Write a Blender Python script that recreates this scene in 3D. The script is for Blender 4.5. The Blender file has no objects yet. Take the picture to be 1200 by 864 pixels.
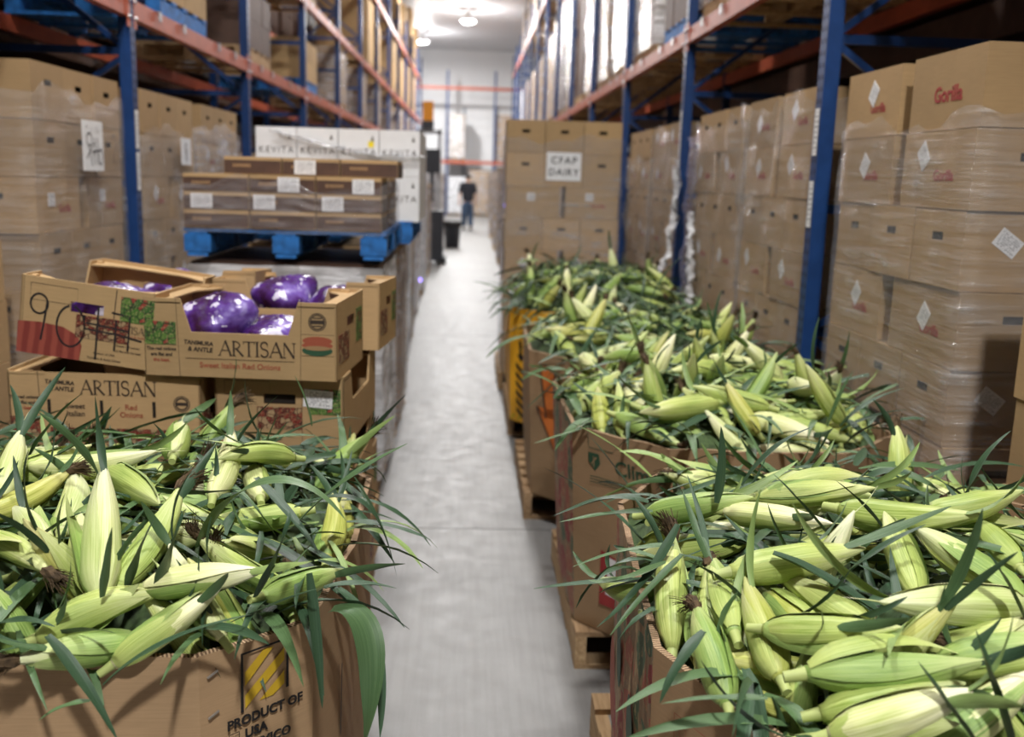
import bpy, bmesh, math, random
import numpy as np
from mathutils import Vector, Matrix, Euler

# ------------------------------------------------------------------ camera, light, exposure
SC = bpy.context.scene
COL = SC.collection
cam_d = bpy.data.cameras.new('camera')
cam_d.sensor_fit = 'HORIZONTAL'; cam_d.sensor_width = 36.0; cam_d.lens = 35.01
cam_d.clip_start = 0.05; cam_d.clip_end = 200
cam_d.dof.use_dof = True; cam_d.dof.focus_distance = 1.95; cam_d.dof.aperture_fstop = 3.0
cam = bpy.data.objects.new('camera', cam_d); COL.objects.link(cam)
cam.matrix_world = Matrix(((0.99876195, -0.02092108, -0.04513174, 0.0),
                           (-0.04034797, 0.18997171, -0.98096014, 0.0),
                           (0.0290965, 0.98156663, 0.1888924, 1.7),
                           (0, 0, 0, 1)))
SC.camera = cam
SC.view_settings.view_transform = 'Standard'; SC.view_settings.look = 'None'
SC.view_settings.gamma = 1.0; SC.view_settings.use_curve_mapping = False
SC.view_settings.exposure = 0.22
SC.cycles.max_bounces = 8; SC.cycles.transparent_max_bounces = 16
SC.cycles.sample_clamp_indirect = 6.0
world = bpy.data.worlds.new('world'); SC.world = world; world.use_nodes = True
world.node_tree.nodes['Background'].inputs[0].default_value = (0.8, 0.88, 1.0, 1)
world.node_tree.nodes['Background'].inputs[1].default_value = 0.15
CEIL = 7.05
LAMPS = [(0.45, -2.2), (-0.55, 2.9), (0.2, 8.5), (-0.2, 14.5), (-0.2, 21.0), (-0.2, 27.5), (-0.2, 34.0), (-1.95, 39.5)]
LAMP_W = [1450, 620, 380, 520, 760, 1250, 1700, 1700]

# ------------------------------------------------------------------ helpers
R = math.radians
def link(o, parent=None):
    COL.objects.link(o)
    if parent is not None: o.parent = parent
    return o
def tag(o, label=None, cat=None, group=None, kind=None):
    if label: o['label'] = label
    if cat: o['category'] = cat
    if group: o['group'] = group
    if kind: o['kind'] = kind
    return o
def thing(name, label, cat, loc=(0, 0, 0), rotz=0.0, group=None):
    o = bpy.data.objects.new(name, None); link(o)
    o.empty_display_size = 0.05
    o.location = loc; o.rotation_euler = (0, 0, rotz)
    return tag(o, label, cat, group)
class MB:
    def __init__(s): s.v = []; s.f = []; s.m = []; s.uv = []
    def face(s, pts, mi=0, uv=None):
        i = len(s.v); s.v += [tuple(p) for p in pts]; s.f.append(tuple(range(i, i + len(pts)))); s.m.append(mi)
        s.uv += list(uv) if uv else [(0, 0), (1, 0), (1, 1), (0, 1)][:len(pts)] if len(pts) <= 4 else [(0, 0)] * len(pts)
        return s
    def box(s, c, d, rot=None, mi=0):
        cx, cy, cz = c; hx, hy, hz = d[0] / 2, d[1] / 2, d[2] / 2
        P = [Vector((sx * hx, sy * hy, sz * hz)) for sz in (-1, 1) for sy in (-1, 1) for sx in (-1, 1)]
        if rot is not None: P = [rot @ p for p in P]
        P = [(p[0] + cx, p[1] + cy, p[2] + cz) for p in P]
        for q in ((0, 2, 3, 1), (4, 5, 7, 6), (0, 1, 5, 4), (2, 6, 7, 3), (0, 4, 6, 2), (1, 3, 7, 5)):
            s.face([P[k] for k in q], mi)
        return s
    def bar(s, a, b, w, h, mi=0):
        a = Vector(a); b = Vector(b); d = b - a; L = d.length
        rot = d.to_track_quat('Y', 'Z').to_matrix()
        return s.box((a + b) / 2, (w, L, h), rot, mi)
    def grid(s, rows, mi=0, closed=False, uvs=None):
        """rows: list of lists of points"""
        n = len(rows[0]); base = len(s.v)
        for r in rows: s.v += [tuple(p) for p in r]
        m = n if closed else n - 1
        for i in range(len(rows) - 1):
            for j in range(m):
                k = (j + 1) % n
                s.f.append((base + i * n + j, base + i * n + k, base + (i + 1) * n + k, base + (i + 1) * n + j)); s.m.append(mi)
                u0, u1 = j / m, (j + 1) / m; v0, v1 = i / (len(rows) - 1), (i + 1) / (len(rows) - 1)
                s.uv += [(u0, v0), (u1, v0), (u1, v1), (u0, v1)]
        return s
    def tube(s, pts, r, n=8, mi=0, caps=True):
        pts = [Vector(p) for p in pts]; rows = []
        rr = r if isinstance(r, (list, tuple)) else [r] * len(pts)
        ref = Vector((0, 0, 1))
        for i, p in enumerate(pts):
            t = (pts[min(i + 1, len(pts) - 1)] - pts[max(i - 1, 0)]).normalized()
            if abs(t.dot(ref)) > 0.95: ref = Vector((1, 0, 0))
            a = t.cross(ref).normalized(); b = t.cross(a)
            rows.append([p + (a * math.cos(2 * math.pi * k / n) + b * math.sin(2 * math.pi * k / n)) * rr[i] for k in range(n)])
        s.grid(rows, mi, True)
        if caps: s.face(rows[0][::-1], mi); s.face(rows[-1], mi)
        return s
    def lathe(s, prof, n=16, mi=0, c=(0, 0, 0)):
        rows = [[(c[0] + r * math.cos(2 * math.pi * k / n), c[1] + r * math.sin(2 * math.pi * k / n), c[2] + z) for k in range(n)] for r, z in prof]
        return s.grid(rows, mi, True)
    def mesh(s, name, mats, smooth=False, weld=0.0):
        me = bpy.data.meshes.new(name)
        me.from_pydata(s.v, [], s.f)
        uvl = me.uv_layers.new(name='UVMap')
        uvl.data.foreach_set('uv', [c for p in s.uv for c in p])
        for m in (mats if isinstance(mats, (list, tuple)) else [mats]): me.materials.append(m)
        me.polygons.foreach_set('material_index', s.m)
        if weld:
            bm = bmesh.new(); bm.from_mesh(me); bmesh.ops.remove_doubles(bm, verts=bm.verts, dist=weld); bm.to_mesh(me); bm.free()
        if smooth: me.polygons.foreach_set('use_smooth', [True] * len(me.polygons))
        me.update()
        return me
def ob(name, me, parent=None, loc=(0, 0, 0), rot=(0, 0, 0), scale=None):
    o = bpy.data.objects.new(name, me); link(o, parent)
    o.location = loc; o.rotation_euler = rot
    if scale: o.scale = scale
    return o
def bev(o, w=0.004, seg=2):
    m = o.modifiers.new('bevel', 'BEVEL'); m.width = w; m.segments = seg; m.limit_method = 'ANGLE'; return o
_cache = {}
def cached(key, fn):
    if key not in _cache: _cache[key] = fn()
    return _cache[key]
def copy_tree(o, parent=None):
    c = o.copy(); COL.objects.link(c)
    c.parent = parent
    for ch in list(o.children): copy_tree(ch, c)
    return c
ORD = ['first', 'second', 'third', 'fourth', 'fifth', 'sixth', 'seventh', 'eighth', 'ninth', 'tenth', 'eleventh', 'twelfth', 'thirteenth', 'fourteenth', 'fifteenth']

# ------------------------------------------------------------------ materials
class NT:
    def __init__(s, name):
        s.mat = bpy.data.materials.new(name); s.mat.use_nodes = True
        s.t = s.mat.node_tree; s.b = s.t.nodes['Principled BSDF']; s.out = s.t.nodes['Material Output']
    def n(s, typ, **kw):
        nd = s.t.nodes.new(typ)
        for k, v in kw.items():
            if k.startswith('_'): nd.inputs[k[1:].replace('_', ' ')].default_value = v
            else: setattr(nd, k, v)
        return nd
    def l(s, a, b): s.t.links.new(a, b)
    def coord(s, which='Object', scale=(1, 1, 1)):
        tc = s.n('ShaderNodeTexCoord'); mp = s.n('ShaderNodeMapping'); mp.inputs['Scale'].default_value = scale
        s.l(tc.outputs[which], mp.inputs['Vector']); return mp.outputs['Vector']
    def noise(s, vec, scale, detail=3, rough=0.55):
        nd = s.n('ShaderNodeTexNoise'); nd.inputs['Scale'].default_value = scale; nd.inputs['Detail'].default_value = detail; nd.inputs['Roughness'].default_value = rough
        s.l(vec, nd.inputs['Vector']); return nd.outputs['Fac']
    def ramp(s, fac, stops, interp='LINEAR'):
        nd = s.n('ShaderNodeValToRGB'); nd.color_ramp.interpolation = interp
        e = nd.color_ramp.elements
        while len(e) < len(stops): e.new(0.5)
        for k, (p, c) in enumerate(stops):
            e[k].position = p; e[k].color = (*c, 1) if len(c) == 3 else c
        s.l(fac, nd.inputs['Fac']); return nd.outputs['Color']
    def mix(s, fac, a, b, mode='MIX'):
        nd = s.n('ShaderNodeMix', data_type='RGBA', blend_type=mode)
        for sock, v in ((nd.inputs[0], fac), (nd.inputs[6], a), (nd.inputs[7], b)):
            if hasattr(v, 'links'): s.l(v, sock)
            else: sock.default_value = v if not isinstance(v, tuple) else (*v, 1)[:4]
        return nd.outputs[2]
    def math(s, op, a, b=0.0):
        nd = s.n('ShaderNodeMath', operation=op)
        for sock, v in ((nd.inputs[0], a), (nd.inputs[1], b)):
            if hasattr(v, 'links'): s.l(v, sock)
            else: sock.default_value = v
        return nd.outputs[0]
    def bump(s, h, st=0.2, dist=0.01):
        nd = s.n('ShaderNodeBump'); nd.inputs['Strength'].default_value = st; nd.inputs['Distance'].default_value = dist
        s.l(h, nd.inputs['Height']); s.l(nd.outputs['Normal'], s.b.inputs['Normal'])
    def base(s, c):
        if hasattr(c, 'links'): s.l(c, s.b.inputs['Base Color'])
        else: s.b.inputs['Base Color'].default_value = (*c, 1)
    def set(s, rough=0.6, metal=0.0, spec=0.5):
        s.b.inputs['Roughness'].default_value = rough; s.b.inputs['Metallic'].default_value = metal; s.b.inputs['Specular IOR Level'].default_value = spec
    def rnd(s): return s.n('ShaderNodeObjectInfo').outputs['Random']
def srgb(r, g, b):
    f = lambda c: (c / 255 / 12.92) if c <= 10 else ((c / 255 + 0.055) / 1.055) ** 2.4
    return (f(r), f(g), f(b))
def plain(name, c, rough=0.6, metal=0.0, spec=0.4, var=0.12, nscale=12.0):
    m = NT(name)
    f = m.noise(m.coord('Object'), nscale)
    lo = tuple(x * (1 - var) for x in c); hi = tuple(min(1, x * (1 + var)) for x in c)
    m.base(m.ramp(f, [(0.3, lo), (0.7, hi)])); m.set(rough, metal, spec)
    return m.mat
def cardboard(name, c, var=0.10, objvar=0.12):
    m = NT(name)
    v = m.coord('Object')
    big = m.noise(v, 5.0, 4); fib = m.noise(m.coord('Object', (1, 1, 30)), 14, 2)
    col = m.ramp(big, [(0.25, tuple(x * (1 - var) for x in c)), (0.75, tuple(x * (1 + var) for x in c))])
    col = m.mix(0.18, col, m.ramp(fib, [(0.3, tuple(x * 0.6 for x in c)), (0.7, tuple(min(1, x * 1.3) for x in c))]))
    r = m.rnd()
    col = m.mix(1.0, col, m.ramp(r, [(0, (1 - objvar, 1 - objvar, 1 - objvar)), (1, (1 + objvar, 1 + objvar * .9, 1 + objvar * .7))]), 'MULTIPLY')
    m.base(col); m.set(0.75, 0, 0.25); m.bump(fib, 0.08, 0.002)
    return m.mat
M = {}
M['kraft'] = cardboard('kraft_cardboard', (0.37, 0.245, 0.122))
M['kraft_light'] = cardboard('light_kraft_cardboard', (0.46, 0.31, 0.155))
M['kraft_bin'] = cardboard('bin_cardboard', (0.37, 0.245, 0.135), 0.14, 0.05)
M['kraft_inner'] = cardboard('cardboard_inside', (0.30, 0.18, 0.095))
M['hole'] = plain('hand_hole_dark', (0.02, 0.014, 0.01), 0.9)
M['white'] = plain('white_card', (0.78, 0.79, 0.80), 0.55, var=0.04)
M['blue_pallet'] = plain('blue_pallet_paint', (0.018, 0.14, 0.42), 0.6, var=0.35, nscale=20)
M['blue_rack'] = plain('blue_rack_paint', (0.012, 0.045, 0.155), 0.35, var=0.15)
M['orange_rack'] = plain('rust_orange_beam_paint', (0.42, 0.095, 0.048), 0.42, var=0.15)
M['galv'] = plain('galvanised_steel', (0.55, 0.56, 0.58), 0.3, 0.9, var=0.15)
M['black'] = plain('black_print', (0.012, 0.011, 0.011), 0.6)
M['ink'] = plain('brown_black_ink', (0.045, 0.03, 0.022), 0.7)
M['marker'] = plain('marker_ink', (0.02, 0.018, 0.02), 0.5)
M['red_ink'] = plain('red_ink', (0.30, 0.025, 0.025), 0.6)
M['redbrown_ink'] = plain('red_brown_ink', (0.34, 0.085, 0.045), 0.65)
M['yellow_ink'] = plain('yellow_ink', (0.55, 0.36, 0.02), 0.6)
M['orange_ink'] = plain('orange_ink', (0.62, 0.17, 0.03), 0.6)
M['yellow_bin'] = plain('yellow_bin_print', (0.80, 0.40, 0.02), 0.5, var=0.06)
M['green_ink'] = plain('green_ink', (0.03, 0.085, 0.045), 0.6)
M['dark_case'] = plain('dark_brown_print_and_rack_shade', (0.085, 0.045, 0.03), 0.55, var=0.2)  # case print; also darkens goods to stand in for rack shade
M['gold'] = plain('tan_lettering', (0.35, 0.21, 0.10), 0.6)
M['white_paint'] = plain('white_panel', (0.78, 0.79, 0.80), 0.5, var=0.03, nscale=1.0)
M['orange_box'] = plain('orange_housing', (0.80, 0.30, 0.01), 0.45)
M['dark_metal'] = plain('dark_machine_metal', (0.03, 0.032, 0.04), 0.4)
M['skin'] = plain('skin', (0.45, 0.27, 0.19), 0.55)
M['shirt'] = plain('dark_shirt', (0.02, 0.021, 0.028), 0.9)
M['jeans'] = plain('blue_jeans', (0.045, 0.075, 0.13), 0.9)
M['hair'] = plain('dark_hair', (0.012, 0.01, 0.009), 0.6)
M['staple'] = plain('steel_staple', (0.5, 0.48, 0.45), 0.3, 0.8)
def mk():
    m = NT('pallet_wood')
    v = m.coord('Object', (3, 3, 3)); w = m.noise(m.coord('Object', (30, 2, 30)), 2.0, 4)
    c = m.ramp(w, [(0.3, (0.30, 0.19, 0.10)), (0.7, (0.52, 0.37, 0.22))])
    c = m.mix(1.0, c, m.ramp(m.rnd(), [(0, (0.75, 0.72, 0.7)), (1, (1.1, 1.1, 1.05))]), 'MULTIPLY')
    m.base(c); m.set(0.8, 0, 0.2); m.bump(w, 0.2, 0.003); return m.mat
M['wood'] = mk()
def mk():
    m = NT('polished_concrete')
    v = m.coord('Object')
    a = m.noise(v, 0.9, 5, 0.6); b = m.noise(v, 9, 5, 0.7); sc = m.noise(m.coord('Object', (8, 0.4, 1)), 6, 4)
    c = m.ramp(a, [(0.3, (0.17, 0.168, 0.162)), (0.7, (0.26, 0.256, 0.247))])
    c = m.mix(0.35, c, m.ramp(b, [(0.35, (0.15, 0.148, 0.143)), (0.65, (0.28, 0.276, 0.268))]))
    c = m.mix(0.2, c, m.ramp(sc, [(0.4, (0.17, 0.166, 0.162)), (0.6, (0.28, 0.28, 0.272))]))
    m.base(c); m.set(0.3, 0, 0.5)
    rg = m.ramp(b, [(0.3, (0.40,) * 3), (0.7, (0.58,) * 3)]); m.l(rg, m.b.inputs['Roughness'])
    m.bump(b, 0.04, 0.002); return m.mat
M['floor'] = mk()
def film(name, amt, white, rough=0.16, sc=(1.0, 1.0, 14.0), bump=0.9):
    """stretch film: mostly clear, hazy where layers overlap, glossy creases"""
    m = NT(name)
    v = m.coord('Object', sc); n1 = m.noise(v, 2.2, 5, 0.65); n2 = m.noise(m.coord('Object', (2, 2, 3)), 2.0, 3)
    tr = m.n('ShaderNodeBsdfTransparent'); tr.inputs[0].default_value = (0.97, 0.97, 0.98, 1)
    m.base(white); m.set(rough, 0, 0.9)
    bn = m.n('ShaderNodeBump'); bn.inputs['Strength'].default_value = bump; bn.inputs['Distance'].default_value = 0.02
    m.l(n1, bn.inputs['Height']); m.l(bn.outputs['Normal'], m.b.inputs['Normal'])
    f = m.math('MULTIPLY', n1, n2)
    fr = m.ramp(f, [(0.12, (amt * 0.35,) * 3), (0.30, (amt,) * 3), (0.42, (min(1, amt * 2.2),) * 3)])
    lw = m.n('ShaderNodeLayerWeight'); lw.inputs[0].default_value = 0.25
    fac = m.math('MAXIMUM', fr, m.math('MULTIPLY', lw.outputs['Facing'], 0.35))
    mx = m.n('ShaderNodeMixShader'); m.l(fac, mx.inputs[0]); m.l(tr.outputs[0], mx.inputs[1]); m.l(m.b.outputs[0], mx.inputs[2])
    m.l(mx.outputs[0], m.out.inputs['Surface']); return m.mat
M['film'] = film('clear_stretch_film', 0.22, (0.60, 0.60, 0.61), 0.08)
M['film_heavy'] = film('hazy_stretch_film', 0.42, (0.66, 0.64, 0.66))
M['film_white'] = film('bunched_white_film', 0.75, (0.85, 0.86, 0.88))
M['film_shiny'] = film('crumpled_shiny_film', 0.16, (0.66, 0.65, 0.67), 0.07, (2.0, 2.0, 9.0), 1.0)
M['film_purple'] = film('purple_tinted_film', 0.35, (0.45, 0.42, 0.56))
def mk(name, lines, ink, scale=1.0):
    m = NT(name)
    tc = m.n('ShaderNodeTexCoord'); sp = m.n('ShaderNodeSeparateXYZ'); m.l(tc.outputs['UV'], sp.inputs[0])
    row = m.math('FRACT', m.math('MULTIPLY', sp.outputs['Y'], lines))
    rowid = m.math('FLOOR', m.math('MULTIPLY', sp.outputs['Y'], lines))
    cm = m.n('ShaderNodeCombineXYZ'); m.l(m.math('MULTIPLY', sp.outputs['X'], 16 * scale), cm.inputs[0]); m.l(m.math('MULTIPLY', rowid, 7.3), cm.inputs[1])
    nz = m.noise(cm.outputs[0], 1.0, 1)
    on = m.math('MULTIPLY', m.math('GREATER_THAN', nz, 0.47), m.math('LESS_THAN', m.math('ABSOLUTE', m.math('SUBTRACT', row, 0.5)), 0.27))
    inx = m.math('LESS_THAN', m.math('ABSOLUTE', m.math('SUBTRACT', sp.outputs['X'], 0.5)), 0.43)
    iny = m.math('LESS_THAN', m.math('ABSOLUTE', m.math('SUBTRACT', sp.outputs['Y'], 0.5)), 0.43)
    on = m.math('MULTIPLY', on, m.math('MULTIPLY', inx, iny))
    m.base(m.mix(on, (0.80, 0.80, 0.80), ink)); m.set(0.5); return m.mat
M['label'] = mk('printed_paper_label', 9, (0.30, 0.30, 0.31))
M['barcode'] = mk('barcode_location_label', 1.0, (0.05, 0.05, 0.05), 5.0)
def mk(name, stops, scale, edge):
    m = NT(name)
    v = m.n('ShaderNodeTexVoronoi'); v.inputs['Scale'].default_value = scale; m.l(m.coord('Object'), v.inputs['Vector'])
    e = m.n('ShaderNodeTexVoronoi', feature='DISTANCE_TO_EDGE'); e.inputs['Scale'].default_value = scale; m.l(m.coord('Object'), e.inputs['Vector'])
    sp = m.n('ShaderNodeSeparateColor'); m.l(v.outputs['Color'], sp.inputs[0])
    c = m.ramp(sp.outputs[0], stops, 'CONSTANT')
    c = m.mix(m.math('LESS_THAN', e.outputs['Distance'], 0.06), c, edge)
    st = m.noise(m.coord('Object', (1, 1, 1)), scale * 4, 2)
    c = m.mix(m.math('MULTIPLY', m.math('GREATER_THAN', st, 0.58), 0.5), c, (0.55, 0.42, 0.22))
    m.base(c); m.set(0.65, 0, 0.3); return m.mat
M['salad_print'] = mk('salad_leaf_print', [(0, (0.05, 0.13, 0.03)), (0.3, (0.10, 0.20, 0.04)), (0.55, (0.30, 0.05, 0.035)), (0.7, (0.07, 0.17, 0.03))], 42, (0.03, 0.05, 0.02))
M['onion_print'] = mk('onion_slice_print', [(0, (0.20, 0.03, 0.02)), (0.35, (0.38, 0.26, 0.14)), (0.6, (0.13, 0.025, 0.018)), (0.8, (0.28, 0.16, 0.09))], 55, (0.06, 0.02, 0.015))
M['veg_print'] = mk('tomato_leaf_print', [(0, (0.32, 0.05, 0.045)), (0.3, (0.10, 0.16, 0.09)), (0.5, (0.40, 0.13, 0.08)), (0.7, (0.33, 0.24, 0.14))], 9, (0.30, 0.2, 0.11))
def mk():
    m = NT('red_onion_stripes')
    w = m.n('ShaderNodeTexWave', bands_direction='X'); w.inputs['Scale'].default_value = 9; w.inputs['Distortion'].default_value = 2.0
    m.l(m.coord('Object'), w.inputs['Vector'])
    m.base(m.ramp(w.outputs['Fac'], [(0.3, (0.22, 0.035, 0.025)), (0.8, (0.33, 0.07, 0.045))])); m.set(0.65); return m.mat
M['onion_big'] = mk()
def mk():
    m = NT('corrugated_edge')
    w = m.n('ShaderNodeTexWave', wave_type='BANDS', bands_direction='X'); w.inputs['Scale'].default_value = 28
    m.l(m.coord('UV'), w.inputs['Vector'])
    m.base(m.ramp(w.outputs['Fac'], [(0.35, (0.14, 0.08, 0.04)), (0.6, (0.50, 0.34, 0.2))])); m.set(0.85); m.bump(w.outputs['Fac'], 0.6, 0.004); return m.mat
M['corr'] = mk()
def mk():
    m = NT('onion_bag_film')
    v = m.coord('Object'); n1 = m.noise(v, 9, 3); n2 = m.noise(v, 22, 2)
    c = m.ramp(n1, [(0.36, (0.030, 0.006, 0.03)), (0.50, (0.07, 0.02, 0.17)), (0.60, (0.16, 0.09, 0.38)), (0.70, (0.45, 0.40, 0.70))])
    c = m.mix(m.math('MULTIPLY', m.math('GREATER_THAN', n2, 0.63), 0.75), c, (0.80, 0.78, 0.88))
    m.base(c); m.set(0.22, 0, 0.6); m.b.inputs['Coat Weight'].default_value = 0.4
    m.bump(m.noise(v, 30, 4), 0.5, 0.01); return m.mat
M['onion_bag'] = mk()
# corn
def husk(name, pale, mid, deep):
    m = NT(name)
    tc = m.n('ShaderNodeTexCoord'); sp = m.n('ShaderNodeSeparateXYZ'); m.l(tc.outputs['UV'], sp.inputs[0])
    st = m.noise(m.coord('UV', (70, 1.3, 1)), 1.0, 3, 0.6)
    st2 = m.noise(m.coord('UV', (9, 0.8, 1)), 1.0, 2)
    r = m.rnd()
    t = m.math('ADD', sp.outputs['Y'], m.math('MULTIPLY', m.math('SUBTRACT', st2, 0.5), 0.9))
    c = m.ramp(t, [(0.05, mid), (0.35, deep), (0.62, mid), (0.92, pale)])
    c = m.mix(0.35, c, m.ramp(st, [(0.35, tuple(x * 0.62 for x in deep)), (0.65, tuple(min(1, x * 1.25) for x in pale))]))
    c = m.mix(1.0, c, m.ramp(r, [(0, (0.82, 0.88, 0.75)), (1, (1.12, 1.08, 1.1))]), 'MULTIPLY')
    m.base(c); m.set(0.42, 0, 0.4); m.bump(st, 0.35, 0.002)
    m.b.inputs['Subsurface Weight'].default_value = 0.0
    return m.mat
M['husk_lime'] = husk('lime_husk', (0.66, 0.69, 0.34), (0.44, 0.53, 0.125), (0.27, 0.38, 0.065))
M['husk_pale'] = husk('pale_husk', (0.84, 0.82, 0.58), (0.66, 0.69, 0.31), (0.46, 0.55, 0.15))
M['husk_green'] = husk('green_husk', (0.50, 0.57, 0.24), (0.26, 0.40, 0.085), (0.15, 0.28, 0.05))
M['husk_yellow'] = husk('yellow_green_husk', (0.60, 0.58, 0.26), (0.47, 0.49, 0.10), (0.36, 0.41, 0.06))
def leafm(name, a, b):
    m = NT(name)
    st = m.noise(m.coord('UV', (26, 0.7, 1)), 1.0, 2)
    c = m.ramp(st, [(0.3, a), (0.7, b)])
    c = m.mix(1.0, c, m.ramp(m.rnd(), [(0, (0.75, 0.8, 0.75)), (1, (1.25, 1.2, 1.15))]), 'MULTIPLY')
    m.base(c); m.set(0.42, 0, 0.45); m.bump(st, 0.3, 0.002); return m.mat
M['leaf_dark'] = leafm('dark_corn_leaf', (0.022, 0.055, 0.027), (0.050, 0.098, 0.052))
M['leaf_mid'] = leafm('mid_corn_leaf', (0.05, 0.105, 0.04), (0.095, 0.165, 0.07))
M['leaf_light'] = leafm('light_corn_leaf', (0.16, 0.25, 0.07), (0.28, 0.38, 0.14))
M['silk'] = plain('brown_corn_silk', (0.075, 0.047, 0.022), 0.85, var=0.6, nscale=60)
M['stalk'] = plain('corn_stalk_green', (0.36, 0.42, 0.14), 0.55, var=0.2)
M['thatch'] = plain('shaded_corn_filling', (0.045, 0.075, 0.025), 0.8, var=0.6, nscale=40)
M['emit'] = None
def mk():
    m = NT('lamp_diffuser'); m.base((0.9, 0.9, 0.9)); m.b.inputs['Emission Color'].default_value = (1.0, 0.98, 0.95, 1); m.b.inputs['Emission Strength'].default_value = 30
    return m.mat
M['emit'] = mk()
def mk():
    m = NT('violet_spot_glow'); m.base((0.3, 0.25, 0.9)); m.b.inputs['Emission Color'].default_value = (0.35, 0.25, 1.0, 1); m.b.inputs['Emission Strength'].default_value = 4  # glow for lens-like spots of light, not a real lamp
    return m.mat
M['violet'] = mk()

# ------------------------------------------------------------------ text and strokes
def text_mesh(txt, size, mat, shear=0.0, bold=0.0, spacing=1.0, align='CENTER'):
    def mkm():
        cu = bpy.data.curves.new('lettering', 'FONT'); cu.body = txt; cu.size = size; cu.align_x = align; cu.align_y = 'CENTER'
        cu.shear = shear; cu.offset = bold; cu.space_character = spacing; cu.extrude = 0.0004; cu.resolution_u = 3
        o = bpy.data.objects.new('lettering', cu); COL.objects.link(o)
        dg = bpy.context.evaluated_depsgraph_get()
        me = bpy.data.meshes.new_from_object(o.evaluated_get(dg))
        bpy.data.objects.remove(o); bpy.data.curves.remove(cu)
        me.materials.clear(); me.materials.append(mat); return me
    return cached(('t', txt, size, mat.name, shear, bold, spacing, align), mkm)
def stroke_mesh(lines, mat, name='handwriting'):
    """lines: list of (points[(x,z)...], width or (w0,w1)) drawn flat in XZ facing -Y"""
    mb = MB()
    for k, (pts, w) in enumerate(lines):
        off = -0.0006 - 0.00005 * k
        pts = [Vector((p[0], 0, p[1])) for p in pts]
        rows = []
        for i, p in enumerate(pts):
            t = (pts[min(i + 1, len(pts) - 1)] - pts[max(i - 1, 0)]).normalized()
            nrm = Vector((-t.z, 0, t.x)); ww = w / 2 if not isinstance(w, tuple) else (w[0] + (w[1] - w[0]) * i / (len(pts) - 1)) / 2
            rows.append([p + nrm * ww + Vector((0, off, 0)), p - nrm * ww + Vector((0, off, 0))])
        mb.grid(rows)
    return mb.mesh(name, mat)
def arc(cx, cz, rx, rz, a0, a1, n=14):
    return [(cx + rx * math.cos(R(a0 + (a1 - a0) * i / n)), cz + rz * math.sin(R(a0 + (a1 - a0) * i / n))) for i in range(n + 1)]
FACE_XZ = (R(90), 0, 0)      # turns a text mesh (XY) to stand up facing -Y
def serif_word(word, h, mat):
    """roman capitals with thick and thin strokes"""
    T, t = 0.13, 0.06
    G = {'A': (0.86, [([(0.02, 0), (0.45, 1.03)], t), ([(0.42, 1.0), (0.80, 0)], T), ([(0.2, 0.36), (0.62, 0.36)], t), ([(-0.06, 0.02), (0.14, 0.02)], 0.05), ([(0.66, 0.02), (0.94, 0.02)], 0.05)]),
         'R': (0.76, [([(0.12, 0), (0.12, 1)], T), (arc(0.12, 0.73, 0.40, 0.25, 90, -90, 12), 0.08), ([(0.30, 0.48), (0.74, 0.0)], T), ([(0.0, 0.02), (0.26, 0.02)], 0.05), ([(0.0, 0.98), (0.2, 0.98)], 0.05)]),
         'T': (0.76, [([(0.36, 0), (0.36, 1)], T), ([(-0.02, 0.97), (0.74, 0.97)], t), ([(0.0, 0.97), (0.0, 0.8)], 0.05), ([(0.72, 0.97), (0.72, 0.8)], 0.05), ([(0.22, 0.02), (0.5, 0.02)], 0.05)]),
         'I': (0.36, [([(0.14, 0), (0.14, 1)], T), ([(0.0, 0.02), (0.28, 0.02)], 0.05), ([(0.0, 0.98), (0.28, 0.98)], 0.05)]),
         'S': (0.60, [(arc(0.25, 0.75, 0.22, 0.24, 20, 270, 12) + arc(0.25, 0.26, 0.24, 0.25, 90, -160, 12), 0.10), ([(0.46, 0.84), (0.46, 0.66)], 0.04)]),
         'N': (0.92, [([(0.10, 0), (0.10, 1)], t), ([(0.10, 1.0), (0.74, 0.0)], T), ([(0.74, 0.0), (0.74, 1)], t), ([(0.0, 0.02), (0.22, 0.02)], 0.05), ([(0.62, 0.98), (0.86, 0.98)], 0.05)])}
    w = sum(G[c][0] for c in word); x = -w / 2; L = []
    for c in word:
        for pts, wd in G[c][1]: L.append(([((x + p[0]) * h, (p[1] - 0.5) * h) for p in pts], wd * h))
        x += G[c][0]
    return stroke_mesh(L, mat, 'roman_lettering')

# ------------------------------------------------------------------ the setting
def struct(name, mb, m, loc=(0, 0, 0)):
    o = ob(name, mb.mesh(name, m), None, loc); o['kind'] = 'structure'; return o
XW = 7.0
# concrete slabs with saw-cut joints, each slab a piece of the floor
floor = struct('floor', MB().box((0, 18.5, -0.12), (2 * XW, 55, 0.2)), plain('joint_filler', (0.16, 0.155, 0.15), 0.8))
sl_y = [-9.0, -1.35, 4.65, 10.65, 16.65, 22.65, 28.65, 34.65, 40.65, 45.9]; sl_x = [-XW, -3.0, 3.0, XW]
for i in range(len(sl_y) - 1):
    for j in range(3):
        w = sl_x[j + 1] - sl_x[j] - 0.008; h = sl_y[i + 1] - sl_y[i] - 0.008
        ob('concrete_slab', MB().box((0, 0, -0.01), (w, h, 0.02)).mesh('concrete_slab', M['floor']), floor, ((sl_x[j] + sl_x[j + 1]) / 2, (sl_y[i] + sl_y[i + 1]) / 2, 0))
YW = 45.0
M['wallp'] = plain('insulated_wall_panel', (0.80, 0.81, 0.82), 0.45, var=0.02, nscale=0.5)
M['wallg'] = plain('grey_side_wall_panel', (0.34, 0.35, 0.36), 0.6, var=0.04, nscale=0.5)
M['ceilp'] = plain('ceiling_panel', (0.72, 0.73, 0.75), 0.5, var=0.03, nscale=0.5)
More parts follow.
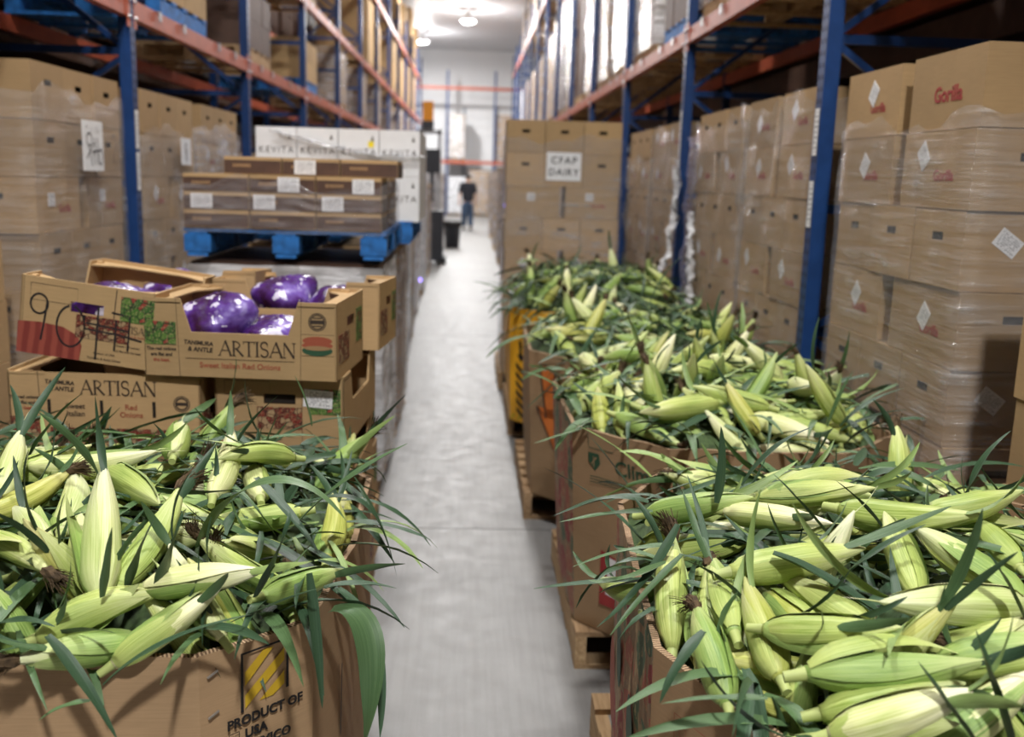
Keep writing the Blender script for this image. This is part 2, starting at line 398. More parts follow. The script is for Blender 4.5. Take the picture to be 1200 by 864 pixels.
wall = struct('wall_back', MB().box((0, YW + 0.18, CEIL / 2), (2 * XW, 0.2, CEIL)), M['wallp'])
for k in range(14):
    bev(ob('wall_panel', cached('wp', lambda: MB().box((0, 0, 0), (0.985, 0.08, CEIL - 0.02)).mesh('wall_panel', M['wallp'])), wall, (-XW + 0.5 + k, YW + 0.04, CEIL / 2)), 0.01, 1)
ceil = struct('ceiling', MB().box((0, 18.5, CEIL + 0.12), (2 * XW, 55, 0.2)), M['ceilp'])
for k in range(18):
    bev(ob('ceiling_panel', cached('cp', lambda: MB().box((0, 0, 0), (2 * XW - 0.1, 2.985, 0.05)).mesh('ceiling_panel', M['ceilp'])), ceil, (0, -7.4 + 3.0 * k, CEIL)), 0.012, 1)
struct('wall_left', MB().box((-XW - 0.1, 18.5, CEIL / 2), (0.2, 55, CEIL)), M['wallg'])
struct('wall_right', MB().box((XW + 0.1, 18.5, CEIL / 2), (0.2, 55, CEIL)), M['wallg'])
struct('wall_front', MB().box((0, -9.1, CEIL / 2), (2 * XW, 0.2, CEIL)), M['wallg'])
d = thing('roll_up_door', 'tall white door at far end of the aisle', 'door', (0.35, YW - 0.06, 0)); d['kind'] = 'structure'; d.name = 'door_1'
dm = MB().box((0, 0.0, 0.19), (1.25, 0.05, 0.37)).mesh('door_slat', M['white_paint'])
for k in range(12): bev(ob('door_slat', dm, d, (0, 0, 0.38 * k)), 0.01, 1)
for s in (-1, 1): ob('door_jamb', MB().box((s * 0.69, 0, 2.3), (0.1, 0.1, 4.6)).mesh('door_jamb', plain('grey_jamb', (0.25, 0.28, 0.32))), d)

# high-bay lamps hanging over the aisle; the two far ones are in view
for k, (x, y) in enumerate(LAMPS):
    lbl = ['highbay lamp hanging above the near bins', 'highbay lamp above the onion cartons', 'highbay lamp above the dairy cartons', 'highbay lamp third along the aisle ceiling', 'highbay lamp fourth along the aisle ceiling',
           'highbay lamp fifth along the aisle ceiling', 'bright round highbay lamp at top centre of the aisle', 'bright round highbay lamp lower left near the end wall'][k]
    t = thing('highbay_lamp', lbl, 'lamp', (x, y, CEIL - 0.42), 0, 'highbay ceiling lamps')
    mb = MB().lathe([(0.05, 0.30), (0.09, 0.28), (0.10, 0.18), (0.24, 0.04), (0.26, 0.0), (0.25, 0.0), (0.22, 0.04), (0.08, 0.16)], 24)
    ob('reflector', cached('lampr', lambda: mb.mesh('reflector', M['white_paint'], True)), t)
    ob('diffuser', cached('lampd', lambda: MB().lathe([(0.0, -0.07), (0.10, -0.06), (0.19, -0.02), (0.225, 0.03), (0.0, 0.05)], 24).mesh('diffuser', M['emit'], True)), t)
    ob('hanger_rod', cached('lamph', lambda: MB().tube([(0, 0, 0.28), (0, 0, 0.40)], 0.012).mesh('hanger_rod', M['galv'])), t)
    ld = bpy.data.lights.new('lamp_light', 'AREA'); ld.shape = 'DISK'; ld.size = 0.45; ld.energy = 0.29 * LAMP_W[k]; ld.color = (1.0, 0.985, 0.975)
    lo = bpy.data.objects.new('lamp_light', ld); link(lo, t); lo.location = (0, 0, -0.09)
    ld = bpy.data.lights.new('lamp_spill', 'POINT'); ld.shadow_soft_size = 0.2; ld.energy = 0.09 * LAMP_W[k]; ld.color = (1.0, 0.985, 0.975)
    lo = bpy.data.objects.new('lamp_spill', ld); link(lo, t); lo.location = (0, 0, -0.30)
# ------------------------------------------------------------------ pallet racking
XR, XL = 1.50, -1.88           # aisle faces of the racks
RY = [1.5 + 2.9 * k for k in range(14)]
LY = [-0.08 + 2.95 * k for k in range(14)]
def post_mesh(h):
    mb = MB()
    # open C-section post, 80 mm face, with a rear lip on each side; aisle face is -Y
    mb.box((0, 0.0, h / 2), (0.08, 0.004, h)); mb.box((-0.038, 0.032, h / 2), (0.004, 0.06, h)); mb.box((0.038, 0.032, h / 2), (0.004, 0.06, h))
    mb.box((-0.03, 0.062, h / 2), (0.02, 0.004, h)); mb.box((0.03, 0.062, h / 2), (0.02, 0.004, h))
    return mb.mesh('post', M['blue_rack'])
def slots_mesh(h):
    mb = MB(); n = int(h / 0.05)
    for k in range(6, n):
        for s in (-1, 1): mb.face([(s * 0.02 - 0.006, -0.0026, 0.05 * k), (s * 0.02 + 0.006, -0.0026, 0.05 * k), (s * 0.02 + 0.004, -0.0026, 0.05 * k + 0.022), (s * 0.02 - 0.004, -0.0026, 0.05 * k + 0.022)])
    return mb.mesh('punched_slots', M['hole'])
def upright(x, y, side, h, label, detail):
    """side +1: rack on the right of the aisle (aisle face looks to -X)"""
    t = thing('rack_upright', label, 'rack upright', (x, y, 0), R(-90) if side > 0 else R(90), 'blue rack uprights')
    pm = cached(('post', h), lambda: post_mesh(h))
    ob('post', pm, t, (0, 0, 0)); ob('post', pm, t, (0, 1.06, 0), (0, 0, R(180)))
    if detail:
        s = ob('punched_slots', cached(('slots', h), lambda: slots_mesh(h)), t); s['kind'] = 'stuff'
    for yy in (0.03, 1.03): ob('base_plate', cached('bp', lambda: MB().box((0, 0, 0.004), (0.13, 0.12, 0.008)).mesh('base_plate', M['blue_rack'])), t, (0, yy, 0))
    zs = [0.25, 1.05, 1.6, 2.32, 3.1, 3.9, 4.7, 5.5]
    hb = cached('hbrace', lambda: MB().box((0, 0.53, 0), (0.03, 0.96, 0.04)).mesh('horizontal_brace', M['blue_rack']))
    for z in zs:
        if z < h: ob('horizontal_brace', hb, t, (0, 0, z))
    for i in range(len(zs) - 1):
        if zs[i + 1] >= h: break
        a, b = (0.06, 1.0) if i % 2 else (1.0, 0.06)
        ob('diagonal_brace', cached(('db', i), lambda: MB().bar((0.012, a, zs[i] + 0.03), (0.012, b, zs[i + 1] - 0.03), 0.025, 0.03).mesh('diagonal_brace', M['blue_rack'])), t)
    return t
def near_word(k): return ORD[k]
for k, y in enumerate(RY):
    up = upright(XR + 0.001, y, 1, 6.2, f'blue rack upright on the right, {near_word(k)} from the camera', k < 4)
for k, y in enumerate(LY):
    up = upright(XL - 0.001, y, -1, 5.9, f'blue rack upright on the left, {near_word(k)} from the camera', k < 4)
def loc_label(side, x, y, z, h, tilt, label):
    o = ob('location_label', cached(('ll', h), lambda: MB().box((0, 0, 0), (0.052, 0.001, h)).mesh('location_label', M['label'])), None, (x, y, z), (0, 0, R(-90) if side > 0 else R(90)))
    me = o.data
    return tag(o, label, 'label', 'barcode strips on the rack posts')
loc_label(1, XR - 0.0035, 4.4, 1.93, 0.20, 0, 'upper white barcode strip on the big right blue post')
loc_label(1, XR - 0.0035, 4.4, 1.62, 0.20, 0, 'lower white barcode strip on the big right blue post')
loc_label(1, XR - 0.0035, 7.3, 2.02, 0.36, 0, 'white barcode strip on the second right blue post')
loc_label(-1, XL + 0.0035, 5.82, 1.90, 0.21, 0, 'upper white barcode strip on the left blue post')
loc_label(-1, XL + 0.0035, 5.82, 1.67, 0.21, 0, 'lower white barcode strip on the left blue post')
def beam_mesh(L):
    mb = MB()
    mb.box((0, 0.0, 0.05), (L, 0.004, 0.10)); mb.box((0, 0.025, 0.098), (L, 0.05, 0.004)); mb.box((0, 0.025, 0.002), (L, 0.05, 0.004)); mb.box((0, 0.048, 0.05), (L, 0.004, 0.10))
    return mb.mesh('beam', M['orange_rack'])
def crossbeam(x, y0, y1, z, side, label, rear=False):
    L = y1 - y0 - 0.085
    t = thing('rack_crossbeam', label, 'rack beam', (x, (y0 + y1) / 2, z), R(-90) if side > 0 else R(90), 'rust orange rack beams')
    ob('beam', cached(('beam', round(L, 3)), lambda: beam_mesh(L)), t)
    if not rear:
        for s in (-1, 1):
            c = ob('end_connector', cached('conn', lambda: MB().box((0, -0.004, 0.04), (0.05, 0.004, 0.19)).mesh('end_connector', M['orange_rack'])), t, (s * (L / 2 - 0.01), 0, 0))
            for zz in (0.0, 0.09): ob('pin', cached('pin', lambda: MB().lathe([(0.0, -0.012), (0.010, -0.010), (0.012, 0.0)], 10).mesh('pin', M['galv'], True)), c, (0, -0.006, zz), (R(-90), 0, 0))
        for q in (-0.34, -0.16, 0.16, 0.34):
            ob('support_bar_end', cached('sbe', lambda: MB().box((0, 0.02, 0.1), (0.05, 0.06, 0.012)).box((0, -0.011, 0.078), (0.05, 0.004, 0.05)).mesh('support_bar_end', M['galv'])), t, (q * L, 0, 0))
    return t
def word_level(k): return ['lowest', 'second', 'third'][k]
RZ = [2.66, 5.39]; LZ = [2.50, 3.52, 4.95]
for sname, ys, zs, x, s in (('right', RY, RZ, XR, 1), ('left', LY, LZ, XL, -1)):
    for i in range(len(ys) - 1):
        for lv, z in enumerate(zs):
            crossbeam(x + s * 0.004, ys[i], ys[i + 1], z, s, f'rust orange aisle beam, {word_level(lv)} level, {ORD[i]} bay of the {sname} rack')
            if i < 7: crossbeam(x + s * 1.0, ys[i], ys[i + 1], z, s, f'rear orange beam, {word_level(lv)} level, {ORD[i]} bay of the {sname} rack', True)

# ------------------------------------------------------------------ pallets
def pallet(x, y, z, w, d, mat, label, rotz=0.0, h=0.14, group='pallets'):
    """deck boards run along X, stringers / blocks along Y; w = X size, d = Y size"""
    t = thing('pallet', label, 'pallet', (x, y, z), rotz, group)
    n = 7; bw = 0.095
    db = cached(('pdb', w, mat.name), lambda: MB().box((0, 0, 0), (w, bw, 0.018)).mesh('deck_board', mat))
    for k in range(n): ob('deck_board', db, t, (0, -d / 2 + bw / 2 + k * (d - bw) / (n - 1), h - 0.009))
    if mat is M['blue_pallet']:
        bk = cached(('pbk', mat.name, h), lambda: MB().box((0, 0, 0), (0.13, 0.12, h - 0.054)).mesh('block', mat))
        for i in (-1, 0, 1):
            for j in (-1, 0, 1): ob('block', bk, t, (i * (w / 2 - 0.065), j * (d / 2 - 0.06), h / 2 - 0.004))
        sb = cached(('psb', d, mat.name), lambda: MB().box((0, 0, 0), (0.10, d, 0.018)).mesh('stringer_board', mat))
        for i in (-1, 0, 1): ob('stringer_board', sb, t, (i * (w / 2 - 0.065), 0, h - 0.027)); ob('bottom_board', sb, t, (i * (w / 2 - 0.065), 0, 0.010))
    else:
        st = cached(('pst', d, mat.name, h), lambda: MB().box((0, 0, 0), (0.04, d, h - 0.036)).mesh('stringer', mat))
        for i in (-1, 0, 1): ob('stringer', st, t, (i * (w / 2 - 0.02), 0, h / 2))
        for k in (0, 2, 3, 4, 6): ob('bottom_board', db, t, (0, -d / 2 + bw / 2 + k * (d - bw) / (n - 1), 0.009))
    return t

# ------------------------------------------------------------------ cartons
def face_hole(mb, o, u, v, W, H, hole):
    """rectangle at o spanned by W*u, H*v with an oblong hole (cx,cz,w,h)"""
    o = Vector(o); u = Vector(u); v = Vector(v)
    P = lambda a, b: o + u * a + v * b
    if hole is None: mb.face([P(0, 0), P(W, 0), P(W, H), P(0, H)]); return
    cx, cz, w, h = hole; a0, a1, b0, b1 = cx - w / 2, cx + w / 2, cz - h / 2, cz + h / 2
    mb.face([P(0, 0), P(W, 0), P(a1, b0), P(a0, b0)]); mb.face([P(W, 0), P(W, H), P(a1, b1), P(a1, b0)])
    mb.face([P(W, H), P(0, H), P(a0, b1), P(a1, b1)]); mb.face([P(0, H), P(0, 0), P(a0, b0), P(a0, b1)])
def hole_recess(w, h, dep=0.03):
    mb = MB(); a, b = w / 2, h / 2
    q = [(-a, 0, -b), (a, 0, -b), (a, 0, b), (-a, 0, b)]; r = [(p[0], dep, p[2]) for p in q]
    for i in range(4): j = (i + 1) % 4; mb.face([q[i], q[j], r[j], r[i]])
    mb.face(r); return mb.mesh('hand_hole', M['hole'])
def carton_mesh(w, d, h, front=None, side=None, mat='kraft', lid=True):
    mb = MB(); x0, y0 = -w / 2, 0.0
    face_hole(mb, (x0, 0, 0), (1, 0, 0), (0, 0, 1), w, h, front)
    face_hole(mb, (x0 + w, d, 0), (-1, 0, 0), (0, 0, 1), w, h, None)
    face_hole(mb, (x0 + w, 0, 0), (0, 1, 0), (0, 0, 1), d, h, side)
    face_hole(mb, (x0, d, 0), (0, -1, 0), (0, 0, 1), d, h, side)
    mb.face([(x0, 0, 0), (x0, d, 0), (x0 + w, d, 0), (x0 + w, 0, 0)])
    g = 0.003   # top: two flaps with an open seam between
    mb.face([(x0, 0, h), (x0 + w, 0, h), (x0 + w, d / 2 - g, h), (x0, d / 2 - g, h)]); mb.face([(x0, d / 2 + g, h), (x0 + w, d / 2 + g, h), (x0 + w, d, h), (x0, d, h)])
    mb.face([(x0, d / 2 - g, h - 0.004), (x0 + w, d / 2 - g, h - 0.004), (x0 + w, d / 2 + g, h - 0.004), (x0, d / 2 + g, h - 0.004)])
    if lid:   # telescoping lid edge just proud of the body
        e = 0.002; z1 = h - 0.0
        for (xa, ya, ux, uy, L) in ((x0, -e, 1, 0, w),): pass
    return mb.mesh('carton_body', M[mat], False, 0.0002)
CH, CWE, CWS, CD = 0.247, 0.355, 0.50, 0.46
HE = (CWE / 2, CH * 0.66, 0.075, 0.026)
def sticker(parent, x, z, w, h, rot, y=-0.0012, mat='label'):
    return ob('paper_sticker', cached(('stk', w, h, mat), lambda: MB().box((0, 0, 0), (w, 0.0012, h)).mesh('paper_sticker', M[mat])), parent, (x, y, z), (0, rot, 0))
random.seed(5)
def carton(kind, loc, rotz, label, stick=0, logo=None, cat='carton', group=None, mat='kraft'):
    """kind E: end panel with a hand hole faces out; S: long side faces out"""
    c = thing('carton', label, cat, loc, rotz, group)
    if kind == 'E':
        ob('carton_body', cached(('E', mat), lambda: carton_mesh(CWE, 0.50, CH, HE, None, mat)), c)
        ob('hand_hole', cached('hr', lambda: hole_recess(HE[2], HE[3])), c, (0, 0, HE[1]))
    else:
        sd = (0.18, CH * 0.66, 0.075, 0.026)
        ob('carton_body', cached(('S', mat), lambda: carton_mesh(CWS, 0.36, CH, None, sd, mat)), c)
        for s in (-1, 1): ob('hand_hole', cached('hr', lambda: hole_recess(HE[2], HE[3])), c, (s * CWS / 2, 0.18, HE[1]), (0, 0, R(90) * s))
    if stick == 1: sticker(c, random.uniform(-0.1, 0.1), CH * random.uniform(0.55, 0.75), 0.075, 0.06, 0)
    if stick == 2: sticker(c, random.uniform(-0.14, 0.02), CH * random.uniform(0.5, 0.7), 0.066, 0.078, R(random.choice([35, 40, 50, -38])))
    if logo == 'gorilla':
        ob('red_lettering', text_mesh('Gorilla', 0.07, M['red_ink'], 0, 0.0016), c, (0.02, -0.001, CH * 0.45), FACE_XZ)
    if logo == 'dim':
        ob('red_lettering', text_mesh('Gorilla', 0.05, M['red_ink'], 0, 0.0008), c, (0.06, -0.001, CH * 0.42), FACE_XZ)
    return c
def stack(origin, rotz, rows, phrase, z0=0.14, width=1.10, sx=1.0, side_stick=False, spec=None, ch=CH + 0.003, jitter=0.008, mat='kraft'):
    """origin = middle of the aisle-side foot of the stack; rows listed from the top"""
    rot = Matrix.Rotation(rotz, 3, 'Z'); n = len(rows); spec = spec or {}
    for i, rk in enumerate(rows):
        z = z0 + (n - 1 - i) * ch
        cols = [-(CWE + 0.006), 0.0, CWE + 0.006] if rk == 'E' else [-(width / 2 - CWS / 2), width / 2 - CWS / 2]
        for j, cx in enumerate(cols):
            sp = spec.get((i, j), {})
            if sp is None: continue
            p = rot @ Vector((cx * sx + random.uniform(-1, 1) * 0.001, random.uniform(0, 1) * jitter, 0))
            colw = (['left', 'middle', 'right'] if rk == 'E' else ['left', 'right'])[j]
            st = sp.get('stick', 2 if rk == 'S' else 0); lg = sp.get('logo', 'dim' if rk == 'S' else None)
            bits = 'brown carton with hole' if rk == 'E' and not st else 'brown carton with sticker'
            lab = sp.get('label') or f'{bits}, {ORD[i]} row down, {colw}, {phrase}'
            c_ = carton(rk, (origin[0] + p.x, origin[1] + p.y, z), rotz + R(random.uniform(-0.25, 0.25)), lab, st, lg, group='cartons ' + phrase, mat=mat)
            c_.scale = (sx, 1, 1)
            if side_stick and rk == 'E' and j == 2: ob('paper_sticker', cached('sst', lambda: MB().box((0, 0, 0), (0.085, 0.0012, 0.06)).mesh('paper_sticker', M['label'])), c_, (CWE / 2 + 0.0012, 0.14, CH * 0.62), (0, R(35), R(90)))
    return z0 + n * ch
def wrap(x0, x1, y0, y1, z0, z1, label, mat='film', amp=0.008, sides='all', seed=1, gap=0.012):
    """stretch film pulled round a block, wrinkled; a ragged upper edge"""
    rg = np.random.RandomState(seed)
    per = [(x0 - gap, y0 - gap), (x1 + gap, y0 - gap), (x1 + gap, y1 + gap), (x0 - gap, y1 + gap)]
    nu, nz = 14, 26; rows = []
    ph = rg.rand(8) * 6.28
    ring = []
    for k in range(4):
        a, b = per[k], per[(k + 1) % 4]
        for i in range(nu): ring.append((a[0] + (b[0] - a[0]) * i / nu, a[1] + (b[1] - a[1]) * i / nu, k))
    for j in range(nz + 1):
        f = j / nz; row = []
        for q, (px, py, k) in enumerate(ring):
            nx, ny = [(0, -1), (1, 0), (0, 1), (-1, 0)][k]
            w = amp * abs(math.sin(9 * f + ph[0] + q * 0.9) * math.sin(17 * f + ph[1] - q * 0.5) + 0.5 * rg.rand())
            top = z1 + 0.03 * math.sin(q * 0.55 + ph[2]) + 0.02 * math.sin(q * 1.7 + ph[3])
            row.append((px + nx * w, py + ny * w, z0 + (top - z0) * f))
        rows.append(row)
    me = MB().grid(rows, 0, True).mesh('stretch_wrap', M[mat], True)
    o = ob('stretch_wrap', me)
    return tag(o, label, 'stretch wrap', 'stretch wrap round the pallet loads')

# right rack, floor level
S1 = ['S', 'S', 'E', 'S', 'E', 'S', 'E', 'S']
pallet(XR + 0.55, 3.57, 0, 1.05, 1.1, M['wood'], 'wooden pallet under the carton stack by the big right post')
stack((XR + 0.02, 3.57), R(-90), S1, 'of stack beside big right post', side_stick=True,
      spec={(0, 1): dict(stick=0, logo='gorilla', label='top carton with red Gorilla lettering in the tall right stack'), (2, 0): dict(stick=0), (0, 0): dict(stick=2, logo='dim')})
wrap(XR + 0.02, XR + 1.1, 3.02, 4.12, 0.16, 1.925, 'clear film round the carton stack beside the big right post', 'film', 0.006, seed=3, gap=0.006)
pallet(XR + 0.55, 2.10, 0, 1.05, 1.1, M['wood'], 'wooden pallet under the carton stack at right edge')
stack((XR + 0.02, 2.10), R(-90), ['E', 'S', 'E', 'S', 'E', 'S'], 'of lower stack at right edge')
for q, (yc, rows, ph, zt) in enumerate([(5.06, ['S', 'S', 'E', 'S', 'E', 'S', 'E', 'S'], 'of wrapped stack behind big right post', 2.10), (6.29, ['E', 'S', 'E', 'S', 'E', 'S', 'E', 'S'], 'of wrapped stack before second right post', 2.06),
                                    (7.95, S1, 'of wrapped stack past second right post', 2.1), (9.22, ['E', 'S', 'E', 'S', 'E', 'S', 'E', 'S'], 'of stack in third right bay', 1.9)]):
    pallet(XR + 0.55, yc, 0, 1.05, 1.1, M['wood'], f'wooden pallet under cartons {ph}')
    stack((XR + 0.03, yc), R(-90), rows, ph)
    wrap(XR + 0.03, XR + 1.0, yc - 0.55, yc + 0.55, 0.16, zt, f'glossy film round cartons {ph}', 'film', 0.03, seed=10 + q)
# loose film ends hanging at the second right post
def film_tail(pts, w, label, mat='film_white', seed=0):
    rg = np.random.RandomState(seed); rows = []
    P = [Vector(p) for p in pts]; n = 26
    for i in range(n + 1):
        t = i / n * (len(P) - 1); k = min(int(t), len(P) - 2); p = P[k].lerp(P[k + 1], t - k)
        ww = w * (0.6 + 0.6 * rg.rand())
        rows.append([p + Vector((0.01 * rg.randn(), ww * (a - 0.5), 0.004 * rg.randn())) + Vector((-0.02 * math.sin(a * 7 + i), 0, 0)) for a in np.linspace(0, 1, 7)])
    return tag(ob('film_tail', MB().grid(rows).mesh('film_tail', M[mat], True)), label, 'film strip', 'loose film ends')
film_tail([(1.46, 7.12, 1.85), (1.44, 7.1, 1.5), (1.40, 7.02, 1.2), (1.30, 6.92, 1.02)], 0.10, 'loose white twist of film hanging beside second right post', seed=1)
film_tail([(1.485, 6.80, 2.0), (1.48, 6.79, 1.5), (1.475, 6.78, 1.0), (1.48, 6.78, 0.5)], 0.20, 'blue-tinted film edge hanging down left of wrapped right stack', 'film_purple', seed=4)
film_tail([(1.47, 6.66, 1.5), (1.46, 6.55, 1.2), (1.46, 6.5, 0.9)], 0.05, 'thin film strand on the wrapped right stack', seed=6)

# left rack, floor level
pallet(XL - 0.55, 5.06, 0, 1.05, 1.1, M['wood'], 'wooden pallet under the carton stack at far left')
stack((XL - 0.02, 5.06), R(90), ['E', 'E', 'S', 'E', 'S', 'E', 'S', 'E'], 'of stack at far left', spec={(2, 0): dict(stick=1), (2, 1): dict(stick=1), (0, 0): dict(), })
wrap(XL - 1.0, XL - 0.02, 4.5, 5.62, 0.16, 2.02, 'clear film round the carton stack at far left', 'film', 0.02, seed=31)
pallet(XL - 0.55, 6.52, 0, 1.05, 1.1, M['wood'], 'wooden pallet under the carton stack behind the left post')
stack((XL - 0.02, 6.52), R(90), ['E', 'E', 'S', 'E', 'S', 'E', 'S', 'E'], 'of stack behind the left post')
wrap(XL - 1.0, XL - 0.02, 5.96, 7.08, 0.16, 1.92, 'clear film round the stack behind the left post', 'film', 0.02, seed=32)
pallet(XL - 0.55, 7.82, 0, 1.05, 1.1, M['wood'], 'wooden pallet under the farther left carton stack')
stack((XL - 0.02, 7.82), R(90), ['E', 'S', 'E', 'S', 'E', 'S', 'E', 'S'], 'of farther left stack')
wrap(XL - 1.0, XL - 0.02, 7.26, 8.38, 0.16, 2.0, 'clear film round the farther left carton stack', 'film_heavy', 0.02, seed=33)
pallet(XL - 0.55, 3.62, 0, 1.05, 1.1, M['wood'], 'wooden pallet under low cartons at left edge')
stack((XL - 0.02, 3.62), R(90), ['E', 'S', 'E', 'S', 'E'], 'of low stack at left edge', z0=0.14)
# paper sheets with handwriting on the left stacks
def sheet(x, y, z, w, h, rotz, label, lines, mat='white'):
    t = thing('paper_sheet', label, 'paper sheet', (x, y, z), rotz, 'paper signs on cartons')
    ob('sheet', MB().box((0, 0, 0), (w, 0.0015, h)).mesh('sheet', M[mat]), t)
    if lines: ob('handwriting', stroke_mesh(lines, M['marker']), t, (0, -0.001, 0))
    return t
wm = 0.008
sheet(XL + 0.026, 5.08, 1.79, 0.27, 0.24, R(90), 'white sheet with marker scrawl on far left stack',
      [([(-0.09, 0.08), (-0.075, 0.095), (-0.06, 0.08)], 0.004), ([(-0.02, 0.09), (-0.02, 0.06)], 0.004), ([(0.03, 0.09), (0.035, 0.06)], 0.004), ([(0.06, 0.095), (0.06, 0.06), (0.09, 0.08)], 0.004),
       (arc(-0.05, 0.03, 0.035, 0.03, 0, 360), wm), ([(-0.09, -0.06), (0.02, 0.02)], wm), ([(-0.06, 0.0), (-0.02, -0.1), (0.0, -0.02)], wm), ([(0.02, 0.04), (0.02, -0.09)], wm), ([(0.055, 0.04), (0.06, -0.09)], wm), ([(-0.02, -0.03), (0.10, -0.02)], wm), (arc(0.09, -0.05, 0.025, 0.04, 90, -200), wm)])
hw = thing('marker_number', 'number 20 written in marker on far left stack', 'handwriting', (XL + 0.030, 5.42, 1.78), R(90))
ob('handwriting', stroke_mesh([(arc(-0.06, 0.03, 0.03, 0.04, 160, -30, 10) + [(-0.09, -0.07), (-0.03, -0.06)], 0.006), (arc(0.04, -0.01, 0.04, 0.06, 80, 440, 18), 0.006)], M['marker']), hw)
sheet(XL + 0.022, 6.72, 1.80, 0.22, 0.17, R(90), 'small white sheet with scribble behind the left post', [(arc(0, 0.02, 0.03, 0.03, 0, 360), 0.008), ([(-0.03, -0.05), (0.0, 0.0), (0.03, -0.06)], 0.008), ([(0, 0.02), (0.0, -0.07)], 0.008)])
sheet(XL + 0.022, 7.95, 1.70, 0.16, 0.16, R(90), 'white sheet on the farther left stack', None, 'label')
# dairy carton stack standing in the right-hand row
pallet(0.72, 8.42, 0, 0.94, 1.0, M['wood'], 'wooden pallet under the dairy cartons')
stack((0.72, 7.9), 0.0, ['E', 'E', 'S', 'E', 'S', 'E', 'S', 'E'], 'of dairy stack', width=1.06, sx=0.83,
      spec={(2, 0): dict(stick=1, logo=None), (2, 1): dict(stick=1)}, mat='kraft_light')
t = thing('dairy_sign', 'white paper sign reading CFAP DAIRY on the carton stack', 'sign', (0.72, 7.893, 1.79))
ob('sheet', MB().box((0, 0, 0), (0.27, 0.0015, 0.215)).mesh('sheet', M['white']), t)
ob('lettering', text_mesh('CFAP', 0.075, M['black'], 0, 0.001, 1.25), t, (0, -0.002, 0.045), FACE_XZ)
ob('lettering', text_mesh('DAIRY', 0.075, M['black'], 0, 0.001, 1.15), t, (0, -0.002, -0.045), FACE_XZ)
wrap(0.27, 1.17, 7.91, 8.42, 0.16, 2.0, 'thin film round the dairy cartons', 'film', 0.006, seed=51, gap=0.012)

# ------------------------------------------------------------------ loads on the upper levels
def joined_cartons(name, label, boxes, mat, loc):
    mb = MB()
    for c, d in boxes: mb.box(c, d)
    o = ob(name, mb.mesh(name, M[mat]), None, loc)
    return tag(o, label, 'cartons', None, 'stuff')
random.seed(11)
def load(x, y, z, w, d, h, label, pmat='wood', mat='kraft', filmm=None, cw=0.36, chh=0.26, group='loads on the upper rack levels', seed=0):
    """pallet load: pallet base, carton tiers, film; one thing with parts"""
    t = thing('pallet_load', label, 'pallet load', (x, y, z), 0, group)
    pm = cached(('lp', w, d, pmat), lambda: _pl(w, d, pmat)); ob('pallet_base', pm, t)
    nt = max(1, int(round(h / chh))); chh = h / nt; ny = max(1, int(round(d / cw))); nx = max(1, int(round(w / 0.5)))
    cm = cached(('lc', round(w / nx, 3), round(d / ny, 3), round(chh, 3), mat), lambda: MB().box((0, 0, 0), (w / nx - 0.004, d / ny - 0.004, chh - 0.003)).mesh('carton', M[mat]))
    for k in range(nt):
        for i in range(nx):
            for j in range(ny):
                ob('carton', cm, t, (-w / 2 + (i + .5) * w / nx + random.uniform(-1, 1) * .002, -d / 2 + (j + .5) * d / ny, 0.14 + (k + .5) * chh))
    if filmm:
        rg = np.random.RandomState(seed); g = 0.012
        per = [(-w / 2 - g, -d / 2 - g), (w / 2 + g, -d / 2 - g), (w / 2 + g, d / 2 + g), (-w / 2 - g, d / 2 + g)]; rows = []
        for jz in range(15):
            row = []
            for q in range(4):
                a, b = per[q], per[(q + 1) % 4]; nx_, ny_ = [(0, -1), (1, 0), (0, 1), (-1, 0)][q]
                for i in range(6):
                    ww = 0.02 * rg.rand(); row.append((a[0] + (b[0] - a[0]) * i / 6 + nx_ * ww, a[1] + (b[1] - a[1]) * i / 6 + ny_ * ww, 0.1 + (h + 0.02) * jz / 14 + (0.01 * rg.rand() if jz == 14 else 0)))
            rows.append(row)
        ob('stretch_wrap', MB().grid(rows, 0, True).mesh('stretch_wrap', M[filmm], True), t)
    return t
def _pl(w, d, pmat):
    mb = MB()
    for k in range(5): mb.box((0, -d / 2 + 0.05 + k * (d - 0.1) / 4, 0.13), (w, 0.1, 0.02)); 
    for k in (0, 2, 4): mb.box((0, -d / 2 + 0.05 + k * (d - 0.1) / 4, 0.01), (w, 0.1, 0.02))
    for i in (-1, 0, 1): mb.box((i * (w / 2 - 0.05), 0, 0.07), (0.09, d, 0.10))
    return mb.mesh('pallet_base', M[pmat])
zb = LZ[0] + 0.106
def slot(ys, y):
    best = None
    for i in range(len(ys) - 1):
        b = ys[i + 1] - ys[i]
        for f in (0.25, 0.75):
            c = ys[i] + 0.02 + b * f
            if best is None or abs(c - y) < abs(best - y): best = c
    return best
USED = set()
def LL(y, h, d=1.1, **k): return free_load(XL - 0.55, slot(LY, y), k.pop('z', zb), d, h, k)
def RL(y, h, d=1.1, **k): return free_load(XR + 0.55, slot(RY, y), k.pop('z', RZ[0] + 0.106), d, h, k)
def free_load(x, y, z, d, h, k):
    key = (round(x, 2), round(y, 2), round(z, 2))
    if key in USED: return None
    USED.add(key); return load(x, y, z, 0.96, d, h, **k)
LL(1.0, 0.8, label='carton load on blue pallet above left edge, nearest', pmat='blue_pallet')
LL(3.6, 0.8, label='carton load on blue pallet above far left stack, nearer one', pmat='blue_pallet')
LL(5.0, 0.8, label='carton load on blue pallet above far left stack, farther one', pmat='blue_pallet')
free_load(XL - 0.55, 7.15, zb, 1.1, 0.78, dict(label='brown cartons on blue pallet above the left rust beam', pmat='blue_pallet', mat='kraft_light', cw=0.55, chh=0.39))
LL(10.1, 0.5, label='low dark load in second left upper bay', mat='dark_case')  # carton colour darkened to imitate the shaded rack interior
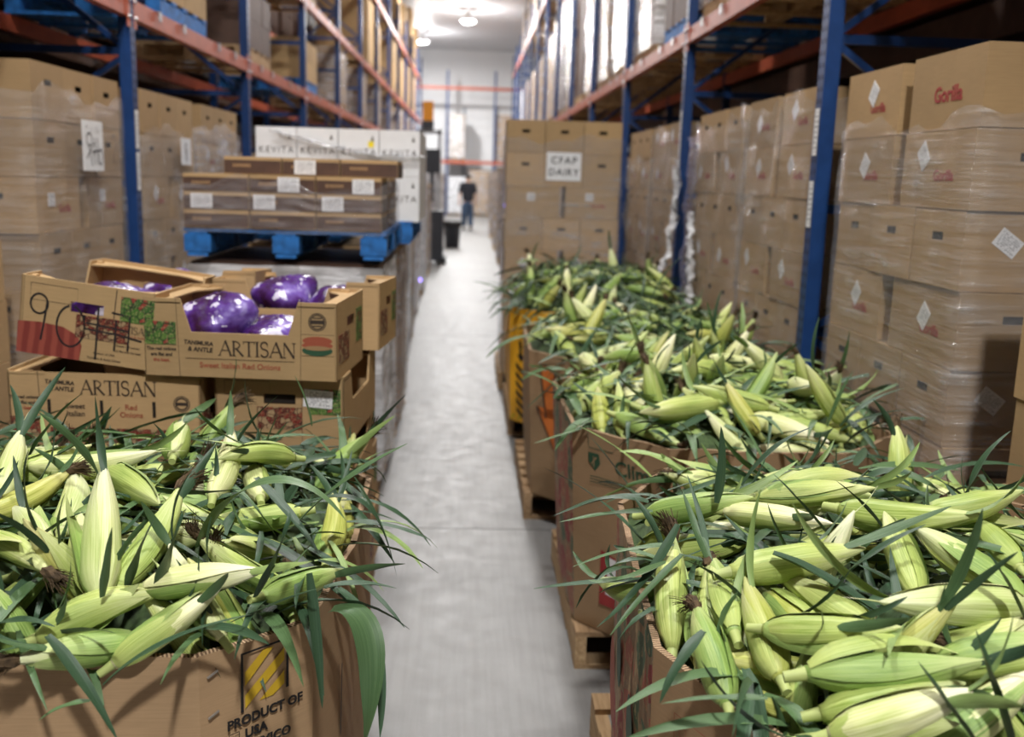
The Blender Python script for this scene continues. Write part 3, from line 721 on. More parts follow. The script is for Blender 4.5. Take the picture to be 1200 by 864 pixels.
LL(13.2, 0.45, label='tan sacks of cartons on blue pallet in third left upper bay', pmat='blue_pallet', mat='kraft_light')
for q, y in enumerate((16.0, 19.0, 22.0, 25.0, 28.0, 31.0, 34.0)): LL(y, 0.72, label=f'carton load on lowest left upper level, {ORD[q]} beyond the tan sacks', filmm='film_heavy', seed=q)
for q, y in enumerate((10.0, 13.0)): LL(y, 0.5, z=LZ[1] + 0.106, label=f'dark low load on second left level, {ORD[q]} from camera', mat='dark_case')
for q, (y, h) in enumerate(((19.5, 1.1), (21.0, 0.9), (25.5, 1.2), (28.5, 1.0), (31.5, 1.15), (35, 1.1))): LL(y, h, z=LZ[1] + 0.106, label=f'pale tall carton load on second left level, {ORD[q]} along', mat='kraft_light', cw=0.55, chh=0.5)
for q, (y, h) in enumerate(((22.0, 1.3), (26.5, 1.5), (29.5, 1.2), (33.0, 1.6), (36.3, 1.4))): LL(y, h, z=LZ[2] + 0.106, label=f'pale carton load on top left level, {ORD[q]} along', mat='kraft_light', cw=0.55, chh=0.5)
RL(2.4, 1.6, label='wooden pallet load above the near right bay, nearest'); RL(3.7, 1.6, label='wooden pallet load above the near right bay, second')
RL(5.3, 1.6, label='wooden pallet load above the wrapped right stack'); RL(6.55, 0.5, label='load on wooden pallet before second right post above beam', filmm='film_heavy')
RL(7.95, 1.3, d=1.0, label='dark load on blue pallet above second right bay', pmat='blue_pallet', mat='dark_case')
RL(9.2, 2.0, d=1.1, label='grey hazy wrapped load on wooden pallet, upper right', filmm='film_white', seed=3)
RL(11.2, 2.1, label='carton load with bunched white film, upper right', filmm='film_white', seed=4); RL(12.6, 2.0, label='brown wrapped load behind the bunched film one, upper right', filmm='film_heavy', seed=5)
RL(14.4, 2.2, label='hazy wrapped tall load, upper right, fourth bay', filmm='film_heavy', seed=6); RL(15.6, 1.8, label='dark tall load, upper right, fifth bay', mat='dark_case')
for q, y in enumerate((17.0, 18.6, 20.2, 21.6)): RL(y, 1.9 - 0.1 * q, label=f'brown wrapped load, upper right, {ORD[q]} of four', mat=['kraft', 'dark_case', 'kraft', 'kraft_light'][q], filmm='film_heavy', seed=7 + q)
for q, y in enumerate((23.3, 24.8, 26.2, 27.8, 29.2, 31.0, 32.6, 34.5)): RL(y, 1.5, label=f'pale wrapped load far upper right, {ORD[q]} along', mat='kraft_light' if q < 5 else 'white', filmm='film_heavy', seed=17 + q)
for q, y in enumerate((24.0, 27.0, 30.0, 33.0)): RL(y, 1.2, z=RZ[1] + 0.106, label=f'load on top right level, {ORD[q]} along', filmm='film_heavy', seed=27 + q)
# far floor-level loads inside both racks
for q in range(12):
    LL(9.5 + 1.475 * q, 1.7, z=0.0, label=f'carton load on floor of left rack, {ORD[q]} beyond the stacks', filmm='film_heavy', seed=60 + q, group='floor loads in the left rack')
    RL(10.9 + 1.45 * q, 1.8, z=0.0, label=f'carton load on floor of right rack, {ORD[q]} beyond the stacks', filmm='film_heavy', seed=80 + q, group='floor loads in the right rack')
# carton mass added behind each rack, coloured dark to give its interior shade
for sname, x, s_ in (('left', XL - 1.75, -1), ('right', XR + 1.75, 1)):
    mb = MB()
    for k in range(62):
        for z0, top in ((0.15, 2.2), (2.75, 4.7), (5.2, 6.6)):
            for j in range(5):
                h = (top - z0) / 5
                mb.box((0.02 * math.sin(k * 3.1 + j), -4 + 0.72 * k, z0 + h * (j + .5)), (0.9, 0.70, h - 0.01))
        mb.box((0, -4 + 0.72 * k, 2.6), (0.95, 0.72, 0.2)); mb.box((0, -4 + 0.72 * k, 4.98), (0.95, 0.72, 0.2)); mb.box((0, -4 + 0.72 * k, 0.07), (0.95, 0.72, 0.14))
    o = ob('shade_cartons', mb.mesh('shade_cartons', M['dark_case']), None, (x, 0, 0))
    tag(o, f'added cartons coloured dark as rack shade, in the row behind the {sname} rack', 'cartons', None, 'stuff')

# ------------------------------------------------------------------ end of the aisle
t = thing('end_rack', 'blue and orange pallet rack across the end wall', 'rack', (0, 43.2, 0))
for x in (-5.2, -2.4, -1.05, 0.95, 3.6): ob('post', cached('ep', lambda: MB().box((0, 0, 3.0), (0.09, 0.09, 6.0)).mesh('post', M['blue_rack'])), t, (x, 0, 0))
for z in (2.25, 5.28): ob('beam', cached('eb', lambda: MB().box((0, -0.05, 0), (9.2, 0.06, 0.13)).mesh('beam', M['orange_rack'])), t, (-0.8, 0, z))
ob('deck', MB().box((-0.8, 0.55, 2.31), (9.2, 1.1, 0.03)).mesh('deck', M['galv']), t)
for q, (x, z, h, lab, mt, fl) in enumerate(((-0.70, 2.33, 1.75, 'tall striped carton load on the end rack', 'kraft_light', 'film_white'), (1.45, 2.33, 1.8, 'orange-brown load on right part of end rack', 'kraft_light', 'film_heavy'),
        (-0.55, 0, 1.5, 'white wrapped load under the end rack', 'white', 'film_white'), (0.35, 0, 1.8, 'carton load under the end rack behind the worker', 'kraft_light', 'film_heavy'), (1.5, 0, 1.9, 'carton load under the right of the end rack', 'kraft', 'film_heavy'))):
    load(x, 43.78, z, 0.85, 0.9, h, lab, mat=mt, filmm=fl, cw=0.45, group='loads at the end rack', seed=120 + q)
# ------------------------------------------------------------------ onion cartons on the left
TW, TD, TH = 0.585, 0.40, 0.235
def tray_parts(t, contents=True, mat='kraft_light', shut=False):
    """open-topped tray: long sides along X with a dipped window in the front, end panels with hand holes, corner ledges"""
    th = 0.006; sh = 0.115; lo = 0.135; w, d, h = TW, TD, TH
    def front():
        mb = MB(); a = -w / 2
        prof = [(a, 0), (-a, 0), (-a, h), (-a - sh, h), (-a - sh - 0.03, lo), (a + sh + 0.03, lo), (a + sh, h), (a, h)]
        f = [(x, 0, z) for x, z in prof]; b = [(x, th, z) for x, z in prof]
        mb.face([f[0], f[1], f[4], f[5]]); mb.face([f[1], f[2], f[3], f[4]]); mb.face([f[0], f[5], f[6], f[7]])
        mb.face([b[1], b[0], b[5], b[4]]); mb.face([b[2], b[1], b[4], b[3]]); mb.face([b[5], b[0], b[7], b[6]])
        n = len(prof)
        for i in range(n): j = (i + 1) % n; mb.face([f[j], f[i], b[i], b[j]])
        return mb.mesh('front_panel', M[mat])
    if shut: ob('front_panel', cached(('tfs', mat), lambda: MB().box((0, th / 2, h / 2 - 0.003), (w, th, h - 0.006)).mesh('front_panel', M[mat])), t)
    else: ob('front_panel', cached(('tf', mat), front), t)
    ob('front_panel', cached(('tf', mat), front), t, (0, d, 0), (0, 0, R(180)))
    def end():
        mb = MB(); hl = (d / 2, h * 0.68, 0.10, 0.032)
        face_hole(mb, (0, 0, 0), (0, 1, 0), (0, 0, 1), d, h, hl); face_hole(mb, (-th, d, 0), (0, -1, 0), (0, 0, 1), d, h, hl)
        mb.face([(0, 0, h), (0, d, h), (-th, d, h), (-th, 0, h)]); mb.face([(0, 0, 0), (0, 0, h), (-th, 0, h), (-th, 0, 0)]); mb.face([(0, d, 0), (-th, d, 0), (-th, d, h), (0, d, h)])
        mb.face([(0, 0, 0), (-th, 0, 0), (-th, d, 0), (0, d, 0)])
        return mb.mesh('end_panel', M[mat])
    ob('end_panel', cached(('te', mat), end), t, (w / 2, 0, 0)); ob('end_panel', cached(('te', mat), end), t, (-w / 2, d, 0), (0, 0, R(180)))
    ob('tray_floor', cached(('tb', mat), lambda: MB().box((0, d / 2, 0.004), (w - 0.012, d - 0.012, 0.006)).mesh('tray_floor', M['kraft_inner'])), t)
    def ledge():
        mb = MB()   # notched top ledge running along the end with a wider toe at each corner
        prof = [(0, 0), (-0.11, 0), (-0.085, 0.045), (-0.07, 0.06), (-0.05, 0.10), (-0.05, d - 0.10), (-0.07, d - 0.06), (-0.085, d - 0.045), (-0.11, d), (0, d)]
        f = [(x, y, 0) for x, y in prof]; b = [(x, y, 0.005) for x, y in prof]
        for L, rev in ((f, True), (b, False)):
            for i in range(1, 5):
                q = [L[0], L[i], L[i + 1]] if False else None
            idx = [(0, 1, 8, 9), (1, 2, 7, 8), (2, 3, 6, 7), (3, 4, 5, 6)]
            for q in ((0, 1, 2, 3), (0, 3, 4, 5), (0, 5, 6, 9), (6, 7, 8, 9)):
                pts = [L[k] for k in q]; mb.face(pts[::-1] if rev else pts)
        for i in range(len(prof)): j = (i + 1) % len(prof); mb.face([f[i], f[j], b[j], b[i]])
        mb.box((0.0 - 0.05, 0.012, 0.008), (0.03, 0.02, 0.008)); mb.box((-0.05, d - 0.012, 0.008), (0.03, 0.02, 0.008))
        return mb.mesh('top_ledge', M[mat])
    ob('top_ledge', cached(('tl', mat), ledge), t, (w / 2 - 0.0065, 0, h - 0.016)); ob('top_ledge', cached(('tl', mat), ledge), t, (-w / 2 + 0.0065, d, h - 0.016), (0, 0, R(180)))
def print_panel(t, x, z, w, h, mat, y=-0.0012, rotz=0.0, px=None):
    return ob('printed_panel', cached(('pp', w, h, mat), lambda: MB().box((0, 0, 0), (w, 0.001, h)).mesh('printed_panel', M[mat])), t, px or (x, y, z), (0, 0, rotz))
ELL = lambda rx, rz, mat: cached(('ell', rx, rz, mat), lambda: MB().face([(rx * math.cos(a * math.pi / 12), 0, rz * math.sin(a * math.pi / 12)) for a in range(24)]).mesh('printed_shape', M[mat]))
def onion_art(t, full=True, word=True):
    """printing on the front"""
    if word:
        ob('roman_lettering', cached('artisan', lambda: serif_word('ARTISAN', 0.046, M['ink'])), t, (0.055, -0.0005, 0.09))
        ob('lettering', text_mesh('TANIMURA', 0.0175, M['ink'], 0.1, 0.0006), t, (-0.125, -0.001, 0.103), (R(90), R(3), 0))
        ob('lettering', text_mesh('& ANTLE', 0.019, M['ink'], 0.1, 0.0006), t, (-0.12, -0.001, 0.083), (R(90), R(3), 0))
        if full:
            ob('red_lettering', text_mesh('Sweet Italian Red Onions', 0.024, M['redbrown_ink'], 0, 0.0003), t, (0.0, -0.001, 0.036), FACE_XZ)
            print_panel(t, 0, 0.056, 0.33, 0.0012, 'ink')
    # right shoulder: round stamp and burger picture
    ob('printed_stamp', stroke_mesh([(arc(0.235, 0.178, 0.026, 0.026, 0, 360, 24), 0.003), (arc(0.235, 0.178, 0.021, 0.021, 0, 360, 24), 0.004), ([(0.216, 0.178), (0.254, 0.178)], 0.012), ([(0.222, 0.166), (0.248, 0.166)], 0.004), ([(0.222, 0.19), (0.248, 0.19)], 0.004)], M['ink']), t)
    b = print_panel(t, 0.235, 0.108, 0.095, 0.062, 'kraft_light')
    ob('printed_shape', ELL(0.046, 0.016, 'green_ink'), t, (0.235, -0.0022, 0.092)); ob('printed_shape', ELL(0.047, 0.011, 'redbrown_ink'), t, (0.235, -0.0026, 0.108)); ob('printed_shape', ELL(0.045, 0.013, 'redbrown_ink'), t, (0.235, -0.0024, 0.122)); ob('printed_shape', ELL(0.04, 0.007, 'gold'), t, (0.235, -0.003, 0.1))
    ob('rule_line', stroke_mesh([([(0.183, 0.0), (0.187, 0.235)], 0.0015), ([(0.187, 0.14), (0.285, 0.14)], 0.0015), ([(0.187, 0.076), (0.285, 0.076)], 0.0015), ([(-0.183, 0.0), (-0.19, 0.235)], 0.0015)], M['ink']), t)
    print_panel(t, -0.24, 0.13, 0.095, 0.07, 'salad_print')
    for k, s in enumerate(('The red onions', 'are flat and', 'the best.')): ob('lettering', text_mesh(s, 0.0145, M['ink'] if k < 2 else M['redbrown_ink'], 0, 0.0004), t, (-0.238, -0.001, 0.082 - 0.017 * k), FACE_XZ)
def low_art(t):
    ob('roman_lettering', cached('artisan', lambda: serif_word('ARTISAN', 0.046, M['ink'])), t, (0.045, -0.0005, 0.185))
    ob('lettering', text_mesh('TANIMURA', 0.0175, M['ink'], 0.1, 0.0006), t, (-0.135, -0.001, 0.198), (R(90), R(3), 0))
    ob('lettering', text_mesh('& ANTLE', 0.019, M['ink'], 0.1, 0.0006), t, (-0.13, -0.001, 0.178), (R(90), R(3), 0))
    ob('printed_stamp', stroke_mesh([(arc(0.235, 0.14, 0.024, 0.024, 0, 360, 24), 0.003), (arc(0.235, 0.14, 0.018, 0.018, 0, 360, 24), 0.005), ([(0.216, 0.14), (0.254, 0.14)], 0.010)], M['ink']), t)
    ob('rule_line', stroke_mesh([([(-0.195, 0.0), (-0.20, 0.235)], 0.002)], M['ink']), t)
    print_panel(t, -0.245, 0.05, 0.088, 0.08, 'onion_print'); print_panel(t, 0.05, 0.035, 0.44, 0.045, 'onion_print')
    for k, s in enumerate(('The red onions', 'are flat and', 'the best.')): ob('lettering', text_mesh(s, 0.0145, M['ink'] if k < 2 else M['redbrown_ink'], 0, 0.0004), t, (-0.245, -0.001, 0.15 - 0.017 * k), FACE_XZ)
def end_art(t):
    """printing on the right-hand end"""
    e = [(TW / 2 + 0.001, TD / 2, 0), R(90)]
    print_panel(t, 0, 0, 0.15, 0.09, 'onion_print', px=(TW / 2 + 0.0012, 0.10, 0.09), rotz=R(90))
    print_panel(t, 0, 0, 0.09, 0.11, 'salad_print', px=(TW / 2 + 0.0012, 0.33, 0.13), rotz=R(90))
def tray(loc, rotz, label, art='front', group='red onion cartons', rot=None):
    t = thing('onion_carton', label, 'carton', loc, rotz, group)
    if rot: t.rotation_euler = rot
    tray_parts(t, shut=art == 'low')
    if art == 'front' or art == 'low': onion_art(t) if art == 'front' else low_art(t)
    end_art(t)
    return t
pallet(-0.93, 3.50, 0, 1.1, 1.15, M['wood'], 'wooden pallet under the red onion cartons')
# onion_carton origin = middle of the front bottom edge
T1 = tray((-0.680, 2.965, 1.082), R(-5), 'open onion carton in front with full ARTISAN lettering and purple bags', 'front')
T2 = thing('onion_carton', 'tilted onion carton end with large black handwriting', 'carton', (-1.155, 3.00, 1.118), 0, 'red onion cartons')
T2.rotation_euler = (0, R(7.0), R(-3))
# tilted carton: its end panel faces out, so the tray is turned a quarter
sub = bpy.data.objects.new('tray_shell', None)
bpy.data.objects.remove(sub)
def turned_tray(t):
    """build the tray parts, then turn them a quarter so the end panel faces -Y"""
    before = set(t.children); tray_parts(t)
    Q = Matrix.Translation((-TD / 2, 0, 0)) @ Matrix.Rotation(R(-90), 4, 'Z') @ Matrix.Translation((-TW / 2, 0, 0))
    for c in t.children:
        if c in before: continue
        c.matrix_local = Q @ Matrix.LocRotScale(c.location, c.rotation_euler, None)
turned_tray(T2)
print_panel(T2, -0.108, 0.045, 0.185, 0.09, 'onion_big').data = cached('bigonion', lambda: MB().face([(-0.095, 0, -0.045), (0.095, 0, -0.045), (0.10, 0, 0.0), (0.085, 0, 0.03), (0.04, 0, 0.05), (-0.03, 0, 0.055), (-0.095, 0, 0.05)]).mesh('printed_onion', M['onion_big']))
print_panel(T2, 0.05, 0.105, 0.16, 0.07, 'onion_print'); print_panel(T2, 0.15, 0.175, 0.10, 0.075, 'salad_print')
ob('roman_lettering', cached('artisan2', lambda: serif_word('ARTISAN', 0.022, M['ink'])), T2, (0.14, -0.0005, 0.115))
ob('red_lettering', text_mesh('Tanimura & Antle', 0.011, M['redbrown_ink']), T2, (0.14, -0.001, 0.095), FACE_XZ)
for k, s in enumerate(('Sweet red onions', 'are flat and the best', 'Product of USA', 'Tanimura & Antle Salinas')): ob('lettering', text_mesh(s, 0.010, M['ink']), T2, (0.13 if k < 2 else 0.06, -0.001, 0.062 - 0.016 * k), FACE_XZ)
ob('rule_line', stroke_mesh([([(-0.17, 0.215), (-0.03, 0.215), (-0.03, 0.165), (-0.17, 0.165), (-0.17, 0.215)], 0.0015), ([(0.085, 0.23), (0.08, 0.10)], 0.003), ([(-0.19, 0.09), (-0.19, 0.235)], 0.001)], M['ink']), T2)
w9 = 0.006
ob('handwriting', stroke_mesh([(arc(-0.142, 0.155, 0.026, 0.030, 30, 390, 16), w9), ([(-0.118, 0.165), (-0.125, 0.10), (-0.132, 0.045)], w9), (arc(-0.045, 0.10, 0.042, 0.062, 100, 440, 22), w9),
    ([(-0.005, 0.14), (-0.005, 0.10), (0.10, 0.095), (0.17, 0.085)], w9), ([(0.0, 0.118), (0.13, 0.11)], w9), ([(0.035, 0.17), (0.035, 0.01)], w9), ([(0.09, 0.14), (0.09, 0.045)], w9), ([(0.075, 0.16), (0.13, 0.155), (0.13, 0.05)], w9)], M['marker']), T2, (0, -0.001, 0))
T3 = tray((-1.105, 3.02, 0.847), R(-2), 'lower left onion carton with ARTISAN lettering behind the corn', 'low')
for k, (a, b) in enumerate((('Sweet', 'Italian'), ('Red', 'Onions'))):
    for q, s in enumerate((a, b)): ob('lettering', text_mesh(s, 0.024, M['ink'] if k == 0 else M['redbrown_ink'], 0, 0.0003), T3, (-0.09 + 0.17 * k, -0.001, 0.125 - 0.024 * q), FACE_XZ)
for k in range(3): ob('vent_slot', cached('vslot', lambda: MB().box((0, 0.003, 0), (0.010, 0.0075, 0.05)).mesh('vent_slot', M['hole'])), T3, (-0.17 + 0.16 * k, 0.0, 0.12))
T4 = thing('onion_carton', 'lower right onion carton end with black hand hole and white label', 'carton', (-0.575, 3.02, 0.847), R(-4), 'red onion cartons')
turned_tray(T4)
ob('hand_hole_shadow', cached('hh4', lambda: MB().box((0, 0.003, 0), (0.096, 0.0066, 0.028)).mesh('hand_hole_shadow', M['hole'])), T4, (0.0, 0.008, TH * 0.68))
print_panel(T4, 0.0, 0.10, 0.14, 0.07, 'onion_print'); print_panel(T4, 0.14, 0.155, 0.10, 0.08, 'salad_print')
sticker(T4, 0.12, 0.165, 0.09, 0.055, R(4), -0.003)
ob('rule_line', stroke_mesh([([(-0.17, 0.215), (-0.03, 0.215), (-0.03, 0.17), (-0.17, 0.17), (-0.17, 0.215)], 0.0015), ([(0.07, 0.23), (0.07, 0.02)], 0.0015)], M['ink']), T4)
for k in range(3):
    t = thing('onion_carton', f'buried right-hand onion carton end, {ORD[k]} below the labelled one', 'carton', (-0.565 + 0.012 * k, 3.03 - 0.01 * k, 0.847 - 0.2365 * (k + 1)), R(-2 + 2 * k), 'red onion cartons')
    turned_tray(t); print_panel(t, 0.0, 0.10, 0.14, 0.07, 'onion_print')
    tray((-1.105, 3.02 + 0.01 * k, 0.847 - 0.2365 * (k + 1)), R(-1), f'buried left onion carton, {ORD[k]} below the lower ARTISAN one', 'low')
for k in range(4):
    tray((-0.66 - 0.01 * k, 3.67, 0.1375 + 0.2365 * k), R(-1), f'rear right onion carton, {ORD[k]} layer up from the pallet', None)
    tray((-1.26, 3.66, 0.1375 + 0.2365 * k), R(0), f'rear left onion carton, {ORD[k]} layer up from the pallet', None)
T5 = tray((-1.06, 3.60, 1.105), R(3), 'rear left open onion carton tilted behind the handwriting one', None, rot=(R(-4), 0, R(3)))
T6 = tray((-0.60, 3.41, 1.090), R(-4), 'rear right open onion carton behind the front ARTISAN carton', None, rot=(R(-2), 0, R(-4)))
T6.location.y = 3.47
# mesh bags of red onions
def bag(loc, size, rot, label, seed):
    rg = np.random.RandomState(seed); mb = MB(); n, m = 34, 22
    cs = [(rg.uniform(-.75, .75), rg.uniform(-.6, .6), rg.uniform(-.3, .7)) for _ in range(9)]
    rows = []
    for j in range(m + 1):
        th = math.pi * j / m - math.pi / 2; row = []
        for i in range(n):
            ph = 2 * math.pi * i / n
            v = np.array([math.cos(th) * math.cos(ph), math.cos(th) * math.sin(ph), math.sin(th)])
            r = 0.78
            for c in cs:
                cc = np.array(c); cc = cc / np.linalg.norm(cc); r += 0.24 * math.exp(-((1 - v @ cc) / 0.10))
            r += 0.02 * rg.randn()
            row.append((v[0] * r * size[0], v[1] * r * size[1], v[2] * r * size[2]))
        rows.append(row)
    mb.grid(rows, 0, True)
    o = ob('onion_bag', mb.mesh('onion_bag', M['onion_bag'], True), None, loc, rot)
    # white brand band printed across the bag: thin curved strips
    return tag(o, label, 'onion bag', 'bags of red onions')
def in_tray(T, x, y, z): 
    return T.matrix_basis @ Vector((x, y, z))
bags = [(T1, -0.11, 0.17, 0.135, (0.125, 0.15, 0.105), 'large purple bag at left in front ARTISAN carton', 1), (T1, 0.06, 0.20, 0.10, (0.11, 0.15, 0.085), 'dark purple onion bag in middle of front ARTISAN carton', 2),
        (T1, 0.195, 0.19, 0.085, (0.075, 0.14, 0.075), 'pale lavender bag at right in front ARTISAN carton', 3), (T6, -0.10, 0.2, 0.145, (0.13, 0.14, 0.11), 'purple bag at left in rear right carton', 4), (T6, 0.11, 0.2, 0.12, (0.10, 0.14, 0.10), 'violet bag at right in rear right carton', 5),
        (T5, -0.05, 0.2, 0.12, (0.12, 0.14, 0.10), 'purple bag in rear left carton', 6), (T5, 0.17, 0.2, 0.10, (0.09, 0.14, 0.08), 'small purple bag at right in rear left carton', 7), (T2, 0.0, 0.25, 0.11, (0.14, 0.2, 0.09), 'purple bag seen through hand hole of tilted carton', 8)]
for T, x, y, z, sz, lab, sd in bags: bag(in_tray(T, x, y, z), sz, T.rotation_euler, lab, sd)

# ------------------------------------------------------------------ raised blue pallets with drink cases
def case(loc, w, d, h, label, stick, rotz=0.0):
    t = thing('drink_case', label, 'case', loc, rotz, 'flat brown drink cases')
    ob('case_body', cached(('cb', w, d, h), lambda: MB().box((0, d / 2, h / 2), (w - 0.003, d, h - 0.002)).mesh('case_body', M['kraft_light'])), t)
    ob('printed_band', cached(('cpb', w, h), lambda: MB().box((0, -0.001, h * 0.43), (w - 0.006, 0.002, h * 0.74)).mesh('printed_band', M['dark_case'])), t)
    ob('printed_band', cached(('cps', d, h), lambda: MB().box((0, 0, h * 0.43), (0.002, d - 0.01, h * 0.74)).mesh('printed_band', M['dark_case'])), t, (w / 2, d / 2, 0))
    mb = MB()
    for k in range(7): mb.box((-w / 2 + 0.05 + k * 0.013, -0.0026, h * 0.5), (0.009, 0.001, 0.016))
    ob('small_lettering', cached(('csl', w, h), lambda: mb.mesh('small_lettering', M['gold'])), t)
    if stick: sticker(t, stick, h * 0.5, 0.105, h * 0.8, 0, -0.0032)
    return t
PY = 5.02
# lower wrapped load that carries the pallets
for q, (xc, yc, w, d, h, lab, fm) in enumerate(((-0.93, 5.62, 0.94, 1.05, 1.10, 'wrapped carton load under the blue pallet of brown cases', 'film_white'), (-0.93, 6.85, 0.94, 1.0, 1.10, 'wrapped carton load under the white drink boxes', 'film_heavy'))):
    load(xc, yc + 0.03 * q, 0.0, w, d, h, lab, mat='kraft' if q else 'dark_case', filmm=fm, cw=0.35, chh=0.275, group='loads standing along the aisle', seed=140 + q)
pallet(-0.915, PY + 0.56, 1.268, 1.0, 1.1, M['blue_pallet'], 'raised blue pallet under the wrapped brown cases')
z0 = 1.41; ch = 0.088
for r in range(3):
    for c in range(3):
        if r == 2 and c == 9: continue
        case((-1.25 + 0.325 * c, PY, z0 + r * ch), 0.32, 0.36, ch, f'flat brown case, {ORD[r]} tier up, {["left", "middle", "right"][c]} column', {(1, 0): -0.07, (1, 1): -0.09, (1, 2): -0.08, (2, 1): 0.03, (2, 2): 0.07}.get((r, c), 0))
for c in range(3): case((-1.09 + 0.29 * c, PY + 0.10, z0 + 3 * ch), 0.285, 0.36, ch, f'flat brown case on the top tier, {["left", "middle", "right"][c]}', {1: -0.03}.get(c, 0))
for r in range(3): case((-0.92, PY + 0.55, z0 + r * ch), 0.95, 0.5, ch, f'rear brown case behind front cases, {ORD[r]} tier up', 0)
wrap(-1.415, -0.435, PY - 0.004, PY + 1.05, z0 - 0.02, z0 + 2.55 * ch, 'shiny crumpled film round the flat brown cases', 'film_shiny', 0.014, seed=71, gap=0.008)
pallet(-0.86, 6.86, 1.268, 1.0, 1.1, M['blue_pallet'], 'raised blue pallet under the white drink boxes')
def kevita(x, y, z, w, label, txt=True):
    t = thing('white_drink_box', label, 'box', (x, y, z), 0, 'white drink boxes')
    ob('box_body', cached(('kb', w), lambda: MB().box((0, 0.15, 0.14), (w - 0.004, 0.30, 0.277)).mesh('box_body', M['white'])), t)
    if txt: ob('lettering', text_mesh('KEVITA', 0.055, M['ink'], 0, 0.0, 1.25), t, (0, -0.001, 0.14), FACE_XZ)
    ob('care_mark', cached('km', lambda: MB().face([(0, 0, 0), (0.02, 0, 0), (0.01, 0, 0.035)]).mesh('care_mark', M['ink'])), t, (w / 2 - 0.05, -0.0015, 0.21))
    return t
KY = 6.32
for r in range(2):
    for c in range(4): kevita(-1.20 + 0.252 * c, KY, 1.403 + 0.279 * r, 0.25, f'white KEVITA box, {"upper" if r else "lower"} row, {ORD[c]} from left')
for c in range(2):
    kevita(-1.20 + 0.252 * 3, KY + 0.32 * (c + 1), 1.403 + 0.279, 0.25, f'white drink box behind right end of upper row, {ORD[c]} back', False); kevita(-1.20 + 0.252 * 3, KY + 0.32 * (c + 1), 1.403, 0.25, f'white drink box behind right end of lower row, {ORD[c]} back', False)
film_tail([(-1.2, KY - 0.03, 1.93), (-0.9, KY - 0.035, 1.86), (-0.6, KY - 0.035, 1.80), (-0.30, KY - 0.03, 1.81)], 0.05, 'white film band drawn across the KEVITA boxes', seed=9)
o = ob('yellow_note', MB().box((0, 0, 0), (0.035, 0.001, 0.035)).mesh('yellow_note', plain('yellow_paper', (0.85, 0.68, 0.02))), None, (-0.62, KY - 0.004, 1.872)); tag(o, 'small yellow note stuck on a KEVITA box', 'note')

# ------------------------------------------------------------------ further loads along the aisle
AL = [(-1.05, 8.7, 1.0, 1.55, 'dark_case', 'film_white', 'wrapped load past the white drink boxes'), (-1.08, 10.1, 1.0, 1.0, 'kraft', 'film_heavy', 'low carton load on left of aisle with red base'), (-1.14, 12.3, 1.0, 1.45, 'kraft', 'film_white', 'silvery wrapped load on left of aisle'),
      (-1.16, 14.6, 1.0, 1.5, 'white', 'film_white', 'white wrapped load on left of aisle'), (-1.2, 17.5, 1.0, 1.4, 'kraft', 'film_heavy', 'wrapped carton load left, before the black bin'), (-1.2, 22.0, 1.0, 1.6, 'white', 'film_heavy', 'pale wrapped load left of the worker'), (-1.2, 26.5, 1.0, 1.6, 'kraft', 'film_white', 'far wrapped load left of the worker')]
for q, (x, y, d, h, mt, fm, lab) in enumerate(AL): load(x, y, 0, 1.0, d, h, lab, mat=mt, filmm=fm, group='loads standing along the aisle', seed=160 + q)
AR = [(1.0, 10.6, 1.0, 1.75, 'kraft', 'film_heavy', 'wrapped load right behind the dairy cartons'), (1.0, 12.4, 1.0, 1.6, 'white', 'film_purple', 'violet-tinted wrapped load on right of aisle'), (0.98, 14.6, 1.0, 1.5, 'kraft', 'film_heavy', 'brown wrapped load, right of aisle, third past dairy'),
      (1.0, 17.2, 1.0, 1.7, 'kraft', 'film_purple', 'bluish wrapped load, right of aisle, fourth past dairy'), (1.0, 20.2, 1.0, 1.75, 'kraft', 'film_heavy', 'wrapped load, right of aisle, near the worker'), (1.0, 24.0, 1.0, 1.6, 'kraft', 'film_heavy', 'far wrapped load, right of aisle'), (1.0, 28.5, 1.0, 1.7, 'kraft', 'film_heavy', 'farthest wrapped load, right of aisle')]
for q, (x, y, d, h, mt, fm, lab) in enumerate(AR): load(x, y, 0, 0.9, d, h, lab, mat=mt, filmm=fm, group='loads standing along the aisle', seed=180 + q)
for q, (x, y, z) in enumerate(((0.50, 14.3, 1.30), (0.50, 14.25, 1.10), (0.53, 12.0, 1.70), (-0.61, 12.5, 0.4))):
    o = ob('violet_light_spot', MB().lathe([(0, -0.02), (0.02, -0.012), (0.02, 0.012), (0, 0.02)], 10).mesh('violet_light_spot', M['violet'], True), None, (x, y, z)); tag(o, ['upper violet light spot right of aisle', 'lower violet light spot right of aisle', 'violet light spot by dairy cartons', 'violet light spot near floor left of aisle'][q], 'light', 'violet light spots')  # small glowing blobs added for lens-like light spots, no fixtures there
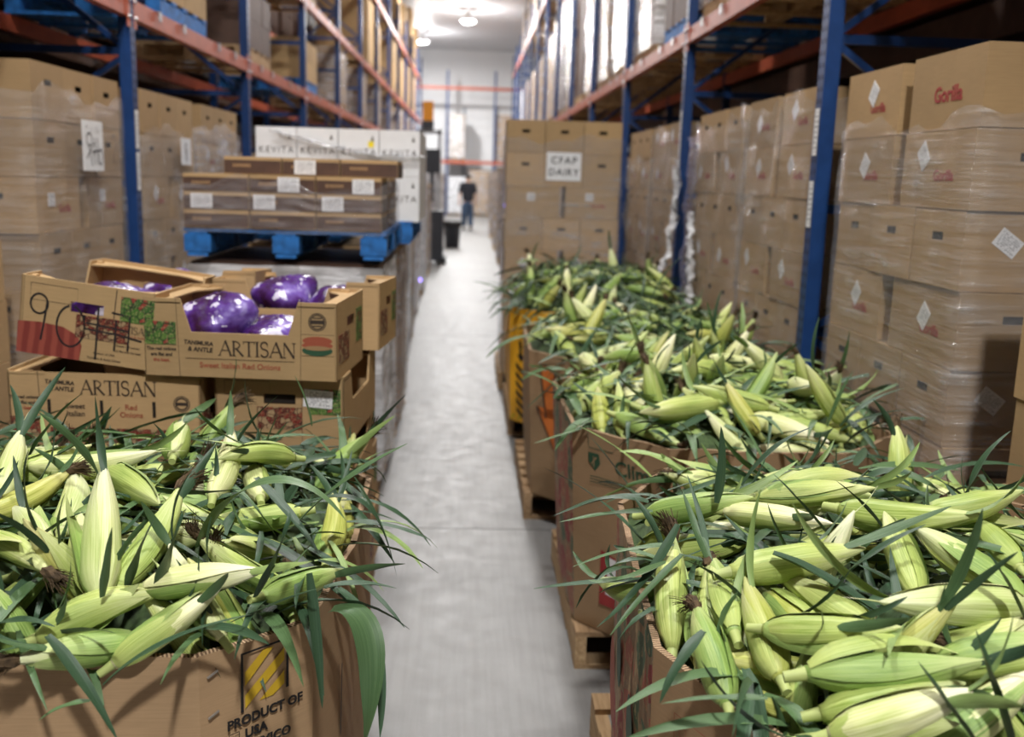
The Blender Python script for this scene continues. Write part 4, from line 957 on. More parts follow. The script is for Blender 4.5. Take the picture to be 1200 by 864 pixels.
# stand-up pallet stacker with an orange housing parked on the left
t = thing('pallet_stacker', 'dark stand-up stacker with orange housing on top, left of aisle', 'stacker', (-0.78, 19.6, 0))
ob('mast', MB().box((-0.22, 0.1, 1.3), (0.08, 0.10, 2.5)).box((0.16, 0.1, 1.3), (0.08, 0.10, 2.5)).box((-0.03, 0.1, 2.5), (0.46, 0.10, 0.08)).box((-0.03, 0.1, 1.4), (0.46, 0.08, 0.08)).mesh('mast', M['galv']), t)
bev(ob('power_unit', MB().box((-0.03, -0.2, 0.55), (0.60, 0.5, 0.95)).mesh('power_unit', M['dark_metal']), t), 0.04, 3)
bev(ob('orange_housing', MB().box((-0.06, -0.05, 2.88), (0.20, 0.16, 0.36)).mesh('orange_housing', M['orange_box']), t), 0.015, 2)
ob('housing_base', MB().box((-0.06, -0.05, 2.62), (0.22, 0.18, 0.16)).mesh('housing_base', M['dark_metal']), t)
ob('control_head', MB().box((0.04, -0.25, 1.95), (0.30, 0.16, 0.45)).box((0.04, -0.2, 1.5), (0.07, 0.07, 0.6)).mesh('control_head', M['dark_metal']), t)
for s in (-1, 1):
    ob('fork', MB().box((s * 0.2, 0.7, 0.07), (0.16, 1.2, 0.06)).mesh('fork', M['dark_metal']), t)
    ob('wheel', MB().tube([(s * 0.27, -0.25, 0.08), (s * 0.33, -0.25, 0.08)], 0.08, 16).mesh('wheel', M['black']), t)
t = thing('trash_bin', 'black waste bin standing on left side of the far aisle', 'bin', (-0.42, 24.0, 0))
ob('bin_body', MB().lathe([(0.0, 0.0), (0.17, 0.0), (0.20, 0.55), (0.22, 0.56), (0.22, 0.60), (0.19, 0.60), (0.16, 0.03), (0.0, 0.03)], 20).mesh('bin_body', M['dark_metal'], True), t)
ob('bin_liner', MB().lathe([(0.205, 0.50), (0.225, 0.53), (0.226, 0.62), (0.2, 0.63), (0.17, 0.5)], 20).mesh('bin_liner', M['black'], True), t)
t = thing('corner_post_roll', 'white upright roll standing right of the aisle', 'roll', (0.52, 9.75, 0))
ob('roll', MB().lathe([(0, 0.12), (0.055, 0.12), (0.055, 0.95), (0.02, 0.95), (0.02, 0.9), (0, 0.9)], 18).mesh('roll', M['white'], True), t)
ob('roll_base', MB().lathe([(0, 0), (0.08, 0), (0.08, 0.02), (0.06, 0.12), (0, 0.12)], 18).mesh('roll_base', plain('orange_base', (0.55, 0.25, 0.06)), True), t)

# ------------------------------------------------------------------ worker walking away
def skin_obj(name, verts, edges, radii, mat, parent, root=0, sub=2):
    me = bpy.data.meshes.new(name); me.from_pydata(verts, edges, []); me.materials.append(mat)
    o = ob(name, me, parent); m = o.modifiers.new('skin', 'SKIN'); m.use_smooth_shade = True
    for i, r in enumerate(radii):
        sv = me.skin_vertices[0].data[i]; sv.radius = (r, r) if not isinstance(r, tuple) else r
    me.skin_vertices[0].data[root].use_root = True
    s = o.modifiers.new('sub', 'SUBSURF'); s.levels = sub; s.render_levels = sub
    return o
P_ = thing('person', 'worker in dark shirt and jeans walking away down the aisle', 'person', (-0.09, 31.8, 0), R(4))
V = [(0, 0, .93), (0, 0.0, 1.10), (0, 0.01, 1.30), (0, 0.01, 1.44), (0, 0.02, 1.52), (0, 0.03, 1.60), (0, 0.03, 1.70)]
Rr = [(.15, .10), (.14, .095), (.16, .10), (.13, .085), .055, (.072, .09), (.06, .075)]
Ed = [(i, i + 1) for i in range(6)]
def add(v, r, frm): V.append(v); Rr.append(r); Ed.append((frm, len(V) - 1)); return len(V) - 1
for s in (-1, 1):
    a = add((s * .17, .01, 1.42), .06, 3); a = add((s * .24, .0, 1.17), .046, a); a = add((s * .27, .09 * s, .93), .034, a); a = add((s * .27, .10 * s, .87), .032, a)
    for k in range(4):
        b = add((s * .27 + (k - 1.5) * .016, .11 * s, .82), .0095, a); add((s * .265 + (k - 1.5) * .015, .125 * s, .765 + .008 * abs(k - 1)), .008, b)
    b = add((s * .235, .12 * s, .85), .010, a); add((s * .23, .135 * s, .81), .009, b)
    h = add((s * .09, 0, .88), .10, 0); k_ = add((s * .10, .05 * s, .50), .062, h); an = add((s * .10, -.10 if s > 0 else .08, .10), .042, k_); add((s * .105, -.10 + .13 if s > 0 else .20, .05), .036, an)
skin_obj('body', V, Ed, Rr, M['skin'], P_)
V2 = [(0, 0, .84), (0, 0, 1.10), (0, .01, 1.30), (0, .01, 1.42), (0, .015, 1.49)]; R2 = [(.21, .16), (.20, .15), (.215, .155), (.18, .13), .08]; E2 = [(i, i + 1) for i in range(4)]
for s in (-1, 1): V2 += [(s * .185, .01, 1.42), (s * .245, .005, 1.14)]; R2 += [.095, .075]; n = len(V2); E2 += [(3, n - 2), (n - 2, n - 1)]
skin_obj('shirt', V2, E2, R2, M['shirt'], P_)
V3 = [(0, 0, .96), (0, 0, .90)]; R3 = [(.19, .14), (.19, .145)]; E3 = [(0, 1)]
for s in (-1, 1):
    V3 += [(s * .09, 0, .84), (s * .10, .05 * s, .50), (s * .10, -.10 if s > 0 else .08, .10)]; R3 += [.14, .10, .08]; n = len(V3); E3 += [(1, n - 3), (n - 3, n - 2), (n - 2, n - 1)]
skin_obj('jeans', V3, E3, R3, M['jeans'], P_)
for s in (-1, 1):
    y = -.10 if s > 0 else .08
    skin_obj('shoe', [(s * .10, y - .06, .045), (s * .102, y + .05, .042), (s * .105, y + .16, .035)], [(0, 1), (1, 2)], [.05, .05, .042], M['black'], P_, 0, 1)
skin_obj('hair', [(0, .015, 1.62), (0, .02, 1.69), (0, .03, 1.735)], [(0, 1), (1, 2)], [(.11, .125), (.115, .13), (.085, .095)], M['hair'], P_)
# ------------------------------------------------------------------ cardboard bulk bins
BINS = {'L': {'rim': 0.9, 'pk': 0.15, 'poly': [(-1.25, 1.53), (-0.435, 1.55), (-0.27, 1.71), (-0.235, 2.1), (-0.25, 2.58), (-0.42, 2.76), (-1.25, 2.76), (-1.42, 2.58), (-1.42, 1.7)]}, 'A': {'rim': 0.9, 'pk': 0.13, 'poly': [(0.49, 1.27), (1.27, 1.22), (1.46, 1.4), (1.46, 2.42), (1.28, 2.68), (0.56, 2.7), (0.385, 2.38), (0.335, 1.6)]}, 'B': {'rim': 0.9, 'pk': 0.15, 'poly': [(0.62, 2.9), (1.16, 2.88), (1.42, 3.13), (1.43, 3.9), (1.22, 4.18), (0.55, 4.18), (0.345, 3.92), (0.35, 3.18)]}, 'C': {'rim': 0.9, 'pk': 0.18, 'poly': [(0.52, 4.36), (1.18, 4.34), (1.42, 4.58), (1.42, 5.4), (1.22, 5.64), (0.5, 5.64), (0.3, 5.4), (0.29, 4.62)]}, 'D': {'rim': 0.9, 'pk': 0.26, 'poly': [(0.47, 5.98), (1.15, 5.96), (1.4, 6.2), (1.4, 7.1), (1.2, 7.34), (0.48, 7.34), (0.27, 7.1), (0.26, 6.22)]}}
for _k, (_t, _s) in dict(L=(0.97, 0.0), A=(0.96, 0.04), B=(0.90, 0.12), C=(0.92, 0.15), D=(0.95, 0.08)).items(): BINS[_k]['k'] = _t; BINS[_k]['sh'] = _s   # taper and lean of each bin
def heap(b, x, y):
    xs = [q[0] for q in b['poly']]; ys = [q[1] for q in b['poly']]
    cx, cy, hx, hy = (min(xs) + max(xs)) / 2, (min(ys) + max(ys)) / 2, (max(xs) - min(xs)) / 2, (max(ys) - min(ys)) / 2
    r = min(1.08, ((abs(x - cx) / hx) ** 4 + (abs(y - cy) / hy) ** 4) ** 0.25)
    return b['rim'] - 0.035 + b['pk'] * (1 - r ** 5)
def inside(b, x, y, m=0.0):
    p = b['poly']; n = len(p)
    for i in range(n):
        (x0, y0), (x1, y1) = p[i], p[(i + 1) % n]
        if ((x1 - x0) * (y - y0) - (y1 - y0) * (x - x0)) / math.hypot(x1 - x0, y1 - y0) < m: return False
    return True
def make_bin(b, label, z0=0.145, th=0.014, mats=None, staples=()):
    """octagonal bin: every side a panel of its own, bulging a little, a corrugated rim strip on each"""
    poly = b['poly']; n = len(poly)
    cx = sum(p[0] for p in poly) / n; cy = sum(p[1] for p in poly) / n
    t = thing('bulk_bin', label, 'bin', (cx, cy, 0), 0, 'cardboard bulk bins of corn')
    frames = []
    rg = np.random.RandomState(len(label))
    inn = []
    for i in range(n):   # inner offset polygon
        a = Vector(poly[i - 1]); p = Vector(poly[i]); c = Vector(poly[(i + 1) % n])
        d1 = (p - a).normalized(); d2 = (c - p).normalized(); n1 = Vector((-d1.y, d1.x)); n2 = Vector((-d2.y, d2.x)); bi = (n1 + n2).normalized()
        inn.append(p + bi * th / max(0.4, bi.dot(n1)))
    for i in range(n):
        j = (i + 1) % n; a, c = Vector(poly[i]), Vector(poly[j]); L = (c - a).length; u = (c - a) / L; nrm = Vector((u.y, -u.x))
        nu, nz = max(2, int(L / 0.08)), 8; rows_o, rows_i = [], []
        for k in range(nz + 1):
            f = k / nz; z = z0 + (b['rim'] - z0) * f; ro, ri = [], []
            for q in range(nu + 1):
                s = q / nu
                bul = 0.022 * math.sin(math.pi * s) * math.sin(math.pi * min(1, 0.12 + f * 0.9)) * min(1, L / 0.5)
                po = a.lerp(c, s) + nrm * bul; pi_ = inn[i].lerp(inn[j], s) + nrm * bul
                kk = 1 - (1 - b['k']) * (1 - f); po = Vector((cx + (po.x - cx) * kk, cy + (po.y - cy) * kk + b['sh'] * (1 - f))); pi_ = Vector((cx + (pi_.x - cx) * kk, cy + (pi_.y - cy) * kk + b['sh'] * (1 - f)))
                wob = 0.004 * math.sin(9 * s + i) if k == nz else 0
                ro.append((po.x - cx, po.y - cy, z + wob)); ri.append((pi_.x - cx, pi_.y - cy, z + wob))
            rows_o.append(ro); rows_i.append(ri)
        mb = MB(); mb.grid(rows_o, 0); mb.grid([r[::-1] for r in rows_i], 1)
        mt = (mats or {}).get(i, 'kraft_bin')
        pn = ob('side_panel', mb.mesh('side_panel', [M[mt], M['kraft_inner']], True), t)
        rim = MB().grid([rows_i[-1], rows_o[-1]], 0)
        rim.uv = [(uv[0] * L * 1.6, uv[1]) for uv in rim.uv]
        ob('corrugated_rim', rim.mesh('corrugated_rim', M['corr']), pn)
        frames.append((Vector((a.x - cx, a.y - cy, 0)), Vector((u.x, u.y, 0)), Vector((nrm.x, nrm.y, 0)), L, math.atan2(u.y, u.x), b))
    t['_frames'] = 0; del t['_frames']
    return t, frames
def mark(t, fr, s, z, name, me, text=False, off=None, rim=0.9):
    """fix a flat printed mark to a bin side at fraction s and height z, leaning with the panel"""
    a, u, nrm, L, ang, b = fr
    f = (z - 0.145) / (rim - 0.145); kk = 1 - (1 - b['k']) * (1 - f)
    bul = 0.022 * math.sin(math.pi * s) * math.sin(math.pi * min(1, 0.12 + f * 0.9)) * min(1, L / 0.5)
    q = a + u * (L * s) + nrm * bul
    p = q * kk + Vector((0, b['sh'] * (1 - f), 0)) + nrm * (0.003 if off is None else 0.0022)
    lean = math.atan2((q * (1 - b['k']) - Vector((0, b['sh'], 0))).dot(nrm), rim - 0.145)
    return ob(name, me, t, (p.x, p.y, z), ((R(90) if text else 0) + lean, 0, ang))
bin_labels = {'L': 'brown cardboard bulk bin printed PRODUCT OF USA MEXICO, near left', 'A': 'nearest right bulk bin with red and green produce print', 'B': 'second right bulk bin printed with dark green Clima lettering',
              'C': 'third right bulk bin printed with a big orange arrow', 'D': 'farthest corn bin, yellow with black arrow and hazard stripes'}
# wooden pallets below
pallet(-0.84, 2.16, 0, 1.1, 1.2, M['wood'], 'wooden pallet under the near left corn bin')
pallet(0.93, 2.14, 0, 1.05, 1.36, M['wood'], 'wooden pallet under the nearest right corn bin')
pallet(0.93, 3.76, 0, 1.06, 1.04, M['wood'], 'wooden pallet under the second right corn bin')
pallet(0.85, 5.32, 0, 1.10, 1.04, M['wood'], 'wooden pallet under the third right corn bin')
pallet(0.83, 6.98, 0, 1.10, 1.04, M['wood'], 'wooden pallet under the yellow corn bin')
tL, fL = make_bin(BINS['L'], bin_labels['L'])
fr = fL[1]   # chamfer facing the camera
for pts in ([(-0.040, -0.012), (-0.040, 0.014), (-0.004, 0.044), (0.018, 0.044)], [(-0.040, -0.055), (-0.040, -0.030), (0.040, 0.034), (0.040, 0.010)], [(-0.012, -0.050), (0.040, -0.010), (0.040, -0.036), (0.016, -0.050)]):
    mark(tL, fr, 0.54, 0.832, 'printed_stripe', MB().face([(p[0], 0, p[1]) for p in pts]).mesh('printed_stripe', M['yellow_ink']))
mark(tL, fr, 0.54, 0.832, 'printed_frame', stroke_mesh([([(-0.046, -0.060), (-0.046, 0.050), (0.046, 0.050), (0.046, -0.045)], 0.006)], M['black']))
mark(tL, fr, 0.54, 0.757, 'lettering', text_mesh('PRODUCT OF', 0.0245, M['black'], 0, 0.0009), True)
mark(tL, fr, 0.45, 0.730, 'lettering', text_mesh('USA', 0.0245, M['black'], 0, 0.0009), True)
mark(tL, fr, 0.56, 0.703, 'lettering', text_mesh('MEXICO', 0.0245, M['black'], 0, 0.0009), True)
for z in (0.730, 0.703): mark(tL, fr, 0.26, z, 'tick_box', stroke_mesh([([(-0.010, -0.010), (0.010, -0.010), (0.010, 0.010), (-0.010, 0.010), (-0.010, -0.010)], 0.002)], M['black']))
mark(tL, fr, 0.60, 0.68, 'rule_line', stroke_mesh([([(-0.03, 0), (0.04, 0)], 0.002)], M['black']))
for z in (0.865, 0.79, 0.73, 0.67, 0.61): mark(tL, fr, 0.10, z, 'staple', cached('stp', lambda: MB().bar((-0.010, -0.001, -0.004), (0.010, -0.001, 0.004), 0.003, 0.003).mesh('staple', M['staple'])))
mark(tL, fL[2], 0.45, 0.64, 'printed_bar', stroke_mesh([([(0, -0.08), (0, 0.08)], 0.008)], M['black']))
tA, fA = make_bin(BINS['A'], bin_labels['A'], mats={6: 'veg_print', 5: 'veg_print'})
fr = fA[7]   # chamfer beside the camera: red printed tick list
mark(tA, fr, 0.40, 0.745, 'printed_frame', stroke_mesh([([(-0.06, -0.10), (-0.06, 0.075), (0.09, 0.075)], 0.002)], M['redbrown_ink']))
for k, s in enumerate(('SEEDED', 'SEEDLESS', 'CONTAINS')):
    mark(tA, fr, 0.44, 0.79 - 0.032 * k, 'red_lettering', text_mesh(s, 0.026, M['redbrown_ink'], 0, 0.0004, 1.0, 'LEFT'), True).location += fr[1] * -0.02
    if k < 2: mark(tA, fr, 0.28, 0.79 - 0.032 * k, 'tick_box', stroke_mesh([([(-0.009, -0.009), (0.009, -0.009), (0.009, 0.009), (-0.009, 0.009), (-0.009, -0.009)], 0.0015)], M['redbrown_ink']))
for k, (s, z, rx, rz, m) in enumerate(((0.25, 0.52, 0.07, 0.11, 'redbrown_ink'), (0.55, 0.40, 0.09, 0.08, 'redbrown_ink'), (0.75, 0.60, 0.06, 0.09, 'green_ink'), (0.45, 0.66, 0.05, 0.07, 'green_ink'), (0.8, 0.33, 0.08, 0.08, 'redbrown_ink'))):
    mark(tA, fA[6], s, z, 'printed_vegetable', ELL(rx, rz, m))
tB, fB = make_bin(BINS['B'], bin_labels['B'], mats={6: 'veg_print'})
fr = fB[7]
mark(tB, fr, 0.70, 0.79, 'lettering', text_mesh('Clima', 0.072, M['green_ink'], 0, 0.0005), True)
mark(tB, fr, 0.26, 0.795, 'leaf_emblem', MB().face([(-0.022, 0, 0.03), (0.022, 0, 0.03), (0.024, 0, -0.005), (0.0, 0, -0.034), (-0.024, 0, -0.005)]).mesh('leaf_emblem', M['green_ink']))
mark(tB, fr, 0.26, 0.796, 'leaf_vein', stroke_mesh([([(-0.012, -0.012), (0.012, 0.016)], 0.004), ([(-0.002, -0.02), (0.0, 0.018)], 0.003)], M['kraft_bin'])).location += fr[2] * 0.001
for k in range(3): mark(tB, fr, 0.62, 0.742 - 0.010 * k, 'rule_line', stroke_mesh([([(-0.15, 0), (0.15, 0)], 0.003)], M['green_ink']))
mark(tB, fr, 0.45, 0.86, 'printed_frame', stroke_mesh([([(-0.10, 0.03), (-0.10, -0.02), (0.0, -0.02)], 0.003)], M['green_ink']))
mark(tB, fr, 0.55, 0.38, 'paper_patch', MB().face([(-0.05, 0, -0.07), (0.07, 0, -0.09), (0.05, 0, 0.07), (-0.02, 0, 0.08)]).mesh('paper_patch', M['white']))
mark(tB, fr, 0.52, 0.36, 'red_patch', MB().face([(-0.07, 0, -0.10), (0.09, 0, -0.10), (0.07, 0, 0.09), (-0.04, 0, 0.12)]).mesh('red_patch', M['red_ink']), off=0.006)
tC, fC = make_bin(BINS['C'], bin_labels['C'])
fr = fC[7]
arrow = [(-0.045, 0.25), (0.045, 0.25), (0.045, -0.02), (0.10, 0.03), (0.0, -0.22), (-0.10, 0.03), (-0.045, -0.02)]
am = MB(); am.face([(arrow[k][0], 0, arrow[k][1]) for k in (0, 6, 2, 1)]); am.face([(arrow[k][0], 0, arrow[k][1]) for k in (3, 5, 4)])
mark(tC, fr, 0.50, 0.60, 'printed_arrow', am.mesh('printed_arrow', M['orange_ink']))
mark(tC, fr, 0.50, 0.60, 'arrow_outline', stroke_mesh([([arrow[k] for k in (0, 1, 2, 3, 4, 5, 6, 0)], 0.010)], M['ink'])).location += fr[2] * 0.0012
tD, fD = make_bin(BINS['D'], bin_labels['D'], mats={k: 'yellow_bin' for k in range(8)})
fr = fD[7]
for k in range(6): mark(tD, fr, 0.40, 0.50 - 0.06 * k, 'hazard_stripe', cached('hz', lambda: MB().face([(-0.05, 0, 0.05), (0.05, 0, -0.03), (0.05, 0, -0.06), (-0.05, 0, 0.02)]).mesh('hazard_stripe', M['black'])))
mark(tD, fr, 0.36, 0.62, 'printed_arrow', MB().face([(-0.012, 0, 0.07), (-0.012, 0, -0.02), (-0.035, 0, -0.02), (0, 0, -0.07), (0.035, 0, -0.02), (0.012, 0, -0.02), (0.012, 0, 0.07)]).mesh('printed_arrow', M['black']))
for k in range(5): mark(tD, fr, 0.1 + 0.2 * k, 0.175, 'yellow_patch', cached('hy', lambda: MB().face([(-0.03, 0, -0.02), (0.0, 0, -0.02), (0.03, 0, 0.02), (0.0, 0, 0.02)]).mesh('yellow_patch', M['yellow_ink'])))

# ------------------------------------------------------------------ corn: ear meshes shared by all ears
def ear_profile(t, P=((0, .42), (.04, .50), (.10, .78), (.20, .97), (.36, 1.0), (.54, .94), (.68, .79), (.80, .56), (.89, .36), (.95, .22), (1.0, .06))):
    for (a, ra), (b, rb) in zip(P, P[1:]):
        if t <= b:
            f = (t - a) / (b - a); f = f * f * (3 - 2 * f) if b < 0.3 else f
            return ra + (rb - ra) * f
    return 0.03
EL, ER = 0.26, 0.0325
def ear_axis(t, bend): return Vector((bend * t * t, bend * 0.4 * math.sin(t * 3), EL * t))
def husk_mesh(seed):
    rg = np.random.RandomState(seed); bend = rg.uniform(-0.045, 0.045); nl = rg.randint(4, 7); tw = rg.uniform(-0.5, 0.5); ph = rg.rand(); n, m = 32, 24; rows = []
    for k in range(m + 1):
        t = k / m; row = []; c = ear_axis(t, bend); r0 = ER * ear_profile(t)
        for i in range(n):
            a = i / n; s = (a * nl + tw * t + ph) % 1.0
            r = r0 * (1 + 0.13 * (s - 0.5) * min(1, t * 4) + 0.02 * math.sin(a * 60 + t * 3) + 0.05 * math.sin(a * 12.57 + 5 * t + ph * 6) * math.sin(3.1 * t + ph * 9))
            row.append(c + Vector((r * math.cos(2 * math.pi * a), r * math.sin(2 * math.pi * a), 0)))
        rows.append(row)
    mb = MB().grid(rows, 0, True); mb.face(rows[0][::-1])
    return mb, bend
def outer_mesh(seed, bend, mat):
    """one loose outer husk leaf hugging the ear, its tip lifting away"""
    rg = np.random.RandomState(seed + 100); a0 = rg.uniform(0, 6.28); span = rg.uniform(1.5, 2.3); t0, t1 = 0.02, rg.uniform(0.8, 1.05); rows = []
    for k in range(13):
        f = k / 12; t = t0 + (t1 - t0) * f; w = math.sin(math.pi * min(1, 0.32 + 0.68 * f)) ** 0.7; lift = 1.10 + 0.05 * f + 0.9 * max(0, f - 0.72) ** 1.5
        row = []; c = ear_axis(t, bend); r = max(ER * ear_profile(min(t, 1.0)), 0.010 * (1 if f < 0.9 else 0.6)) * lift
        for i in range(8):
            a = a0 + span * w * (i / 7 - 0.5); e = 1 + 0.05 * abs(i / 7 - 0.5) * 2
            row.append(c + Vector((r * e * math.cos(a), r * e * math.sin(a), 0)))
        rows.append(row)
    return MB().grid(rows).mesh('outer_husk', M[mat], True)
def blade(P0, d, up, L, w, droop, twist, rg, n=10, fold=0.35):
    """a leaf blade: V-folded strip that bends towards -up"""
    rows = []; p = Vector(P0); d = Vector(d).normalized(); side = d.cross(up)
    if side.length < 0.05: side = d.cross(Vector((1, 0, 0.2)))
    side.normalize(); wob = rg.uniform(-1, 1)
    for k in range(n + 1):
        f = k / n
        ww = w * (min(1, 0.45 + 2.2 * f) * (1 - f ** 2.2) ** 0.8) / 2 + 0.0006
        nn = side.cross(d).normalized(); rot = Matrix.Rotation(twist * f, 3, d); s = rot @ side; nv = rot @ nn
        cr = 0.12 * ww * math.sin(f * 14 + wob * 3)
        rows.append([p + s * ww + nv * (fold * ww + cr), p, p - s * ww + nv * (fold * ww - cr)])
        d = (d - up * (droop / n) + side * (0.25 * wob / n)).normalized(); side = (side - d * side.dot(d)).normalized()
        p = p + d * (L / n)
    return rows
def build_lib():
    lib = {}
    for v in range(8):
        mb, bend = husk_mesh(v)
        for c in ('lime', 'pale', 'green', 'yellow'):
            lib['husk', v, c] = mb.mesh('husk', M['husk_' + c], True, 0.00005)
        lib['bend', v] = bend
        for q, mt in enumerate(('husk_lime', 'husk_green', 'husk_pale')): lib['outer', v, q] = outer_mesh(v * 3 + q, bend, mt)
    for v in range(18):
        rg = np.random.RandomState(300 + v); mt = ['leaf_dark', 'leaf_dark', 'leaf_mid', 'leaf_dark', 'leaf_light', 'leaf_mid'][v % 6]
        mb = MB(); mb.grid(blade((0, 0, 0), (0.25, 0, 1), Vector((-1, 0, 0)), rg.uniform(0.10, 0.24), rg.uniform(0.012, 0.026), rg.uniform(0.2, 1.3), rg.uniform(-1.5, 1.5), rg))
        lib['leaf', v] = mb.mesh('leaf', M[mt], True)
    for v in range(5):
        rg = np.random.RandomState(400 + v); mb = MB()
        for k in range(150):
            a = rg.uniform(0, 6.28); r0 = rg.uniform(0, 0.009); p = Vector((r0 * math.cos(a), r0 * math.sin(a), -0.012)); d = Vector((0.3 * math.cos(a) * rg.rand(), 0.3 * math.sin(a) * rg.rand(), 1)); L = rg.uniform(0.025, 0.060)
            bendv = Vector((1.0 + 0.2 * rg.randn(), 0.25 * rg.randn(), -0.25)) ; rows = []
            s = Vector((-math.sin(a), math.cos(a), 0)) * 0.0009
            for q in range(6):
                rows.append([p + s, p - s]); d = (d + bendv * 0.22 + Vector(rg.randn(3)) * 0.10).normalized(); p = p + d * (L / 5)
            mb.grid(rows)
        core = [[Vector((r * math.cos(a * 0.785) + 0.012 * f * f, r * math.sin(a * 0.785), -0.015 + 0.045 * f)) + Vector(rg.randn(3)) * 0.0015 for a in range(8)] for f, r in ((0, .007), (.3, .012), (.6, .012), (.85, .009), (1, .002))]
        mb.grid(core, 0, True)
        lib['silk', v] = mb.mesh('silk', M['silk'])
    lib['stalk'] = MB().tube([(0, 0, -0.035), (0, 0, -0.02), (0, 0, 0.004)], [0.0095, 0.010, 0.0125], 12).mesh('stalk', M['stalk'], True)
    lib['thread'] = MB().tube([(0, 0, -0.004), (0.003, 0.001, 0.025), (-0.002, 0.006, 0.06)], [0.0016, 0.001, 0.0003], 5).mesh('tip_thread', M['husk_pale'], True)
    return lib
LIB = build_lib()
